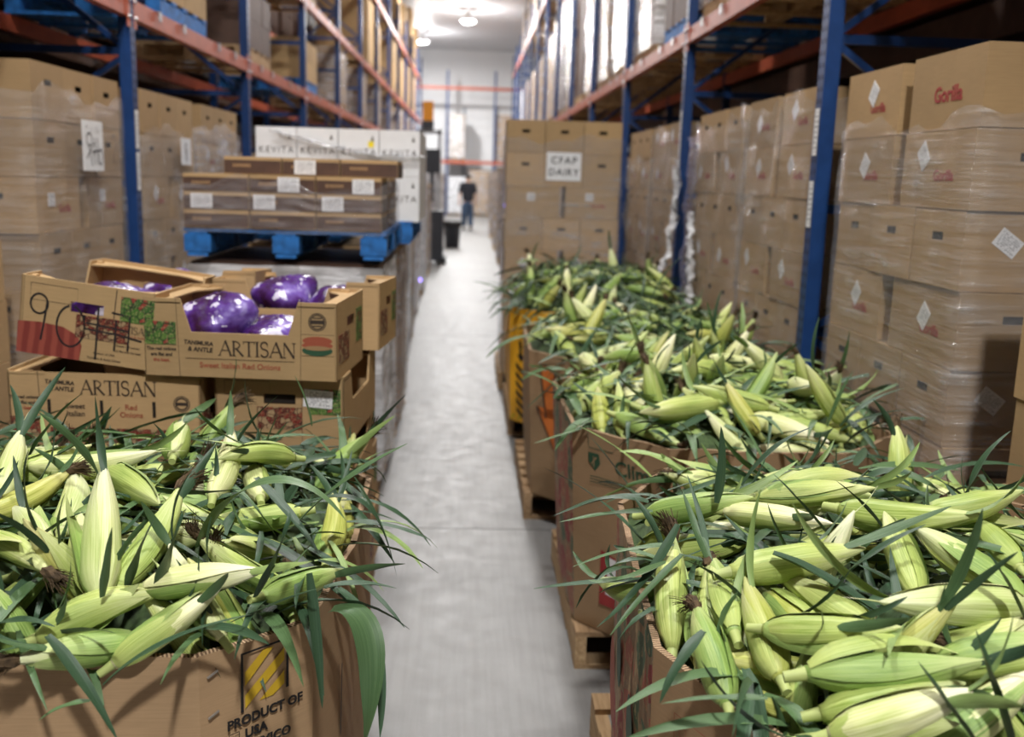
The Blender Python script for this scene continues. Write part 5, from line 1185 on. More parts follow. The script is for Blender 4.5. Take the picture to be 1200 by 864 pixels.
# ------------------------------------------------------------------ corn ears: bin, butt point, axis, length, husk shade, silk, label
EARS = [
('L',(-0.952,1.988,1.014),(-0.162,0.907,0.390),0.250,'pale',0,'pale pointed ear standing at left edge of near left bin'),
('L',(-0.935,1.861,1.030),(0.528,0.834,0.163),0.205,'yellow',1,'ear with brown silk tip lying under the leftmost pale ear'),
('L',(-0.609,1.604,0.982),(-0.327,0.735,0.595),0.270,'pale',0,'largest upright pale ear, left part of near left bin'),
('L',(-0.757,1.744,0.994),(-0.490,0.837,0.243),0.205,'pale',0,'short pale ear with blunt neck left of the largest upright ear'),
('L',(-0.764,1.834,1.009),(-0.215,0.967,0.137),0.220,'pale',0,'dry pale husk standing just behind the largest upright ear'),
('L',(-0.947,2.135,1.048),(0.984,0.154,0.089),0.269,'pale',0,'long cream ear lying along back left of near left bin'),
('L',(-1.026,2.134,1.021),(0.905,0.406,0.126),0.205,'lime',0,'lime ear lying below the long cream ear, near left bin'),
('L',(-0.540,2.076,1.005),(-0.099,0.948,0.301),0.240,'pale',0,'upright cream ear with thread tip, middle of near left bin'),
('L',(-0.452,2.132,0.985),(-0.294,0.943,0.157),0.209,'pale',0,'half hidden cream ear right of the upright thread-tipped ear'),
('L',(-0.774,2.132,1.037),(0.588,-0.806,0.064),0.300,'lime',0,'smooth green ear pointing right behind the largest upright ear'),
('L',(-0.594,1.648,0.980),(0.115,0.926,0.359),0.270,'lime',1,'diagonal lime ear ending in big brown silk, near left bin'),
('L',(-0.694,1.552,0.934),(0.911,0.177,0.372),0.214,'lime',0,'big lime ear lying along the front rim, near left bin'),
('L',(-0.406,1.596,0.914),(-0.635,0.459,0.621),0.205,'pale',0,'slanting pale ear with thin thread tip at front of near left bin'),
('L',(-0.568,1.536,0.897),(0.793,0.304,0.528),0.205,'pale',0,'cream-tipped ear pointing right at front rim of near left bin'),
('L',(-0.538,1.610,0.998),(0.984,0.026,0.175),0.205,'pale',0,'cream ear tip pointing right behind the slanting pale ear'),
('L',(-0.371,1.650,0.856),(-0.546,0.194,0.815),0.205,'yellow',0,'yellow green ear beside front chamfer of near left bin'),
('L',(-0.871,1.753,1.026),(0.737,-0.675,0.040),0.215,'lime',1,'lime ear with dark silk at lower left of near left bin'),
('L',(-0.542,1.590,0.910),(-0.828,-0.551,0.101),0.205,'pale',1,'pale ear with drooping silk over front rim, far left'),
('L',(-0.283,1.961,0.913),(-0.050,0.975,0.215),0.220,'yellow',0,'yellowish upright ear with white tip at right of near left bin'),
('L',(-0.272,2.103,0.883),(-0.064,0.962,0.266),0.240,'yellow',0,'slim yellowish ear standing against right rim of near left bin'),
('L',(-0.321,1.754,0.926),(-0.831,-0.140,0.539),0.205,'lime',1,'lime ear with long brown silk in centre of near left bin'),
('L',(-0.308,1.724,0.892),(-0.220,0.971,0.094),0.220,'green',1,'green ear topped with tan silk knob near front right rim'),
('L',(-0.371,2.930,0.803),(0.058,0.925,0.375),0.200,'yellow',0,'yellowish ear standing at back right corner of near left bin'),
('L',(-0.673,2.248,1.044),(-0.168,0.967,0.193),0.200,'pale',0,'small pale ear poking up at back of near left bin'),
('L',(-0.433,1.611,0.830),(-0.491,0.149,0.858),0.205,'lime',0,'lime ear tucked below the cream-tipped front ear'),
('L',(-0.714,1.579,0.849),(-0.535,0.291,0.793),0.205,'green',0,'green ear at lower left corner of near left bin'),
('L',(-0.404,2.293,1.031),(-0.768,-0.603,0.217),0.205,'lime',0,'lime ear lying along back middle of near left bin'),
('L',(-0.354,1.666,0.961),(0.551,0.829,-0.097),0.216,'green',0,'green ear under leaves before the yellowish upright ears'),
('A',(0.400,2.064,0.984),(0.822,-0.456,0.340),0.242,'green',0,'green ear with leaf spray lying at back left of near right bin'),
('A',(0.621,2.014,1.043),(0.994,-0.034,0.101),0.255,'lime',0,'long lime ear lying along the back of near right bin'),
('A',(0.717,2.148,1.021),(0.975,-0.167,0.143),0.205,'green',0,'short green ear behind the long lime back ear'),
('A',(0.545,1.966,1.026),(0.745,-0.651,0.146),0.228,'pale',0,'cream-tipped ear below the long lime back ear'),
('A',(0.778,1.938,1.045),(0.671,-0.737,0.086),0.281,'lime',0,'long lime ear slanting right at back of near right bin'),
('A',(0.929,1.908,1.047),(0.974,-0.184,0.136),0.205,'lime',0,'smooth lime ear pointing right at back right corner'),
('A',(0.770,1.553,1.021),(0.165,0.956,0.245),0.270,'lime',0,'upright lime ear with rounded butt in middle of right bin'),
('A',(0.934,1.515,1.026),(-0.219,0.972,0.089),0.300,'pale',0,'large ribbed ear slanting down right, near right bin'),
('A',(1.036,1.706,1.012),(0.033,0.989,0.146),0.205,'lime',0,'lime ear behind the large ribbed slanting ear'),
('A',(0.910,1.469,1.042),(-0.987,-0.126,0.097),0.259,'pale',0,'cream ear pointing left along centre right, near right bin'),
('A',(0.470,1.632,1.030),(0.978,0.044,0.203),0.243,'lime',0,'lime ear with cream tip pointing right, mid near right bin'),
('A',(0.374,1.626,0.885),(0.204,0.734,0.648),0.250,'lime',1,'tall lime ear with hanging silk against left rim of right bin'),
('A',(0.399,1.529,0.909),(0.222,0.919,0.327),0.239,'lime',1,'lime ear with dark silk strand, second from left rim'),
('A',(0.456,1.533,0.962),(0.037,0.977,0.208),0.230,'green',0,'broad green ear right of the silk-strand ear'),
('A',(0.417,1.412,0.900),(-0.059,0.898,0.437),0.205,'green',1,'short green ear with tan silk cap at front left rim'),
('A',(0.598,1.433,0.925),(-0.877,0.480,0.012),0.205,'yellow',0,'short plump yellow ear pointing left at front rim'),
('A',(0.580,1.393,0.871),(-0.810,0.573,0.121),0.205,'yellow',0,'small yellow ear directly below the plump yellow ear'),
('A',(0.498,1.413,0.945),(-0.120,0.926,0.357),0.205,'yellow',0,'yellowish ear leaning left of the brown silk cluster'),
('A',(0.482,1.463,1.003),(0.777,-0.604,0.176),0.210,'lime',0,'lime ear pointing right below the silk cluster'),
('A',(0.506,1.330,0.997),(0.971,-0.091,0.219),0.245,'green',0,'biggest green ribbed ear lying across near right bin'),
('A',(0.713,1.358,0.997),(0.889,-0.322,0.327),0.205,'lime',0,'lime ear at right frame edge past the biggest ear'),
('A',(0.524,1.307,0.947),(0.934,-0.172,0.314),0.205,'lime',0,'lime ear lying along the lower front of right bin'),
('A',(0.520,1.259,0.940),(0.900,-0.236,0.366),0.205,'pale',0,'cream-tipped ear at bottom edge of near right bin'),
('A',(0.658,1.237,0.926),(0.831,0.208,0.515),0.205,'pale',0,'pale ear slanting up at bottom right corner'),
('A',(0.736,1.446,0.977),(0.926,-0.162,0.342),0.205,'lime',0,'round ended lime ear below the cream left-pointing ear'),
('A',(0.678,1.495,0.983),(-0.621,0.755,0.210),0.205,'lime',0,'lime ear sloping left beneath the mid lime ear'),
('A',(0.544,1.644,0.978),(0.148,-0.987,0.063),0.227,'yellow',1,'yellowish ear with silk in the middle of right bin'),
('A',(0.494,1.339,0.836),(0.295,0.530,0.795),0.205,'green',1,'green ear topped by dark silk at lower front of right bin'),
('A',(0.850,1.309,0.881),(-0.584,0.392,0.711),0.205,'lime',1,'lime ear with dark silk at lower right of right bin'),
('A',(0.676,1.300,0.912),(-0.964,-0.264,0.018),0.205,'green',0,'green ear lying at very bottom of near right bin'),
('A',(0.389,1.861,0.896),(-0.543,0.768,-0.339),0.214,'green',0,'green ear sticking out left over the bin rim'),
('B',(0.812,3.123,0.998),(-0.907,-0.420,-0.034),0.300,'lime',0,'big lime ear pointing left at front of second right bin'),
('B',(0.975,3.097,0.993),(-0.941,0.290,0.176),0.252,'lime',0,'lime ear slanting left, front middle of second right bin'),
('B',(0.505,3.082,0.897),(-0.071,0.890,0.450),0.240,'lime',0,'curved lime ear standing at front left rim of second bin'),
('B',(0.445,3.149,0.892),(0.038,0.916,0.400),0.240,'yellow',0,'yellow green ear left of the curved standing one, second bin'),
('B',(1.193,3.023,0.897),(0.224,0.930,0.292),0.220,'yellow',0,'yellow ear standing at front right rim of second bin'),
('B',(1.261,3.057,0.903),(0.307,0.922,0.237),0.220,'lime',0,'lime ear at front right corner of second bin'),
('B',(0.921,3.004,0.927),(-0.517,0.613,0.598),0.205,'yellow',0,'yellow ear curving up left in second bin'),
('B',(0.992,3.599,1.015),(-0.961,-0.264,0.087),0.283,'lime',0,'lime ear lying in middle of second right bin'),
('B',(1.150,3.410,1.011),(0.062,-0.998,0.029),0.300,'pale',0,'pale ear pointing right at right of second bin'),
('L',(-1.275,2.588,0.894),(-0.164,-0.975,0.148),0.248,'green',0,'green corn ear pointing at camera, back left of the near left bin, nearest of three'),
('L',(-0.899,2.182,0.984),(0.755,-0.647,-0.109),0.255,'yellow',1,'yellowish corn ear with silk pointing right, middle centre of the near left bin, nearer one'),
('L',(-1.175,1.948,0.947),(0.836,-0.525,0.158),0.226,'green',0,'green corn ear pointing right, front left of the near left bin'),
('L',(-0.863,1.592,0.880),(0.531,0.723,0.441),0.232,'lime',0,'lime corn ear pointing away, front centre of the near left bin, nearer one'),
('L',(-0.355,2.650,0.843),(-0.823,-0.246,0.511),0.238,'pale',0,'pale corn ear pointing left, back right of the near left bin'),
('L',(-0.952,1.836,0.975),(-0.926,-0.350,-0.141),0.254,'lime',0,'lime corn ear pointing left, front left of the near left bin'),
('L',(-1.121,1.989,0.972),(-0.966,0.143,-0.214),0.241,'pale',0,'pale corn ear pointing left, middle left of the near left bin'),
('L',(-1.173,2.653,0.884),(0.547,-0.690,0.474),0.234,'green',0,'green corn ear pointing at camera, back left of the near left bin, middle of three'),
('L',(-0.802,2.336,0.985),(-0.548,0.824,-0.146),0.253,'lime',1,'lime corn ear with silk pointing away, back centre of the near left bin'),
('L',(-0.869,2.283,0.934),(0.924,0.267,0.275),0.261,'yellow',1,'yellowish corn ear with silk pointing right, middle centre of the near left bin, farther one'),
('L',(-0.666,1.973,0.972),(-0.944,-0.330,-0.022),0.259,'green',0,'green corn ear pointing left, front centre of the near left bin'),
('L',(-1.224,2.428,0.924),(0.925,0.229,0.305),0.236,'pale',1,'pale corn ear with silk pointing right, back left of the near left bin'),
('L',(-1.187,2.170,0.961),(0.615,0.787,0.043),0.239,'pale',1,'pale corn ear with silk pointing away, middle left of the near left bin'),
('L',(-0.846,1.998,0.947),(-0.924,-0.339,0.179),0.246,'pale',0,'pale corn ear pointing left, middle centre of the near left bin'),
('L',(-0.420,1.995,0.926),(-0.939,0.102,0.327),0.237,'lime',0,'lime corn ear pointing left, middle right of the near left bin, nearer one'),
('L',(-0.419,2.473,0.857),(0.620,0.308,0.722),0.262,'green',1,'green corn ear with silk standing up, back right of the near left bin'),
('L',(-0.353,2.079,0.973),(-0.980,-0.141,-0.139),0.229,'lime',0,'lime corn ear pointing left, middle right of the near left bin, farther one'),
('L',(-1.383,2.279,0.839),(0.741,0.044,0.670),0.266,'green',1,'green corn ear with silk standing up, middle left of the near left bin'),
('L',(-0.496,2.110,0.960),(-0.992,-0.093,0.080),0.228,'green',1,'green corn ear with silk pointing left, middle right of the near left bin'),
('L',(-0.712,2.738,0.863),(0.425,-0.791,0.440),0.265,'green',0,'green corn ear pointing at camera, back centre of the near left bin'),
('L',(-0.551,2.251,0.967),(0.009,1.000,-0.015),0.268,'lime',1,'lime corn ear with silk pointing away, back right of the near left bin'),
('L',(-0.952,2.624,0.946),(0.631,-0.772,0.080),0.256,'yellow',0,'yellowish corn ear pointing at camera, back centre of the near left bin'),
('L',(-1.345,1.715,0.847),(0.828,-0.485,0.281),0.263,'green',1,'green corn ear with silk pointing right, front left of the near left bin'),
('L',(-1.386,2.032,0.878),(0.786,0.474,0.397),0.256,'lime',1,'lime corn ear with silk pointing right, middle left of the near left bin'),
('L',(-0.507,1.897,0.993),(-0.975,0.076,-0.210),0.239,'pale',0,'pale corn ear pointing left, front right of the near left bin'),
('L',(-1.045,2.731,0.842),(0.316,-0.730,0.606),0.255,'green',1,'green corn ear with silk standing up, back centre of the near left bin, farther one'),
('L',(-0.601,2.551,0.946),(0.995,-0.081,-0.064),0.246,'lime',0,'lime corn ear pointing right, back right of the near left bin'),
('L',(-1.109,1.585,0.869),(0.425,0.765,0.484),0.258,'lime',1,'lime corn ear with silk pointing away, front left of the near left bin'),
('L',(-0.985,2.227,0.968),(-0.290,-0.957,0.015),0.227,'lime',1,'lime corn ear with silk pointing at camera, middle centre of the near left bin'),
('L',(-0.936,1.582,0.876),(-0.181,0.857,0.483),0.240,'lime',0,'lime corn ear pointing away, front centre of the near left bin, farther one'),
('L',(-0.844,1.801,0.932),(0.973,0.015,0.232),0.260,'green',1,'green corn ear with silk pointing right, front centre of the near left bin'),
('L',(-1.112,1.827,0.949),(-0.964,-0.234,-0.124),0.250,'yellow',0,'yellowish corn ear pointing left, front left of the near left bin'),
('L',(-0.369,1.995,0.906),(-0.413,-0.862,0.292),0.258,'lime',1,'lime corn ear with silk pointing at camera, front right of the near left bin'),
('L',(-0.644,1.726,0.886),(-0.399,-0.310,0.863),0.254,'yellow',0,'yellowish corn ear standing up, front centre of the near left bin'),
('L',(-0.754,2.563,0.892),(0.489,0.497,0.717),0.260,'green',1,'green corn ear with silk standing up, back centre of the near left bin, nearer one'),
('L',(-1.040,2.434,0.961),(0.815,-0.576,0.062),0.253,'lime',0,'lime corn ear pointing right, back centre of the near left bin'),
('L',(-0.443,2.302,0.934),(-0.736,-0.622,0.267),0.236,'pale',1,'pale corn ear with silk pointing left, middle right of the near left bin'),
('L',(-0.647,2.163,0.951),(-0.849,0.503,0.160),0.234,'green',1,'green corn ear with silk pointing left, middle centre of the near left bin'),
('L',(-1.188,2.689,0.889),(-0.457,-0.824,0.337),0.231,'green',0,'green corn ear pointing at camera, back left of the near left bin, farthest of three'),
('L',(-1.365,2.524,0.842),(-0.029,-0.976,0.215),0.249,'pale',0,'pale corn ear pointing at camera, back left of the near left bin'),
('L',(-1.230,2.176,0.948),(0.352,0.933,0.078),0.239,'lime',0,'lime corn ear pointing away, middle left of the near left bin'),
('L',(-1.016,2.055,0.983),(-0.025,-0.691,0.722),0.260,'green',1,'green corn ear with silk standing up, middle centre of the near left bin'),
('A',(0.838,1.381,0.893),(-0.986,-0.136,0.099),0.242,'lime',0,'lime corn ear pointing left, front centre of the near right bin'),
('A',(0.668,2.459,0.873),(0.843,-0.221,0.491),0.257,'lime',1,'lime corn ear with silk pointing right, back centre of the near right bin'),
('A',(0.370,1.772,0.888),(0.898,-0.357,0.258),0.237,'green',1,'green corn ear with silk pointing right, middle left of the near right bin'),
('A',(0.560,1.824,0.924),(0.968,0.127,0.217),0.228,'green',0,'green corn ear pointing right, middle left of the near right bin'),
('A',(1.258,2.353,0.915),(-0.353,0.935,0.020),0.258,'pale',1,'pale corn ear with silk pointing away, back right of the near right bin'),
('A',(0.852,1.843,0.941),(0.952,-0.298,0.071),0.245,'green',1,'green corn ear with silk pointing right, middle centre of the near right bin'),
('A',(0.595,1.962,0.968),(-0.810,0.482,-0.335),0.263,'lime',0,'lime corn ear pointing left, middle left of the near right bin'),
('A',(1.055,2.423,0.908),(-0.853,0.504,0.137),0.260,'green',1,'green corn ear with silk pointing left, back centre of the near right bin'),
('A',(1.185,2.169,0.930),(-0.830,-0.534,0.160),0.247,'green',0,'green corn ear pointing left, middle centre of the near right bin'),
('A',(1.359,1.940,0.913),(-0.974,-0.061,0.217),0.237,'green',0,'green corn ear pointing left, middle right of the near right bin'),
('A',(1.300,1.664,0.894),(-0.637,0.684,0.355),0.269,'green',1,'green corn ear with silk pointing away, middle right of the near right bin'),
('A',(1.231,2.081,0.936),(-0.172,0.984,0.047),0.235,'lime',1,'lime corn ear with silk pointing away, middle right of the near right bin'),
('A',(0.438,2.154,0.940),(0.631,0.771,-0.078),0.266,'lime',1,'lime corn ear with silk pointing away, back left of the near right bin'),
('A',(0.735,1.454,0.952),(0.115,0.991,-0.066),0.241,'pale',1,'pale corn ear with silk pointing away, front centre of the near right bin'),
('A',(0.636,1.396,0.870),(0.859,0.294,0.420),0.267,'lime',0,'lime corn ear pointing right, front centre of the near right bin'),
('A',(1.108,1.295,0.872),(0.244,0.627,0.740),0.253,'pale',0,'pale corn ear standing up, front right of the near right bin, nearer one'),
('A',(0.791,1.956,0.949),(0.845,-0.535,0.010),0.239,'yellow',0,'yellowish corn ear pointing right, middle centre of the near right bin'),
('A',(0.867,2.042,0.969),(-0.856,-0.496,-0.146),0.256,'yellow',0,'yellowish corn ear pointing left, middle centre of the near right bin'),
('A',(1.094,2.370,0.895),(0.324,0.598,0.733),0.259,'lime',1,'lime corn ear with silk standing up, back right of the near right bin'),
('A',(0.799,2.490,0.884),(-0.954,0.169,0.247),0.263,'lime',1,'lime corn ear with silk pointing left, back left of the near right bin'),
('A',(1.211,2.601,0.862),(-0.986,0.030,0.164),0.257,'yellow',0,'yellowish corn ear pointing left, back centre of the near right bin'),
('A',(0.627,2.198,0.919),(0.930,-0.264,0.255),0.240,'pale',0,'pale corn ear pointing right, middle centre of the near right bin, farther one'),
('A',(0.448,1.852,0.928),(0.858,-0.506,0.086),0.266,'lime',1,'lime corn ear with silk pointing right, middle left of the near right bin'),
('A',(0.655,2.614,0.870),(0.914,-0.330,0.234),0.245,'yellow',1,'yellowish corn ear with silk pointing right, back centre of the near right bin'),
('A',(0.435,1.537,0.923),(0.865,0.499,0.054),0.239,'pale',1,'pale corn ear with silk pointing right, front left of the near right bin'),
('A',(1.171,1.333,0.906),(0.938,0.100,-0.331),0.230,'lime',1,'lime corn ear with silk pointing right, front right of the near right bin'),
('A',(1.371,1.994,0.878),(-0.460,0.821,0.339),0.264,'lime',0,'lime corn ear pointing away, middle right of the near right bin'),
('A',(0.742,2.337,0.917),(-0.873,0.470,0.134),0.264,'lime',0,'lime corn ear pointing left, back left of the near right bin'),
('A',(0.554,1.667,0.905),(0.654,0.035,0.755),0.266,'pale',0,'pale corn ear standing up, front left of the near right bin'),
('A',(1.245,1.967,0.956),(-0.942,0.329,-0.064),0.245,'yellow',0,'yellowish corn ear pointing left, middle right of the near right bin'),
('A',(0.888,2.222,0.929),(0.180,0.975,0.129),0.250,'lime',1,'lime corn ear with silk pointing away, back centre of the near right bin'),
('A',(0.957,1.300,0.877),(-0.184,0.915,0.358),0.249,'green',0,'green corn ear pointing away, front centre of the near right bin'),
('A',(1.317,2.390,0.916),(-0.387,0.911,-0.145),0.257,'lime',1,'lime corn ear with silk pointing away, back right of the near right bin'),
('A',(0.681,2.330,0.925),(-0.673,-0.727,0.137),0.255,'lime',1,'lime corn ear with silk pointing at camera, back left of the near right bin'),
('A',(1.026,1.627,0.921),(0.891,0.397,0.222),0.235,'green',1,'green corn ear with silk pointing right, front right of the near right bin'),
('A',(0.764,2.087,0.931),(0.990,0.034,0.138),0.269,'pale',0,'pale corn ear pointing right, middle centre of the near right bin, nearer one'),
('A',(1.355,1.409,0.801),(0.338,0.355,0.872),0.241,'pale',0,'pale corn ear standing up, front right of the near right bin, farther one'),
('A',(0.934,2.418,0.913),(-0.892,-0.391,0.226),0.270,'lime',0,'lime corn ear pointing left, back centre of the near right bin'),
('A',(0.401,2.152,0.867),(0.798,-0.377,0.470),0.265,'pale',0,'pale corn ear pointing right, middle left of the near right bin'),
('A',(0.586,1.401,0.887),(0.584,-0.088,0.807),0.267,'yellow',0,'yellowish corn ear standing up, front left of the near right bin'),
('A',(1.059,2.458,0.953),(-0.491,-0.869,-0.061),0.262,'pale',0,'pale corn ear pointing at camera, back centre of the near right bin'),
('A',(1.360,1.559,0.923),(0.320,0.864,-0.390),0.268,'yellow',0,'yellowish corn ear pointing away, front right of the near right bin'),
('B',(1.150,3.931,0.987),(0.839,0.192,-0.509),0.250,'lime',0,'lime corn ear pointing right, back right of the second right bin, farther one'),
('B',(0.676,3.692,0.968),(-0.982,0.167,-0.087),0.232,'lime',0,'lime corn ear pointing left, middle left of the second right bin'),
('B',(1.159,3.839,0.999),(0.852,-0.247,-0.461),0.251,'pale',1,'pale corn ear with silk pointing right, back right of the second right bin'),
('B',(0.728,3.974,0.931),(0.936,0.352,0.020),0.261,'green',0,'green corn ear pointing right, back centre of the second right bin, nearer one'),
('B',(0.903,2.936,0.839),(-0.605,0.509,0.612),0.248,'pale',0,'pale corn ear standing up, front centre of the second right bin'),
('B',(0.704,3.765,0.954),(0.387,0.920,0.062),0.264,'lime',1,'lime corn ear with silk pointing away, back centre of the second right bin, nearer one'),
('B',(0.412,3.853,0.900),(0.926,-0.129,0.354),0.255,'lime',0,'lime corn ear pointing right, back left of the second right bin'),
('B',(0.975,3.658,0.926),(0.845,0.429,0.320),0.267,'green',1,'green corn ear with silk pointing right, middle right of the second right bin'),
('B',(0.676,3.249,0.956),(0.766,0.631,0.122),0.226,'green',0,'green corn ear pointing right, middle centre of the second right bin'),
('B',(0.563,3.962,0.901),(0.645,0.133,0.753),0.267,'lime',0,'lime corn ear standing up, back left of the second right bin'),
('B',(1.105,3.817,0.937),(-0.842,-0.462,0.278),0.233,'pale',0,'pale corn ear pointing left, back centre of the second right bin'),
('B',(0.653,3.593,0.916),(0.465,0.098,0.880),0.258,'pale',0,'pale corn ear standing up, middle centre of the second right bin'),
('B',(1.350,3.666,0.942),(-0.974,-0.196,0.110),0.254,'green',0,'green corn ear pointing left, middle right of the second right bin'),
('B',(1.317,3.238,0.893),(0.106,0.980,0.167),0.257,'lime',1,'lime corn ear with silk pointing away, middle right of the second right bin'),
('B',(1.111,3.414,0.932),(-0.876,0.354,0.328),0.230,'lime',0,'lime corn ear pointing left, middle centre of the second right bin'),
('B',(0.402,3.705,0.912),(0.906,-0.320,0.278),0.263,'green',1,'green corn ear with silk pointing right, middle left of the second right bin'),
('B',(0.985,3.765,0.938),(-0.831,0.501,0.242),0.240,'green',1,'green corn ear with silk pointing left, back centre of the second right bin'),
('B',(1.072,4.014,0.898),(-0.359,-0.346,0.867),0.255,'lime',0,'lime corn ear standing up, back centre of the second right bin, farther one'),
('B',(0.864,3.978,0.929),(0.499,-0.823,0.272),0.261,'lime',1,'lime corn ear with silk pointing at camera, back centre of the second right bin'),
('B',(1.146,2.954,0.890),(-0.995,0.087,0.043),0.252,'pale',1,'pale corn ear with silk pointing left, front centre of the second right bin, nearer one'),
('B',(0.909,3.360,0.969),(-0.635,0.772,0.006),0.230,'lime',0,'lime corn ear pointing away, middle centre of the second right bin'),
('B',(0.593,3.334,0.906),(0.213,0.870,0.444),0.268,'pale',0,'pale corn ear pointing away, middle left of the second right bin'),
('B',(0.635,3.538,0.982),(-0.919,-0.288,-0.270),0.235,'yellow',0,'yellowish corn ear pointing left, middle left of the second right bin'),
('B',(0.700,4.043,0.872),(0.507,0.043,0.861),0.254,'yellow',0,'yellowish corn ear standing up, back centre of the second right bin'),
('B',(1.108,3.346,0.932),(0.970,-0.168,0.177),0.251,'green',0,'green corn ear pointing right, middle right of the second right bin, nearer one'),
('B',(1.302,3.579,0.970),(-0.998,-0.000,-0.062),0.234,'green',1,'green corn ear with silk pointing left, middle right of the second right bin'),
('B',(0.750,3.459,0.916),(0.099,-0.447,0.889),0.257,'lime',0,'lime corn ear standing up, middle centre of the second right bin, nearer one'),
('B',(1.043,3.526,0.989),(0.979,-0.048,-0.199),0.249,'lime',1,'lime corn ear with silk pointing right, middle right of the second right bin'),
('B',(0.838,3.088,0.946),(-0.373,0.898,0.235),0.269,'lime',1,'lime corn ear with silk pointing away, front centre of the second right bin'),
('B',(1.083,4.025,0.941),(0.975,0.019,-0.222),0.235,'green',0,'green corn ear pointing right, back right of the second right bin'),
('B',(0.674,3.706,0.943),(0.914,-0.341,0.219),0.243,'yellow',1,'yellowish corn ear with silk pointing right, middle centre of the second right bin'),
('B',(0.782,3.819,0.935),(0.610,-0.202,0.766),0.243,'lime',0,'lime corn ear standing up, back centre of the second right bin, nearer one'),
('B',(1.079,3.241,0.978),(-0.966,-0.239,-0.098),0.247,'pale',1,'pale corn ear with silk pointing left, front centre of the second right bin, farther one'),
('B',(0.896,3.318,0.960),(0.970,0.231,0.081),0.237,'green',1,'green corn ear with silk pointing right, middle centre of the second right bin'),
('B',(1.256,3.456,0.911),(-0.410,-0.083,0.908),0.239,'lime',1,'lime corn ear with silk standing up, middle right of the second right bin'),
('B',(0.929,3.141,0.929),(0.969,-0.157,0.189),0.267,'lime',0,'lime corn ear pointing right, front centre of the second right bin'),
('B',(0.698,3.432,0.923),(-0.430,-0.342,0.835),0.248,'green',1,'green corn ear with silk standing up, middle left of the second right bin'),
('B',(0.996,3.884,0.907),(0.467,-0.096,0.879),0.265,'pale',1,'pale corn ear with silk standing up, back centre of the second right bin'),
('B',(0.598,4.032,0.904),(0.849,0.523,-0.078),0.226,'yellow',0,'yellowish corn ear pointing right, back left of the second right bin'),
('B',(0.977,3.616,0.956),(0.969,0.222,0.113),0.230,'green',0,'green corn ear pointing right, middle right of the second right bin, farther one'),
('B',(0.609,3.208,0.947),(-0.352,0.932,0.090),0.237,'pale',1,'pale corn ear with silk pointing away, middle left of the second right bin'),
('B',(1.200,3.870,1.002),(0.908,-0.318,-0.272),0.232,'lime',0,'lime corn ear pointing right, back right of the second right bin, nearer one'),
('B',(0.646,3.151,0.911),(-0.399,0.155,0.904),0.227,'lime',1,'lime corn ear with silk standing up, front left of the second right bin'),
('B',(0.939,3.807,1.024),(0.981,-0.183,-0.069),0.240,'pale',0,'pale corn ear pointing right, back centre of the second right bin'),
('B',(0.891,3.142,0.954),(0.524,0.390,0.757),0.250,'green',0,'green corn ear standing up, front centre of the second right bin'),
('B',(0.896,3.543,0.947),(-0.040,-0.700,0.713),0.234,'green',0,'green corn ear standing up, middle centre of the second right bin'),
('B',(0.563,3.112,0.978),(0.866,-0.390,-0.311),0.263,'green',0,'green corn ear pointing right, front left of the second right bin'),
('B',(1.164,3.557,0.983),(-0.710,0.041,0.703),0.233,'pale',0,'pale corn ear standing up, middle right of the second right bin'),
('B',(1.389,3.780,0.931),(-0.945,-0.171,0.278),0.242,'green',0,'green corn ear pointing left, back right of the second right bin'),
('B',(0.388,3.357,0.910),(0.652,0.622,0.433),0.269,'lime',1,'lime corn ear with silk pointing right, middle left of the second right bin'),
('B',(1.302,3.535,0.907),(0.029,-0.677,0.735),0.225,'pale',1,'pale corn ear with silk standing up, middle right of the second right bin'),
('B',(0.998,3.080,0.950),(0.919,-0.354,-0.176),0.254,'lime',0,'lime corn ear pointing right, front right of the second right bin'),
('B',(1.062,4.132,0.838),(0.165,-0.366,0.916),0.269,'lime',1,'lime corn ear with silk standing up, back right of the second right bin'),
('B',(0.921,3.688,0.976),(-0.476,-0.558,0.680),0.229,'lime',0,'lime corn ear standing up, middle centre of the second right bin, farther one'),
('B',(0.484,3.780,0.990),(-0.068,0.998,-0.011),0.246,'pale',0,'pale corn ear pointing away, back left of the second right bin'),
('B',(0.919,3.098,0.956),(0.740,-0.666,-0.091),0.267,'pale',0,'pale corn ear pointing right, front centre of the second right bin'),
('B',(0.584,3.569,0.961),(-0.953,0.151,-0.263),0.241,'lime',1,'lime corn ear with silk pointing left, middle left of the second right bin'),
('B',(0.835,4.130,0.907),(0.928,-0.367,-0.063),0.229,'green',0,'green corn ear pointing right, back centre of the second right bin, farther one'),
('B',(0.486,3.110,0.954),(0.764,-0.634,-0.123),0.261,'green',1,'green corn ear with silk pointing right, front left of the second right bin'),
('B',(0.716,3.749,1.033),(-0.579,0.794,-0.185),0.264,'green',1,'green corn ear with silk pointing away, back left of the second right bin'),
('B',(0.987,3.898,0.932),(0.116,0.993,0.036),0.231,'lime',1,'lime corn ear with silk pointing away, back centre of the second right bin, farther one'),
('B',(1.211,3.067,0.951),(-0.544,-0.123,0.830),0.240,'lime',0,'lime corn ear standing up, front right of the second right bin'),
('C',(0.919,4.869,0.967),(-0.571,0.782,0.248),0.269,'green',0,'green corn ear pointing away, middle centre of the third right bin'),
('C',(0.835,5.124,1.012),(-0.904,-0.418,-0.092),0.258,'green',0,'green corn ear pointing left, middle centre of the third right bin, nearer one'),
('C',(0.734,5.207,1.009),(-0.922,-0.375,-0.091),0.262,'pale',0,'pale corn ear pointing left, middle left of the third right bin'),
('C',(1.171,5.327,1.003),(0.874,0.058,-0.483),0.227,'pale',0,'pale corn ear pointing right, back right of the third right bin'),
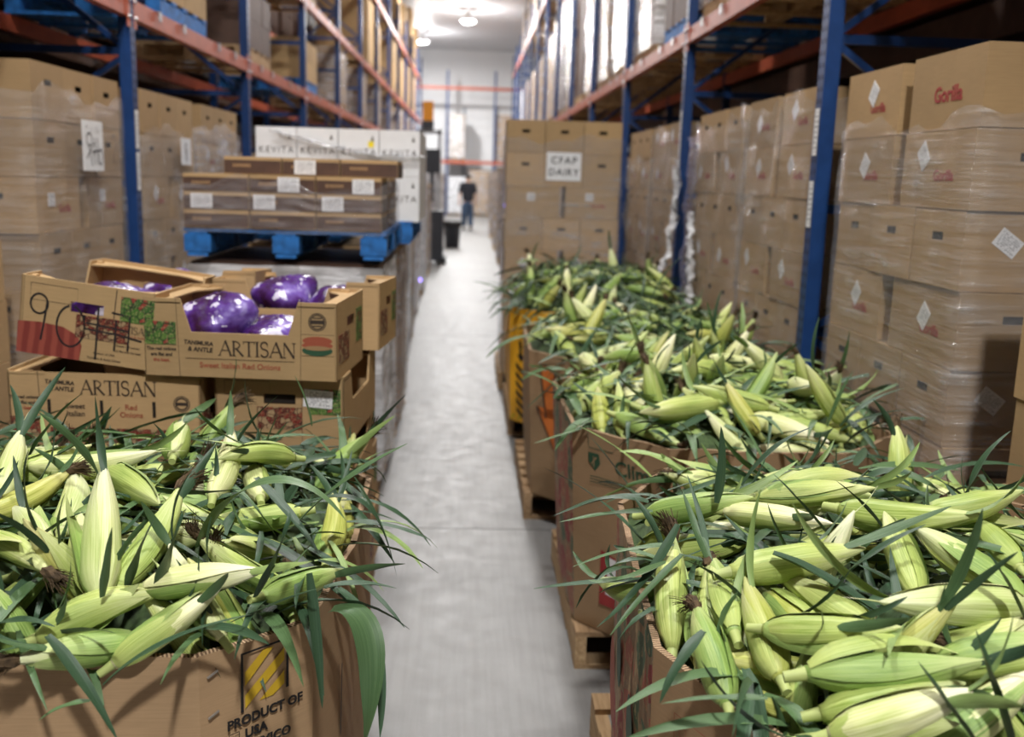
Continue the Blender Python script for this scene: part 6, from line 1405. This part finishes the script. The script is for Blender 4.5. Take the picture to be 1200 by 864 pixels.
('C',(0.486,4.494,0.909),(-0.425,0.880,0.212),0.252,'lime',0,'lime corn ear pointing away, front left of the third right bin'),
('C',(0.983,4.995,0.991),(0.911,0.410,0.047),0.267,'green',0,'green corn ear pointing right, middle right of the third right bin, nearer one'),
('C',(0.555,4.889,0.926),(-0.321,-0.231,0.919),0.260,'green',1,'green corn ear with silk standing up, middle left of the third right bin'),
('C',(1.033,5.395,0.989),(0.472,0.804,-0.362),0.233,'green',1,'green corn ear with silk pointing away, back right of the third right bin'),
('C',(1.319,5.013,0.904),(-0.142,-0.930,0.338),0.241,'green',1,'green corn ear with silk pointing at camera, middle right of the third right bin'),
('C',(0.931,5.254,0.976),(-0.593,0.794,0.134),0.228,'pale',1,'pale corn ear with silk pointing away, back centre of the third right bin'),
('C',(1.344,5.168,0.904),(-0.820,0.135,0.556),0.235,'pale',1,'pale corn ear with silk pointing left, middle right of the third right bin'),
('C',(1.221,4.659,0.966),(-0.931,-0.331,0.154),0.226,'yellow',0,'yellowish corn ear pointing left, front right of the third right bin'),
('C',(0.872,4.635,1.022),(-0.522,0.829,-0.200),0.239,'green',1,'green corn ear with silk pointing away, front centre of the third right bin'),
('C',(1.046,5.467,0.935),(-0.939,0.342,0.034),0.266,'lime',1,'lime corn ear with silk pointing left, back centre of the third right bin, farther one'),
('C',(0.543,4.595,0.947),(0.460,0.420,0.782),0.259,'yellow',1,'yellowish corn ear with silk standing up, front left of the third right bin'),
('C',(1.137,5.014,0.977),(0.939,0.341,-0.046),0.229,'green',0,'green corn ear pointing right, middle right of the third right bin, farther one'),
('C',(1.091,4.935,0.979),(0.011,-0.987,0.163),0.227,'lime',1,'lime corn ear with silk pointing at camera, middle right of the third right bin'),
('C',(0.544,5.011,0.965),(0.545,0.454,0.705),0.263,'pale',0,'pale corn ear standing up, middle left of the third right bin, nearer one'),
('C',(0.669,4.823,0.971),(-0.579,0.485,0.656),0.259,'pale',1,'pale corn ear with silk standing up, middle left of the third right bin'),
('C',(0.879,5.462,0.952),(-0.946,-0.262,0.192),0.228,'lime',1,'lime corn ear with silk pointing left, back centre of the third right bin, nearer one'),
('C',(1.183,4.758,0.933),(0.523,0.351,0.776),0.248,'lime',0,'lime corn ear standing up, middle right of the third right bin'),
('C',(0.602,5.197,1.058),(0.485,0.714,-0.505),0.250,'pale',0,'pale corn ear pointing away, back left of the third right bin'),
('C',(1.038,4.838,1.020),(-0.466,-0.867,-0.177),0.249,'green',1,'green corn ear with silk pointing at camera, front centre of the third right bin'),
('C',(0.327,4.895,0.914),(0.884,0.291,0.365),0.232,'lime',0,'lime corn ear pointing right, middle left of the third right bin'),
('C',(0.377,5.122,0.931),(0.897,0.208,0.390),0.230,'pale',0,'pale corn ear pointing right, middle left of the third right bin'),
('C',(0.324,5.200,0.864),(0.744,0.053,0.666),0.249,'pale',0,'pale corn ear standing up, middle left of the third right bin, farther one'),
('C',(0.696,4.537,0.987),(0.937,-0.262,-0.233),0.249,'green',0,'green corn ear pointing right, front centre of the third right bin'),
('C',(0.512,5.497,0.888),(0.408,0.008,0.913),0.233,'pale',1,'pale corn ear with silk standing up, back left of the third right bin'),
('C',(0.728,4.415,0.872),(0.982,-0.069,0.173),0.262,'pale',1,'pale corn ear with silk pointing right, front centre of the third right bin'),
('C',(1.359,5.209,0.957),(-0.943,0.316,0.105),0.259,'yellow',1,'yellowish corn ear with silk pointing left, back right of the third right bin'),
('C',(0.625,4.715,0.958),(-0.980,-0.155,0.122),0.266,'yellow',0,'yellowish corn ear pointing left, front left of the third right bin'),
('C',(0.503,5.293,0.947),(0.556,0.020,0.831),0.244,'lime',0,'lime corn ear standing up, back left of the third right bin'),
('C',(1.399,4.813,0.859),(-0.612,-0.578,0.540),0.236,'green',0,'green corn ear pointing left, front right of the third right bin'),
('C',(0.492,5.381,0.993),(0.687,0.652,-0.322),0.234,'lime',1,'lime corn ear with silk pointing right, back left of the third right bin'),
('C',(0.709,4.572,0.971),(-0.997,-0.078,0.002),0.235,'yellow',1,'yellowish corn ear with silk pointing left, front left of the third right bin'),
('C',(1.017,5.121,0.966),(0.872,0.324,0.368),0.229,'lime',1,'lime corn ear with silk pointing right, middle right of the third right bin'),
('C',(0.959,4.885,1.014),(-0.598,0.797,0.087),0.230,'lime',1,'lime corn ear with silk pointing away, middle centre of the third right bin'),
('C',(1.135,4.555,0.894),(0.377,-0.226,0.898),0.253,'yellow',1,'yellowish corn ear with silk standing up, front right of the third right bin'),
('C',(1.270,5.419,0.929),(-0.922,-0.174,0.346),0.233,'green',1,'green corn ear with silk pointing left, back right of the third right bin'),
('C',(1.287,4.670,0.862),(0.372,-0.023,0.928),0.237,'lime',1,'lime corn ear with silk standing up, front right of the third right bin'),
('C',(0.515,4.425,0.882),(0.966,0.078,0.245),0.261,'pale',1,'pale corn ear with silk pointing right, front left of the third right bin'),
('C',(0.913,4.558,0.964),(-0.836,0.511,0.201),0.263,'pale',1,'pale corn ear with silk pointing left, front centre of the third right bin'),
('C',(0.660,4.797,0.987),(-0.997,-0.072,0.018),0.241,'yellow',0,'yellowish corn ear pointing left, middle left of the third right bin'),
('C',(0.925,5.169,0.948),(-0.902,-0.061,0.426),0.243,'green',0,'green corn ear pointing left, middle centre of the third right bin, farther one'),
('C',(1.330,4.804,0.917),(0.205,0.971,-0.127),0.268,'lime',1,'lime corn ear with silk pointing away, middle right of the third right bin'),
('C',(0.520,5.589,0.853),(-0.541,-0.751,0.378),0.253,'lime',0,'lime corn ear pointing at camera, back left of the third right bin'),
('D',(0.777,6.888,1.056),(0.973,-0.137,0.188),0.248,'lime',0,'lime corn ear pointing right, middle centre of the farthest corn bin, farther one'),
('D',(0.685,7.042,1.076),(0.202,0.894,-0.401),0.235,'yellow',0,'yellowish corn ear pointing away, back centre of the farthest corn bin'),
('D',(1.086,6.339,1.049),(0.786,-0.612,-0.088),0.228,'lime',1,'lime corn ear with silk pointing right, front right of the farthest corn bin, farther one'),
('D',(0.921,6.407,1.079),(-0.388,0.922,0.012),0.236,'lime',0,'lime corn ear pointing away, middle centre of the farthest corn bin'),
('D',(0.467,6.326,1.056),(0.906,-0.421,0.036),0.226,'yellow',0,'yellowish corn ear pointing right, front left of the farthest corn bin'),
('D',(0.825,6.114,1.004),(0.587,0.724,0.363),0.267,'green',0,'green corn ear pointing away, front centre of the farthest corn bin'),
('D',(0.579,6.643,1.057),(0.594,0.785,0.174),0.261,'green',1,'green corn ear with silk pointing away, middle centre of the farthest corn bin, farther one'),
('D',(1.169,6.772,1.063),(-0.209,0.978,0.011),0.226,'lime',0,'lime corn ear pointing away, back right of the farthest corn bin'),
('D',(0.608,7.000,1.070),(0.999,0.033,0.007),0.268,'lime',0,'lime corn ear pointing right, back centre of the farthest corn bin'),
('D',(0.386,6.200,0.930),(0.025,0.501,0.865),0.263,'green',1,'green corn ear with silk standing up, front left of the farthest corn bin'),
('D',(1.017,7.175,0.935),(-0.252,0.338,0.907),0.238,'lime',1,'lime corn ear with silk standing up, back centre of the farthest corn bin'),
('D',(1.361,6.426,0.901),(-0.132,0.973,0.190),0.250,'pale',1,'pale corn ear with silk pointing away, middle right of the farthest corn bin'),
('D',(1.245,6.687,1.000),(-0.260,-0.405,0.876),0.237,'green',1,'green corn ear with silk standing up, middle right of the farthest corn bin'),
('D',(0.473,6.399,1.012),(0.777,0.416,0.473),0.266,'green',0,'green corn ear pointing right, middle left of the farthest corn bin'),
('D',(0.714,7.244,0.959),(-0.970,0.123,-0.209),0.232,'green',0,'green corn ear pointing left, back left of the farthest corn bin'),
('D',(1.124,6.364,1.083),(-0.821,0.569,-0.039),0.253,'green',1,'green corn ear with silk pointing left, middle right of the farthest corn bin'),
('D',(0.442,6.918,0.984),(-0.087,0.602,0.794),0.248,'pale',1,'pale corn ear with silk standing up, back left of the farthest corn bin'),
('D',(1.316,6.284,0.984),(-0.585,0.340,0.736),0.255,'lime',0,'lime corn ear standing up, front right of the farthest corn bin'),
('D',(0.997,6.211,1.037),(0.879,-0.452,-0.152),0.244,'green',1,'green corn ear with silk pointing right, front right of the farthest corn bin'),
('D',(0.958,6.670,1.065),(0.942,-0.322,0.090),0.252,'green',0,'green corn ear pointing right, middle right of the farthest corn bin'),
('D',(1.275,6.995,1.029),(-0.941,0.316,0.122),0.253,'green',0,'green corn ear pointing left, back right of the farthest corn bin'),
('D',(0.531,6.155,1.005),(0.883,0.327,0.338),0.229,'lime',0,'lime corn ear pointing right, front left of the farthest corn bin'),
('D',(0.940,7.154,1.054),(0.944,-0.303,-0.130),0.247,'yellow',1,'yellowish corn ear with silk pointing right, back right of the farthest corn bin'),
('D',(0.438,6.089,0.893),(0.526,-0.297,0.797),0.227,'yellow',1,'yellowish corn ear with silk standing up, front left of the farthest corn bin'),
('D',(1.097,6.431,1.072),(0.847,0.493,-0.198),0.260,'lime',1,'lime corn ear with silk pointing right, middle right of the farthest corn bin, nearer one'),
('D',(0.603,6.058,0.990),(0.069,0.688,0.722),0.248,'pale',1,'pale corn ear with silk standing up, front left of the farthest corn bin'),
('D',(0.738,6.943,1.092),(-0.988,-0.071,-0.137),0.268,'pale',0,'pale corn ear pointing left, back left of the farthest corn bin'),
('D',(1.239,6.991,0.981),(0.206,-0.693,0.690),0.252,'pale',1,'pale corn ear with silk standing up, back right of the farthest corn bin'),
('D',(1.002,6.698,1.022),(-0.184,0.362,0.914),0.257,'pale',0,'pale corn ear standing up, middle centre of the farthest corn bin'),
('D',(0.578,6.804,1.068),(-0.760,-0.644,-0.085),0.266,'green',0,'green corn ear pointing left, middle left of the farthest corn bin'),
('D',(0.457,6.350,1.055),(0.946,0.291,0.139),0.256,'pale',1,'pale corn ear with silk pointing right, front left of the farthest corn bin'),
('D',(0.305,6.607,0.891),(0.395,-0.612,0.685),0.232,'green',1,'green corn ear with silk standing up, middle left of the farthest corn bin'),
('D',(0.811,6.397,1.050),(-0.225,-0.963,0.149),0.245,'lime',0,'lime corn ear pointing at camera, front centre of the farthest corn bin'),
('D',(0.656,6.438,1.071),(-0.071,0.996,0.061),0.249,'green',1,'green corn ear with silk pointing away, middle centre of the farthest corn bin, nearer one'),
('D',(0.673,6.707,1.080),(0.931,-0.366,0.003),0.240,'lime',0,'lime corn ear pointing right, middle centre of the farthest corn bin, nearer one'),
('D',(1.195,6.773,1.068),(0.666,0.508,-0.546),0.255,'lime',1,'lime corn ear with silk pointing right, middle right of the farthest corn bin, farther one'),
('D',(0.545,6.974,1.053),(-0.839,0.469,-0.276),0.251,'pale',1,'pale corn ear with silk pointing left, back left of the farthest corn bin'),
('D',(0.847,5.994,0.865),(0.253,0.556,0.792),0.251,'pale',0,'pale corn ear standing up, front centre of the farthest corn bin'),
('D',(0.422,6.142,0.937),(0.497,0.552,0.670),0.265,'green',0,'green corn ear standing up, front left of the farthest corn bin'),
('D',(0.879,6.711,1.080),(0.823,0.567,-0.002),0.244,'yellow',1,'yellowish corn ear with silk pointing right, middle centre of the farthest corn bin'),
('D',(1.080,6.046,0.981),(0.882,0.256,-0.395),0.226,'lime',1,'lime corn ear with silk pointing right, front right of the farthest corn bin, nearer one'),
('D',(1.359,6.711,0.913),(-0.683,0.050,0.729),0.267,'lime',1,'lime corn ear with silk standing up, middle right of the farthest corn bin'),
('D',(1.286,6.550,0.975),(0.147,-0.989,-0.006),0.243,'yellow',0,'yellowish corn ear pointing at camera, middle right of the farthest corn bin'),
('D',(0.856,6.317,1.108),(-0.775,0.630,-0.053),0.237,'pale',1,'pale corn ear with silk pointing left, front centre of the farthest corn bin'),
]
# ------------------------------------------------------------------ place the ears
rg = np.random.RandomState(21)
GROUPS = {'L': 'corn ears in the near left bin', 'A': 'corn ears in the near right bin', 'B': 'corn ears in the second right bin', 'C': 'corn ears in the third right bin', 'D': 'corn ears in the farthest corn bin'}
UP = Vector((0, 0, 1))
def ear(bk, P, d, L, col, silk, label):
    t = thing('corn_ear', label, 'corn', P, 0, GROUPS[bk])
    q = Vector(d).to_track_quat('Z', 'Y') @ Euler((0, 0, rg.uniform(0, 6.28))).to_quaternion()
    t.rotation_euler = q.to_euler(); s = L / EL; k = (0.5 + 0.5 * s) * rg.uniform(0.80, 1.0); t.scale = (k, k, s)
    v = rg.randint(8); bend = LIB['bend', v]; near = bk in 'LA'
    ob('husk', LIB['husk', v, col], t)
    oc = {'lime': 0, 'green': 1, 'pale': 2, 'yellow': 0}[col]
    ob('outer_husk', LIB['outer', v, oc], t)
    for oi in range(rg.randint(1, 3) if near else 0):
        ob('outer_husk', LIB['outer', v, rg.choice([0, 1, 1])], t, (0, 0, 0), (0, 0, 2.2 + 1.6 * oi + rg.uniform(-0.5, 0.5)), (1.03 + 0.03 * oi, 1.03 + 0.03 * oi, rg.uniform(0.92, 1.08)))
    ob('stalk', LIB['stalk'], t)
    inv = q.inverted()
    nl = rg.randint(1, 4) if near else rg.randint(0, 3)
    for i in range(nl):
        tt = rg.uniform(0.55, 0.98) if rg.rand() < 0.75 else 0.05
        a = rg.uniform(0, 6.28); c = ear_axis(tt, bend); r = ER * ear_profile(tt) * 0.8
        outw = q @ Vector((math.cos(a), math.sin(a), 0))
        if outw.z < -0.2: a += math.pi; outw = -outw
        ob('leaf', LIB['leaf', rg.randint(18)], t, c + Vector((r * math.cos(a), r * math.sin(a), 0)), (0, 0, a))
    tip = ear_axis(0.97, bend)
    if silk: ob('silk', LIB['silk', rg.randint(5)], t, tip, (0, 0, rg.uniform(0, 6.28)), (1.25, 1.25, 1.25) if near else None)
    elif col == 'pale' and near: ob('tip_thread', LIB['thread'], t, tip + Vector((0, 0, EL * 0.03)))
    return t
for e in EARS: ear(*e)

# ------------------------------------------------------------------ filling below the ears and the tangle of loose leaves
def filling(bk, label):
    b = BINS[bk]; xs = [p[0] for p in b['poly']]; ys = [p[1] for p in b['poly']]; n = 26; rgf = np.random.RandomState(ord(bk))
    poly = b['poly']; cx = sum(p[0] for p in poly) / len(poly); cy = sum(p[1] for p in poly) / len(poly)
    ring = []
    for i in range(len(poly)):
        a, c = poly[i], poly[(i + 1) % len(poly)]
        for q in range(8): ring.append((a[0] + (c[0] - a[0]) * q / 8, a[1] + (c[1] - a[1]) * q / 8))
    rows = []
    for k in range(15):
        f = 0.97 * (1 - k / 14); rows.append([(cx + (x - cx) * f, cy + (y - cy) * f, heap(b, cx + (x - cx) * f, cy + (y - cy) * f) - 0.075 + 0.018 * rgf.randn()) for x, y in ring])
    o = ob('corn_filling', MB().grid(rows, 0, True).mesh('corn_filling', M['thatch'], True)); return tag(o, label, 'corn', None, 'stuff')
def tangle(bk, label, n, wmul=1.0, Lr=(0.12, 0.32), edge=0.13):
    b = BINS[bk]; r = np.random.RandomState(50 + ord(bk)); mb = MB(); poly = b['poly']
    xs = [p[0] for p in poly]; ys = [p[1] for p in poly]; cx, cy = (min(xs) + max(xs)) / 2, (min(ys) + max(ys)) / 2; k = 0
    while k < n:
        if r.rand() < edge:
            i = r.randint(len(poly)); a, c = poly[i], poly[(i + 1) % len(poly)]; s = r.rand(); x, y = a[0] + (c[0] - a[0]) * s, a[1] + (c[1] - a[1]) * s
            x += (cx - x) * 0.06; y += (cy - y) * 0.06; o = Vector((x - cx, y - cy, 0)).normalized()
            yaw = math.atan2(o.y, o.x) + r.normal(0, 0.9); d = Vector((math.cos(yaw), math.sin(yaw), r.uniform(0.1, 1.0))); z = b['rim'] + r.uniform(0.0, 0.05); droop = r.uniform(0.3, 1.9)
        else:
            x, y = r.uniform(min(xs), max(xs)), r.uniform(min(ys), max(ys))
            if not inside(b, x, y, 0.04): continue
            yaw = r.uniform(0, 6.28); d = Vector((math.cos(yaw), math.sin(yaw), r.normal(0.06, 0.20))); z = heap(b, x, y) + r.uniform(-0.04, 0.03); droop = r.uniform(0.1, 1.3)
        mb.grid(blade((x, y, z), d, UP, r.uniform(*Lr), r.uniform(0.012, 0.030) * wmul, droop, r.uniform(-1.4, 1.4), r, 8), int(r.choice([0, 0, 0, 0, 0, 1, 1, 1, 2]))); k += 1
    o = ob('corn_leaf_tangle', mb.mesh('corn_leaf_tangle', [M['leaf_dark'], M['leaf_mid'], M['leaf_light']], True)); return tag(o, label, 'corn leaves', None, 'stuff')
NAMEB = {'L': 'near left', 'A': 'near right', 'B': 'second right', 'C': 'third right', 'D': 'farthest'}
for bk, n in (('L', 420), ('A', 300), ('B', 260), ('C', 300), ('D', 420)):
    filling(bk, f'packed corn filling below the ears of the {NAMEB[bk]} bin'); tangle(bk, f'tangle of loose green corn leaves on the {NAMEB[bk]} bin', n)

# ------------------------------------------------------------------ big single leaves that stand out
def big_leaf(pts, w, label, mat='leaf_dark', fold=0.3, tw=0.0):
    """pts: control points of the midrib (3 or 4)"""
    P = [Vector(p) for p in pts]; n = 18; rows = []; C3 = []
    for k in range(n + 1):
        t = k / n; Q = P[:]
        while len(Q) > 1: Q = [Q[i].lerp(Q[i + 1], t) for i in range(len(Q) - 1)]
        C3.append(Q[0])
    side0 = None
    for k in range(n + 1):
        t = k / n; d = (C3[min(k + 1, n)] - C3[max(k - 1, 0)]).normalized(); s = d.cross(UP)
        if s.length < 0.15: s = side0 if side0 is not None else d.cross(Vector((0, 1, 0)))
        s = (s - d * s.dot(d)).normalized()
        if side0 is not None and s.dot(side0) < 0: s = -s
        if side0 is not None: s = (s * 0.4 + side0 * 0.6); s = (s - d * s.dot(d)).normalized()
        side0 = s; rot = Matrix.Rotation(tw * t, 3, d); ss = rot @ s; nn = ss.cross(d).normalized()
        ww = w / 2 * min(1, 0.5 + 2.5 * t) * (1 - t ** 2.4) ** 0.8 + 0.0005
        rows.append([C3[k] + ss * ww + nn * (fold * ww + 0.10 * ww * math.sin(11 * t)), C3[k] + ss * ww * 0.5 + nn * fold * ww * 0.35, C3[k], C3[k] - ss * ww * 0.5 + nn * fold * ww * 0.35, C3[k] - ss * ww + nn * (fold * ww - 0.1 * ww * math.sin(9 * t))])
    o = ob('corn_leaf', MB().grid(rows).mesh('corn_leaf', M[mat], True))
    return tag(o, label, 'leaf', 'large loose corn leaves')
# <leaves>
big_leaf([(-0.481, 1.75, 1.02), (-0.415, 1.72, 1.184), (-0.28, 1.72, 1.186), (-0.21, 1.7, 1.091)], 0.050, 'broad arching leaf over the centre of near left bin', 'leaf_mid', 0.20, 0.00)
big_leaf([(-0.234, 1.68, 0.929), (-0.153, 1.66, 0.964), (-0.142, 1.62, 0.838), (-0.169, 1.6, 0.702)], 0.060, 'broad pale leaf hanging down right side of near left bin', 'leaf_mid', 0.15, 0.50)
big_leaf([(-0.239, 1.8, 0.918), (-0.162, 1.76, 0.885), (-0.139, 1.72, 0.785), (-0.146, 1.68, 0.678)], 0.030, 'narrow dark leaf behind the broad hanging leaf', 'leaf_dark', 0.30, 0.00)
big_leaf([(-0.26, 1.6, 1.032), (-0.242, 1.57, 0.91), (-0.233, 1.56, 0.806)], 0.020, 'long thin leaf hanging straight down over the printed emblem', 'leaf_dark', 0.40, 0.00)
big_leaf([(-0.644, 1.47, 0.978), (-0.583, 1.44, 0.93), (-0.525, 1.42, 0.83)], 0.024, 'dark leaf hanging over front of near left bin', 'leaf_dark', 0.30, 0.00)
big_leaf([(-0.58, 1.46, 0.873), (-0.622, 1.45, 0.874), (-0.652, 1.44, 0.851)], 0.014, 'small leaf tip against front panel of near left bin', 'leaf_mid', 0.30, 0.00)
big_leaf([(-0.563, 1.47, 0.893), (-0.484, 1.48, 0.975), (-0.335, 1.5, 1.003)], 0.020, 'leaf lying along front rim of near left bin', 'leaf_dark', 0.30, 0.00)
big_leaf([(-0.393, 1.6, 0.941), (-0.283, 1.55, 1.011), (-0.238, 1.55, 1.026)], 0.014, 'thin leaf along the front chamfer rim', 'leaf_dark', 0.30, 0.00)
big_leaf([(-0.316, 1.85, 1.036), (-0.237, 1.85, 1.123), (-0.158, 1.88, 1.158), (-0.113, 1.9, 1.18)], 0.026, 'leaf pointing right beyond back right of near left bin', 'leaf_mid', 0.30, 0.00)
big_leaf([(-0.336, 1.9, 1.044), (-0.193, 1.9, 1.108), (-0.167, 1.9, 1.038), (-0.133, 1.9, 0.903)], 0.024, 'leaf drooping right over the aisle from near left bin', 'leaf_dark', 0.30, 0.00)
big_leaf([(-0.246, 1.68, 0.97), (-0.188, 1.7, 0.978), (-0.12, 1.72, 0.954)], 0.022, 'leaf tip sticking right over the aisle, near left bin', 'leaf_dark', 0.40, 0.00)
big_leaf([(-0.241, 2.1, 1.046), (-0.194, 2.1, 0.968), (-0.166, 2.1, 0.89)], 0.020, 'second drooping leaf over the aisle from near left bin', 'leaf_dark', 0.30, 0.00)
big_leaf([(-0.513, 1.6, 1.001), (-0.473, 1.57, 1.089), (-0.466, 1.6, 1.138)], 0.028, 'dark leaf standing before the diagonal lime ear', 'leaf_dark', 0.30, 0.00)
big_leaf([(-0.569, 1.62, 0.992), (-0.538, 1.6, 1.077), (-0.521, 1.62, 1.115)], 0.026, 'dark leaf right of the largest upright ear', 'leaf_dark', 0.30, 0.00)
big_leaf([(-0.586, 1.55, 1.007), (-0.565, 1.53, 1.089), (-0.558, 1.53, 1.135)], 0.016, 'small leaf blade across the largest upright ear', 'leaf_mid', 0.30, 0.00)
big_leaf([(-0.811, 1.75, 0.999), (-0.718, 1.72, 1.076), (-0.673, 1.72, 1.093)], 0.040, 'ribbed leaf in front of the short pale ear', 'leaf_dark', 0.30, 0.00)
big_leaf([(-0.767, 1.55, 0.953), (-0.715, 1.53, 0.985), (-0.652, 1.52, 0.969)], 0.024, 'leaf at lower left of near left bin', 'leaf_dark', 0.30, 0.00)
big_leaf([(-0.976, 2.2, 1.052), (-0.924, 2.2, 1.142), (-0.85, 2.2, 1.202)], 0.032, 'upright leaf against the ARTISAN carton', 'leaf_dark', 0.30, 0.00)
big_leaf([(-0.38, 2.4, 1.082), (-0.39, 2.4, 1.146), (-0.42, 2.4, 1.21)], 0.020, 'thin upright leaf at back of near left bin', 'leaf_mid', 0.30, 0.00)
big_leaf([(-0.349, 1.6, 0.988), (-0.288, 1.55, 1.1), (-0.29, 1.6, 1.14)], 0.022, 'dark leaf crossing before the silk knob ear', 'leaf_dark', 0.30, 0.00)
big_leaf([(-0.421, 1.95, 1.089), (-0.335, 1.85, 1.053), (-0.271, 1.8, 0.986)], 0.022, 'leaf slanting right across centre of near left bin', 'leaf_dark', 0.30, 0.00)
big_leaf([(0.389, 2.0, 1.031), (0.319, 2.02, 1.051), (0.268, 2.04, 1.015), (0.192, 2.05, 0.982)], 0.034, 'leaf spray pointing left over the aisle, upper blade', 'leaf_dark', 0.30, 0.00)
big_leaf([(0.4, 2.0, 1.012), (0.318, 2.0, 1.011), (0.201, 2.0, 0.986)], 0.026, 'leaf spray pointing left over the aisle, lower blade', 'leaf_mid', 0.30, 0.00)
big_leaf([(0.399, 1.75, 1.074), (0.34, 1.7, 0.968), (0.246, 1.68, 0.901)], 0.022, 'long leaf hanging down left past the bin edge', 'leaf_dark', 0.30, 0.00)
big_leaf([(0.399, 1.7, 1.035), (0.316, 1.65, 0.973), (0.261, 1.62, 0.914)], 0.016, 'thin leaf hanging left below the long one', 'leaf_mid', 0.30, 0.00)
big_leaf([(0.393, 1.75, 1.032), (0.311, 1.78, 1.019), (0.209, 1.8, 0.967)], 0.022, 'leaf pointing left across the printed side', 'leaf_mid', 0.30, 0.00)
big_leaf([(0.369, 1.7, 1.018), (0.281, 1.72, 0.959), (0.236, 1.75, 0.962)], 0.030, 'green leaf at left rim of near right bin', 'leaf_mid', 0.30, 0.00)
big_leaf([(0.531, 1.6, 1.076), (0.626, 1.55, 1.052), (0.776, 1.5, 0.947)], 0.034, 'long straight dark leaf lying across near right bin', 'leaf_dark', 0.50, 0.00)
big_leaf([(0.634, 1.55, 1.052), (0.68, 1.52, 1.124), (0.754, 1.52, 1.162)], 0.028, 'dark leaf pointing up right over near right bin', 'leaf_dark', 0.30, 0.00)
big_leaf([(0.749, 1.2, 0.955), (0.707, 1.2, 1.055), (0.689, 1.22, 1.121)], 0.034, 'stiff dark leaf rising at lower right corner', 'leaf_dark', 0.50, 0.00)
big_leaf([(0.707, 1.2, 0.955), (0.653, 1.2, 1.018), (0.615, 1.22, 1.075)], 0.024, 'stiff dark leaf left of the lower right corner one', 'leaf_dark', 0.50, 0.00)
big_leaf([(0.865, 1.4, 1.055), (0.822, 1.4, 1.131), (0.802, 1.42, 1.157)], 0.026, 'dark leaf at right frame edge', 'leaf_dark', 0.30, 0.00)
big_leaf([(0.369, 1.4, 1.029), (0.317, 1.36, 0.993), (0.297, 1.35, 0.937)], 0.020, 'leaf folded over front left rim of near right bin', 'leaf_dark', 0.30, 0.00)
big_leaf([(0.425, 1.25, 1.001), (0.359, 1.27, 0.995), (0.288, 1.3, 0.965)], 0.016, 'leaf lying along front rim of near right bin', 'leaf_mid', 0.30, 0.00)
big_leaf([(0.681, 1.7, 1.055), (0.604, 1.68, 1.142), (0.552, 1.7, 1.191)], 0.024, 'dark leaf crossing the long lime back ear', 'leaf_dark', 0.30, 0.00)
big_leaf([(0.522, 1.95, 1.05), (0.533, 1.95, 1.141), (0.519, 1.95, 1.213)], 0.020, 'upright dark leaf at back left of near right bin', 'leaf_dark', 0.30, 0.00)
big_leaf([(0.587, 2.0, 1.072), (0.635, 2.0, 1.166), (0.731, 2.0, 1.205)], 0.024, 'dark leaf rising right at back of near right bin', 'leaf_dark', 0.30, 0.00)
big_leaf([(1.046, 1.95, 1.039), (1.051, 1.95, 1.15), (1.124, 1.95, 1.216)], 0.026, 'leaf rising before the right edge cartons', 'leaf_dark', 0.30, 0.00)
big_leaf([(0.44, 2.5, 0.898), (0.379, 2.5, 0.979), (0.32, 2.5, 1.047)], 0.020, 'leaf over the Clima lettering', 'leaf_dark', 0.30, 0.00)
big_leaf([(1.138, 3.0, 0.958), (1.169, 3.0, 1.068), (1.203, 3.0, 1.137)], 0.030, 'upright leaf fan at right of second bin', 'leaf_mid', 0.30, 0.00)
big_leaf([(1.179, 3.0, 0.958), (1.239, 3.0, 1.042), (1.371, 3.0, 1.086)], 0.030, 'leaf fan blade pointing right from second bin', 'leaf_dark', 0.30, 0.00)
big_leaf([(1.18, 3.0, 0.944), (1.27, 3.0, 1.002), (1.392, 3.0, 1.018)], 0.026, 'lower leaf fan blade pointing right from second bin', 'leaf_dark', 0.30, 0.00)
big_leaf([(0.842, 4.6, 1.121), (0.893, 4.6, 1.282), (0.989, 4.6, 1.363)], 0.030, 'tall leaf beside second right blue post', 'leaf_dark', 0.30, 0.00)
big_leaf([(0.385, 3.9, 0.926), (0.319, 3.9, 0.854), (0.236, 3.9, 0.782)], 0.024, 'leaf pointing left from the second bin over the arrow', 'leaf_dark', 0.30, 0.00)
big_leaf([(0.396, 3.1, 0.918), (0.314, 3.1, 0.888), (0.219, 3.1, 0.858)], 0.024, 'leaf pointing left below the arrow', 'leaf_mid', 0.30, 0.00)
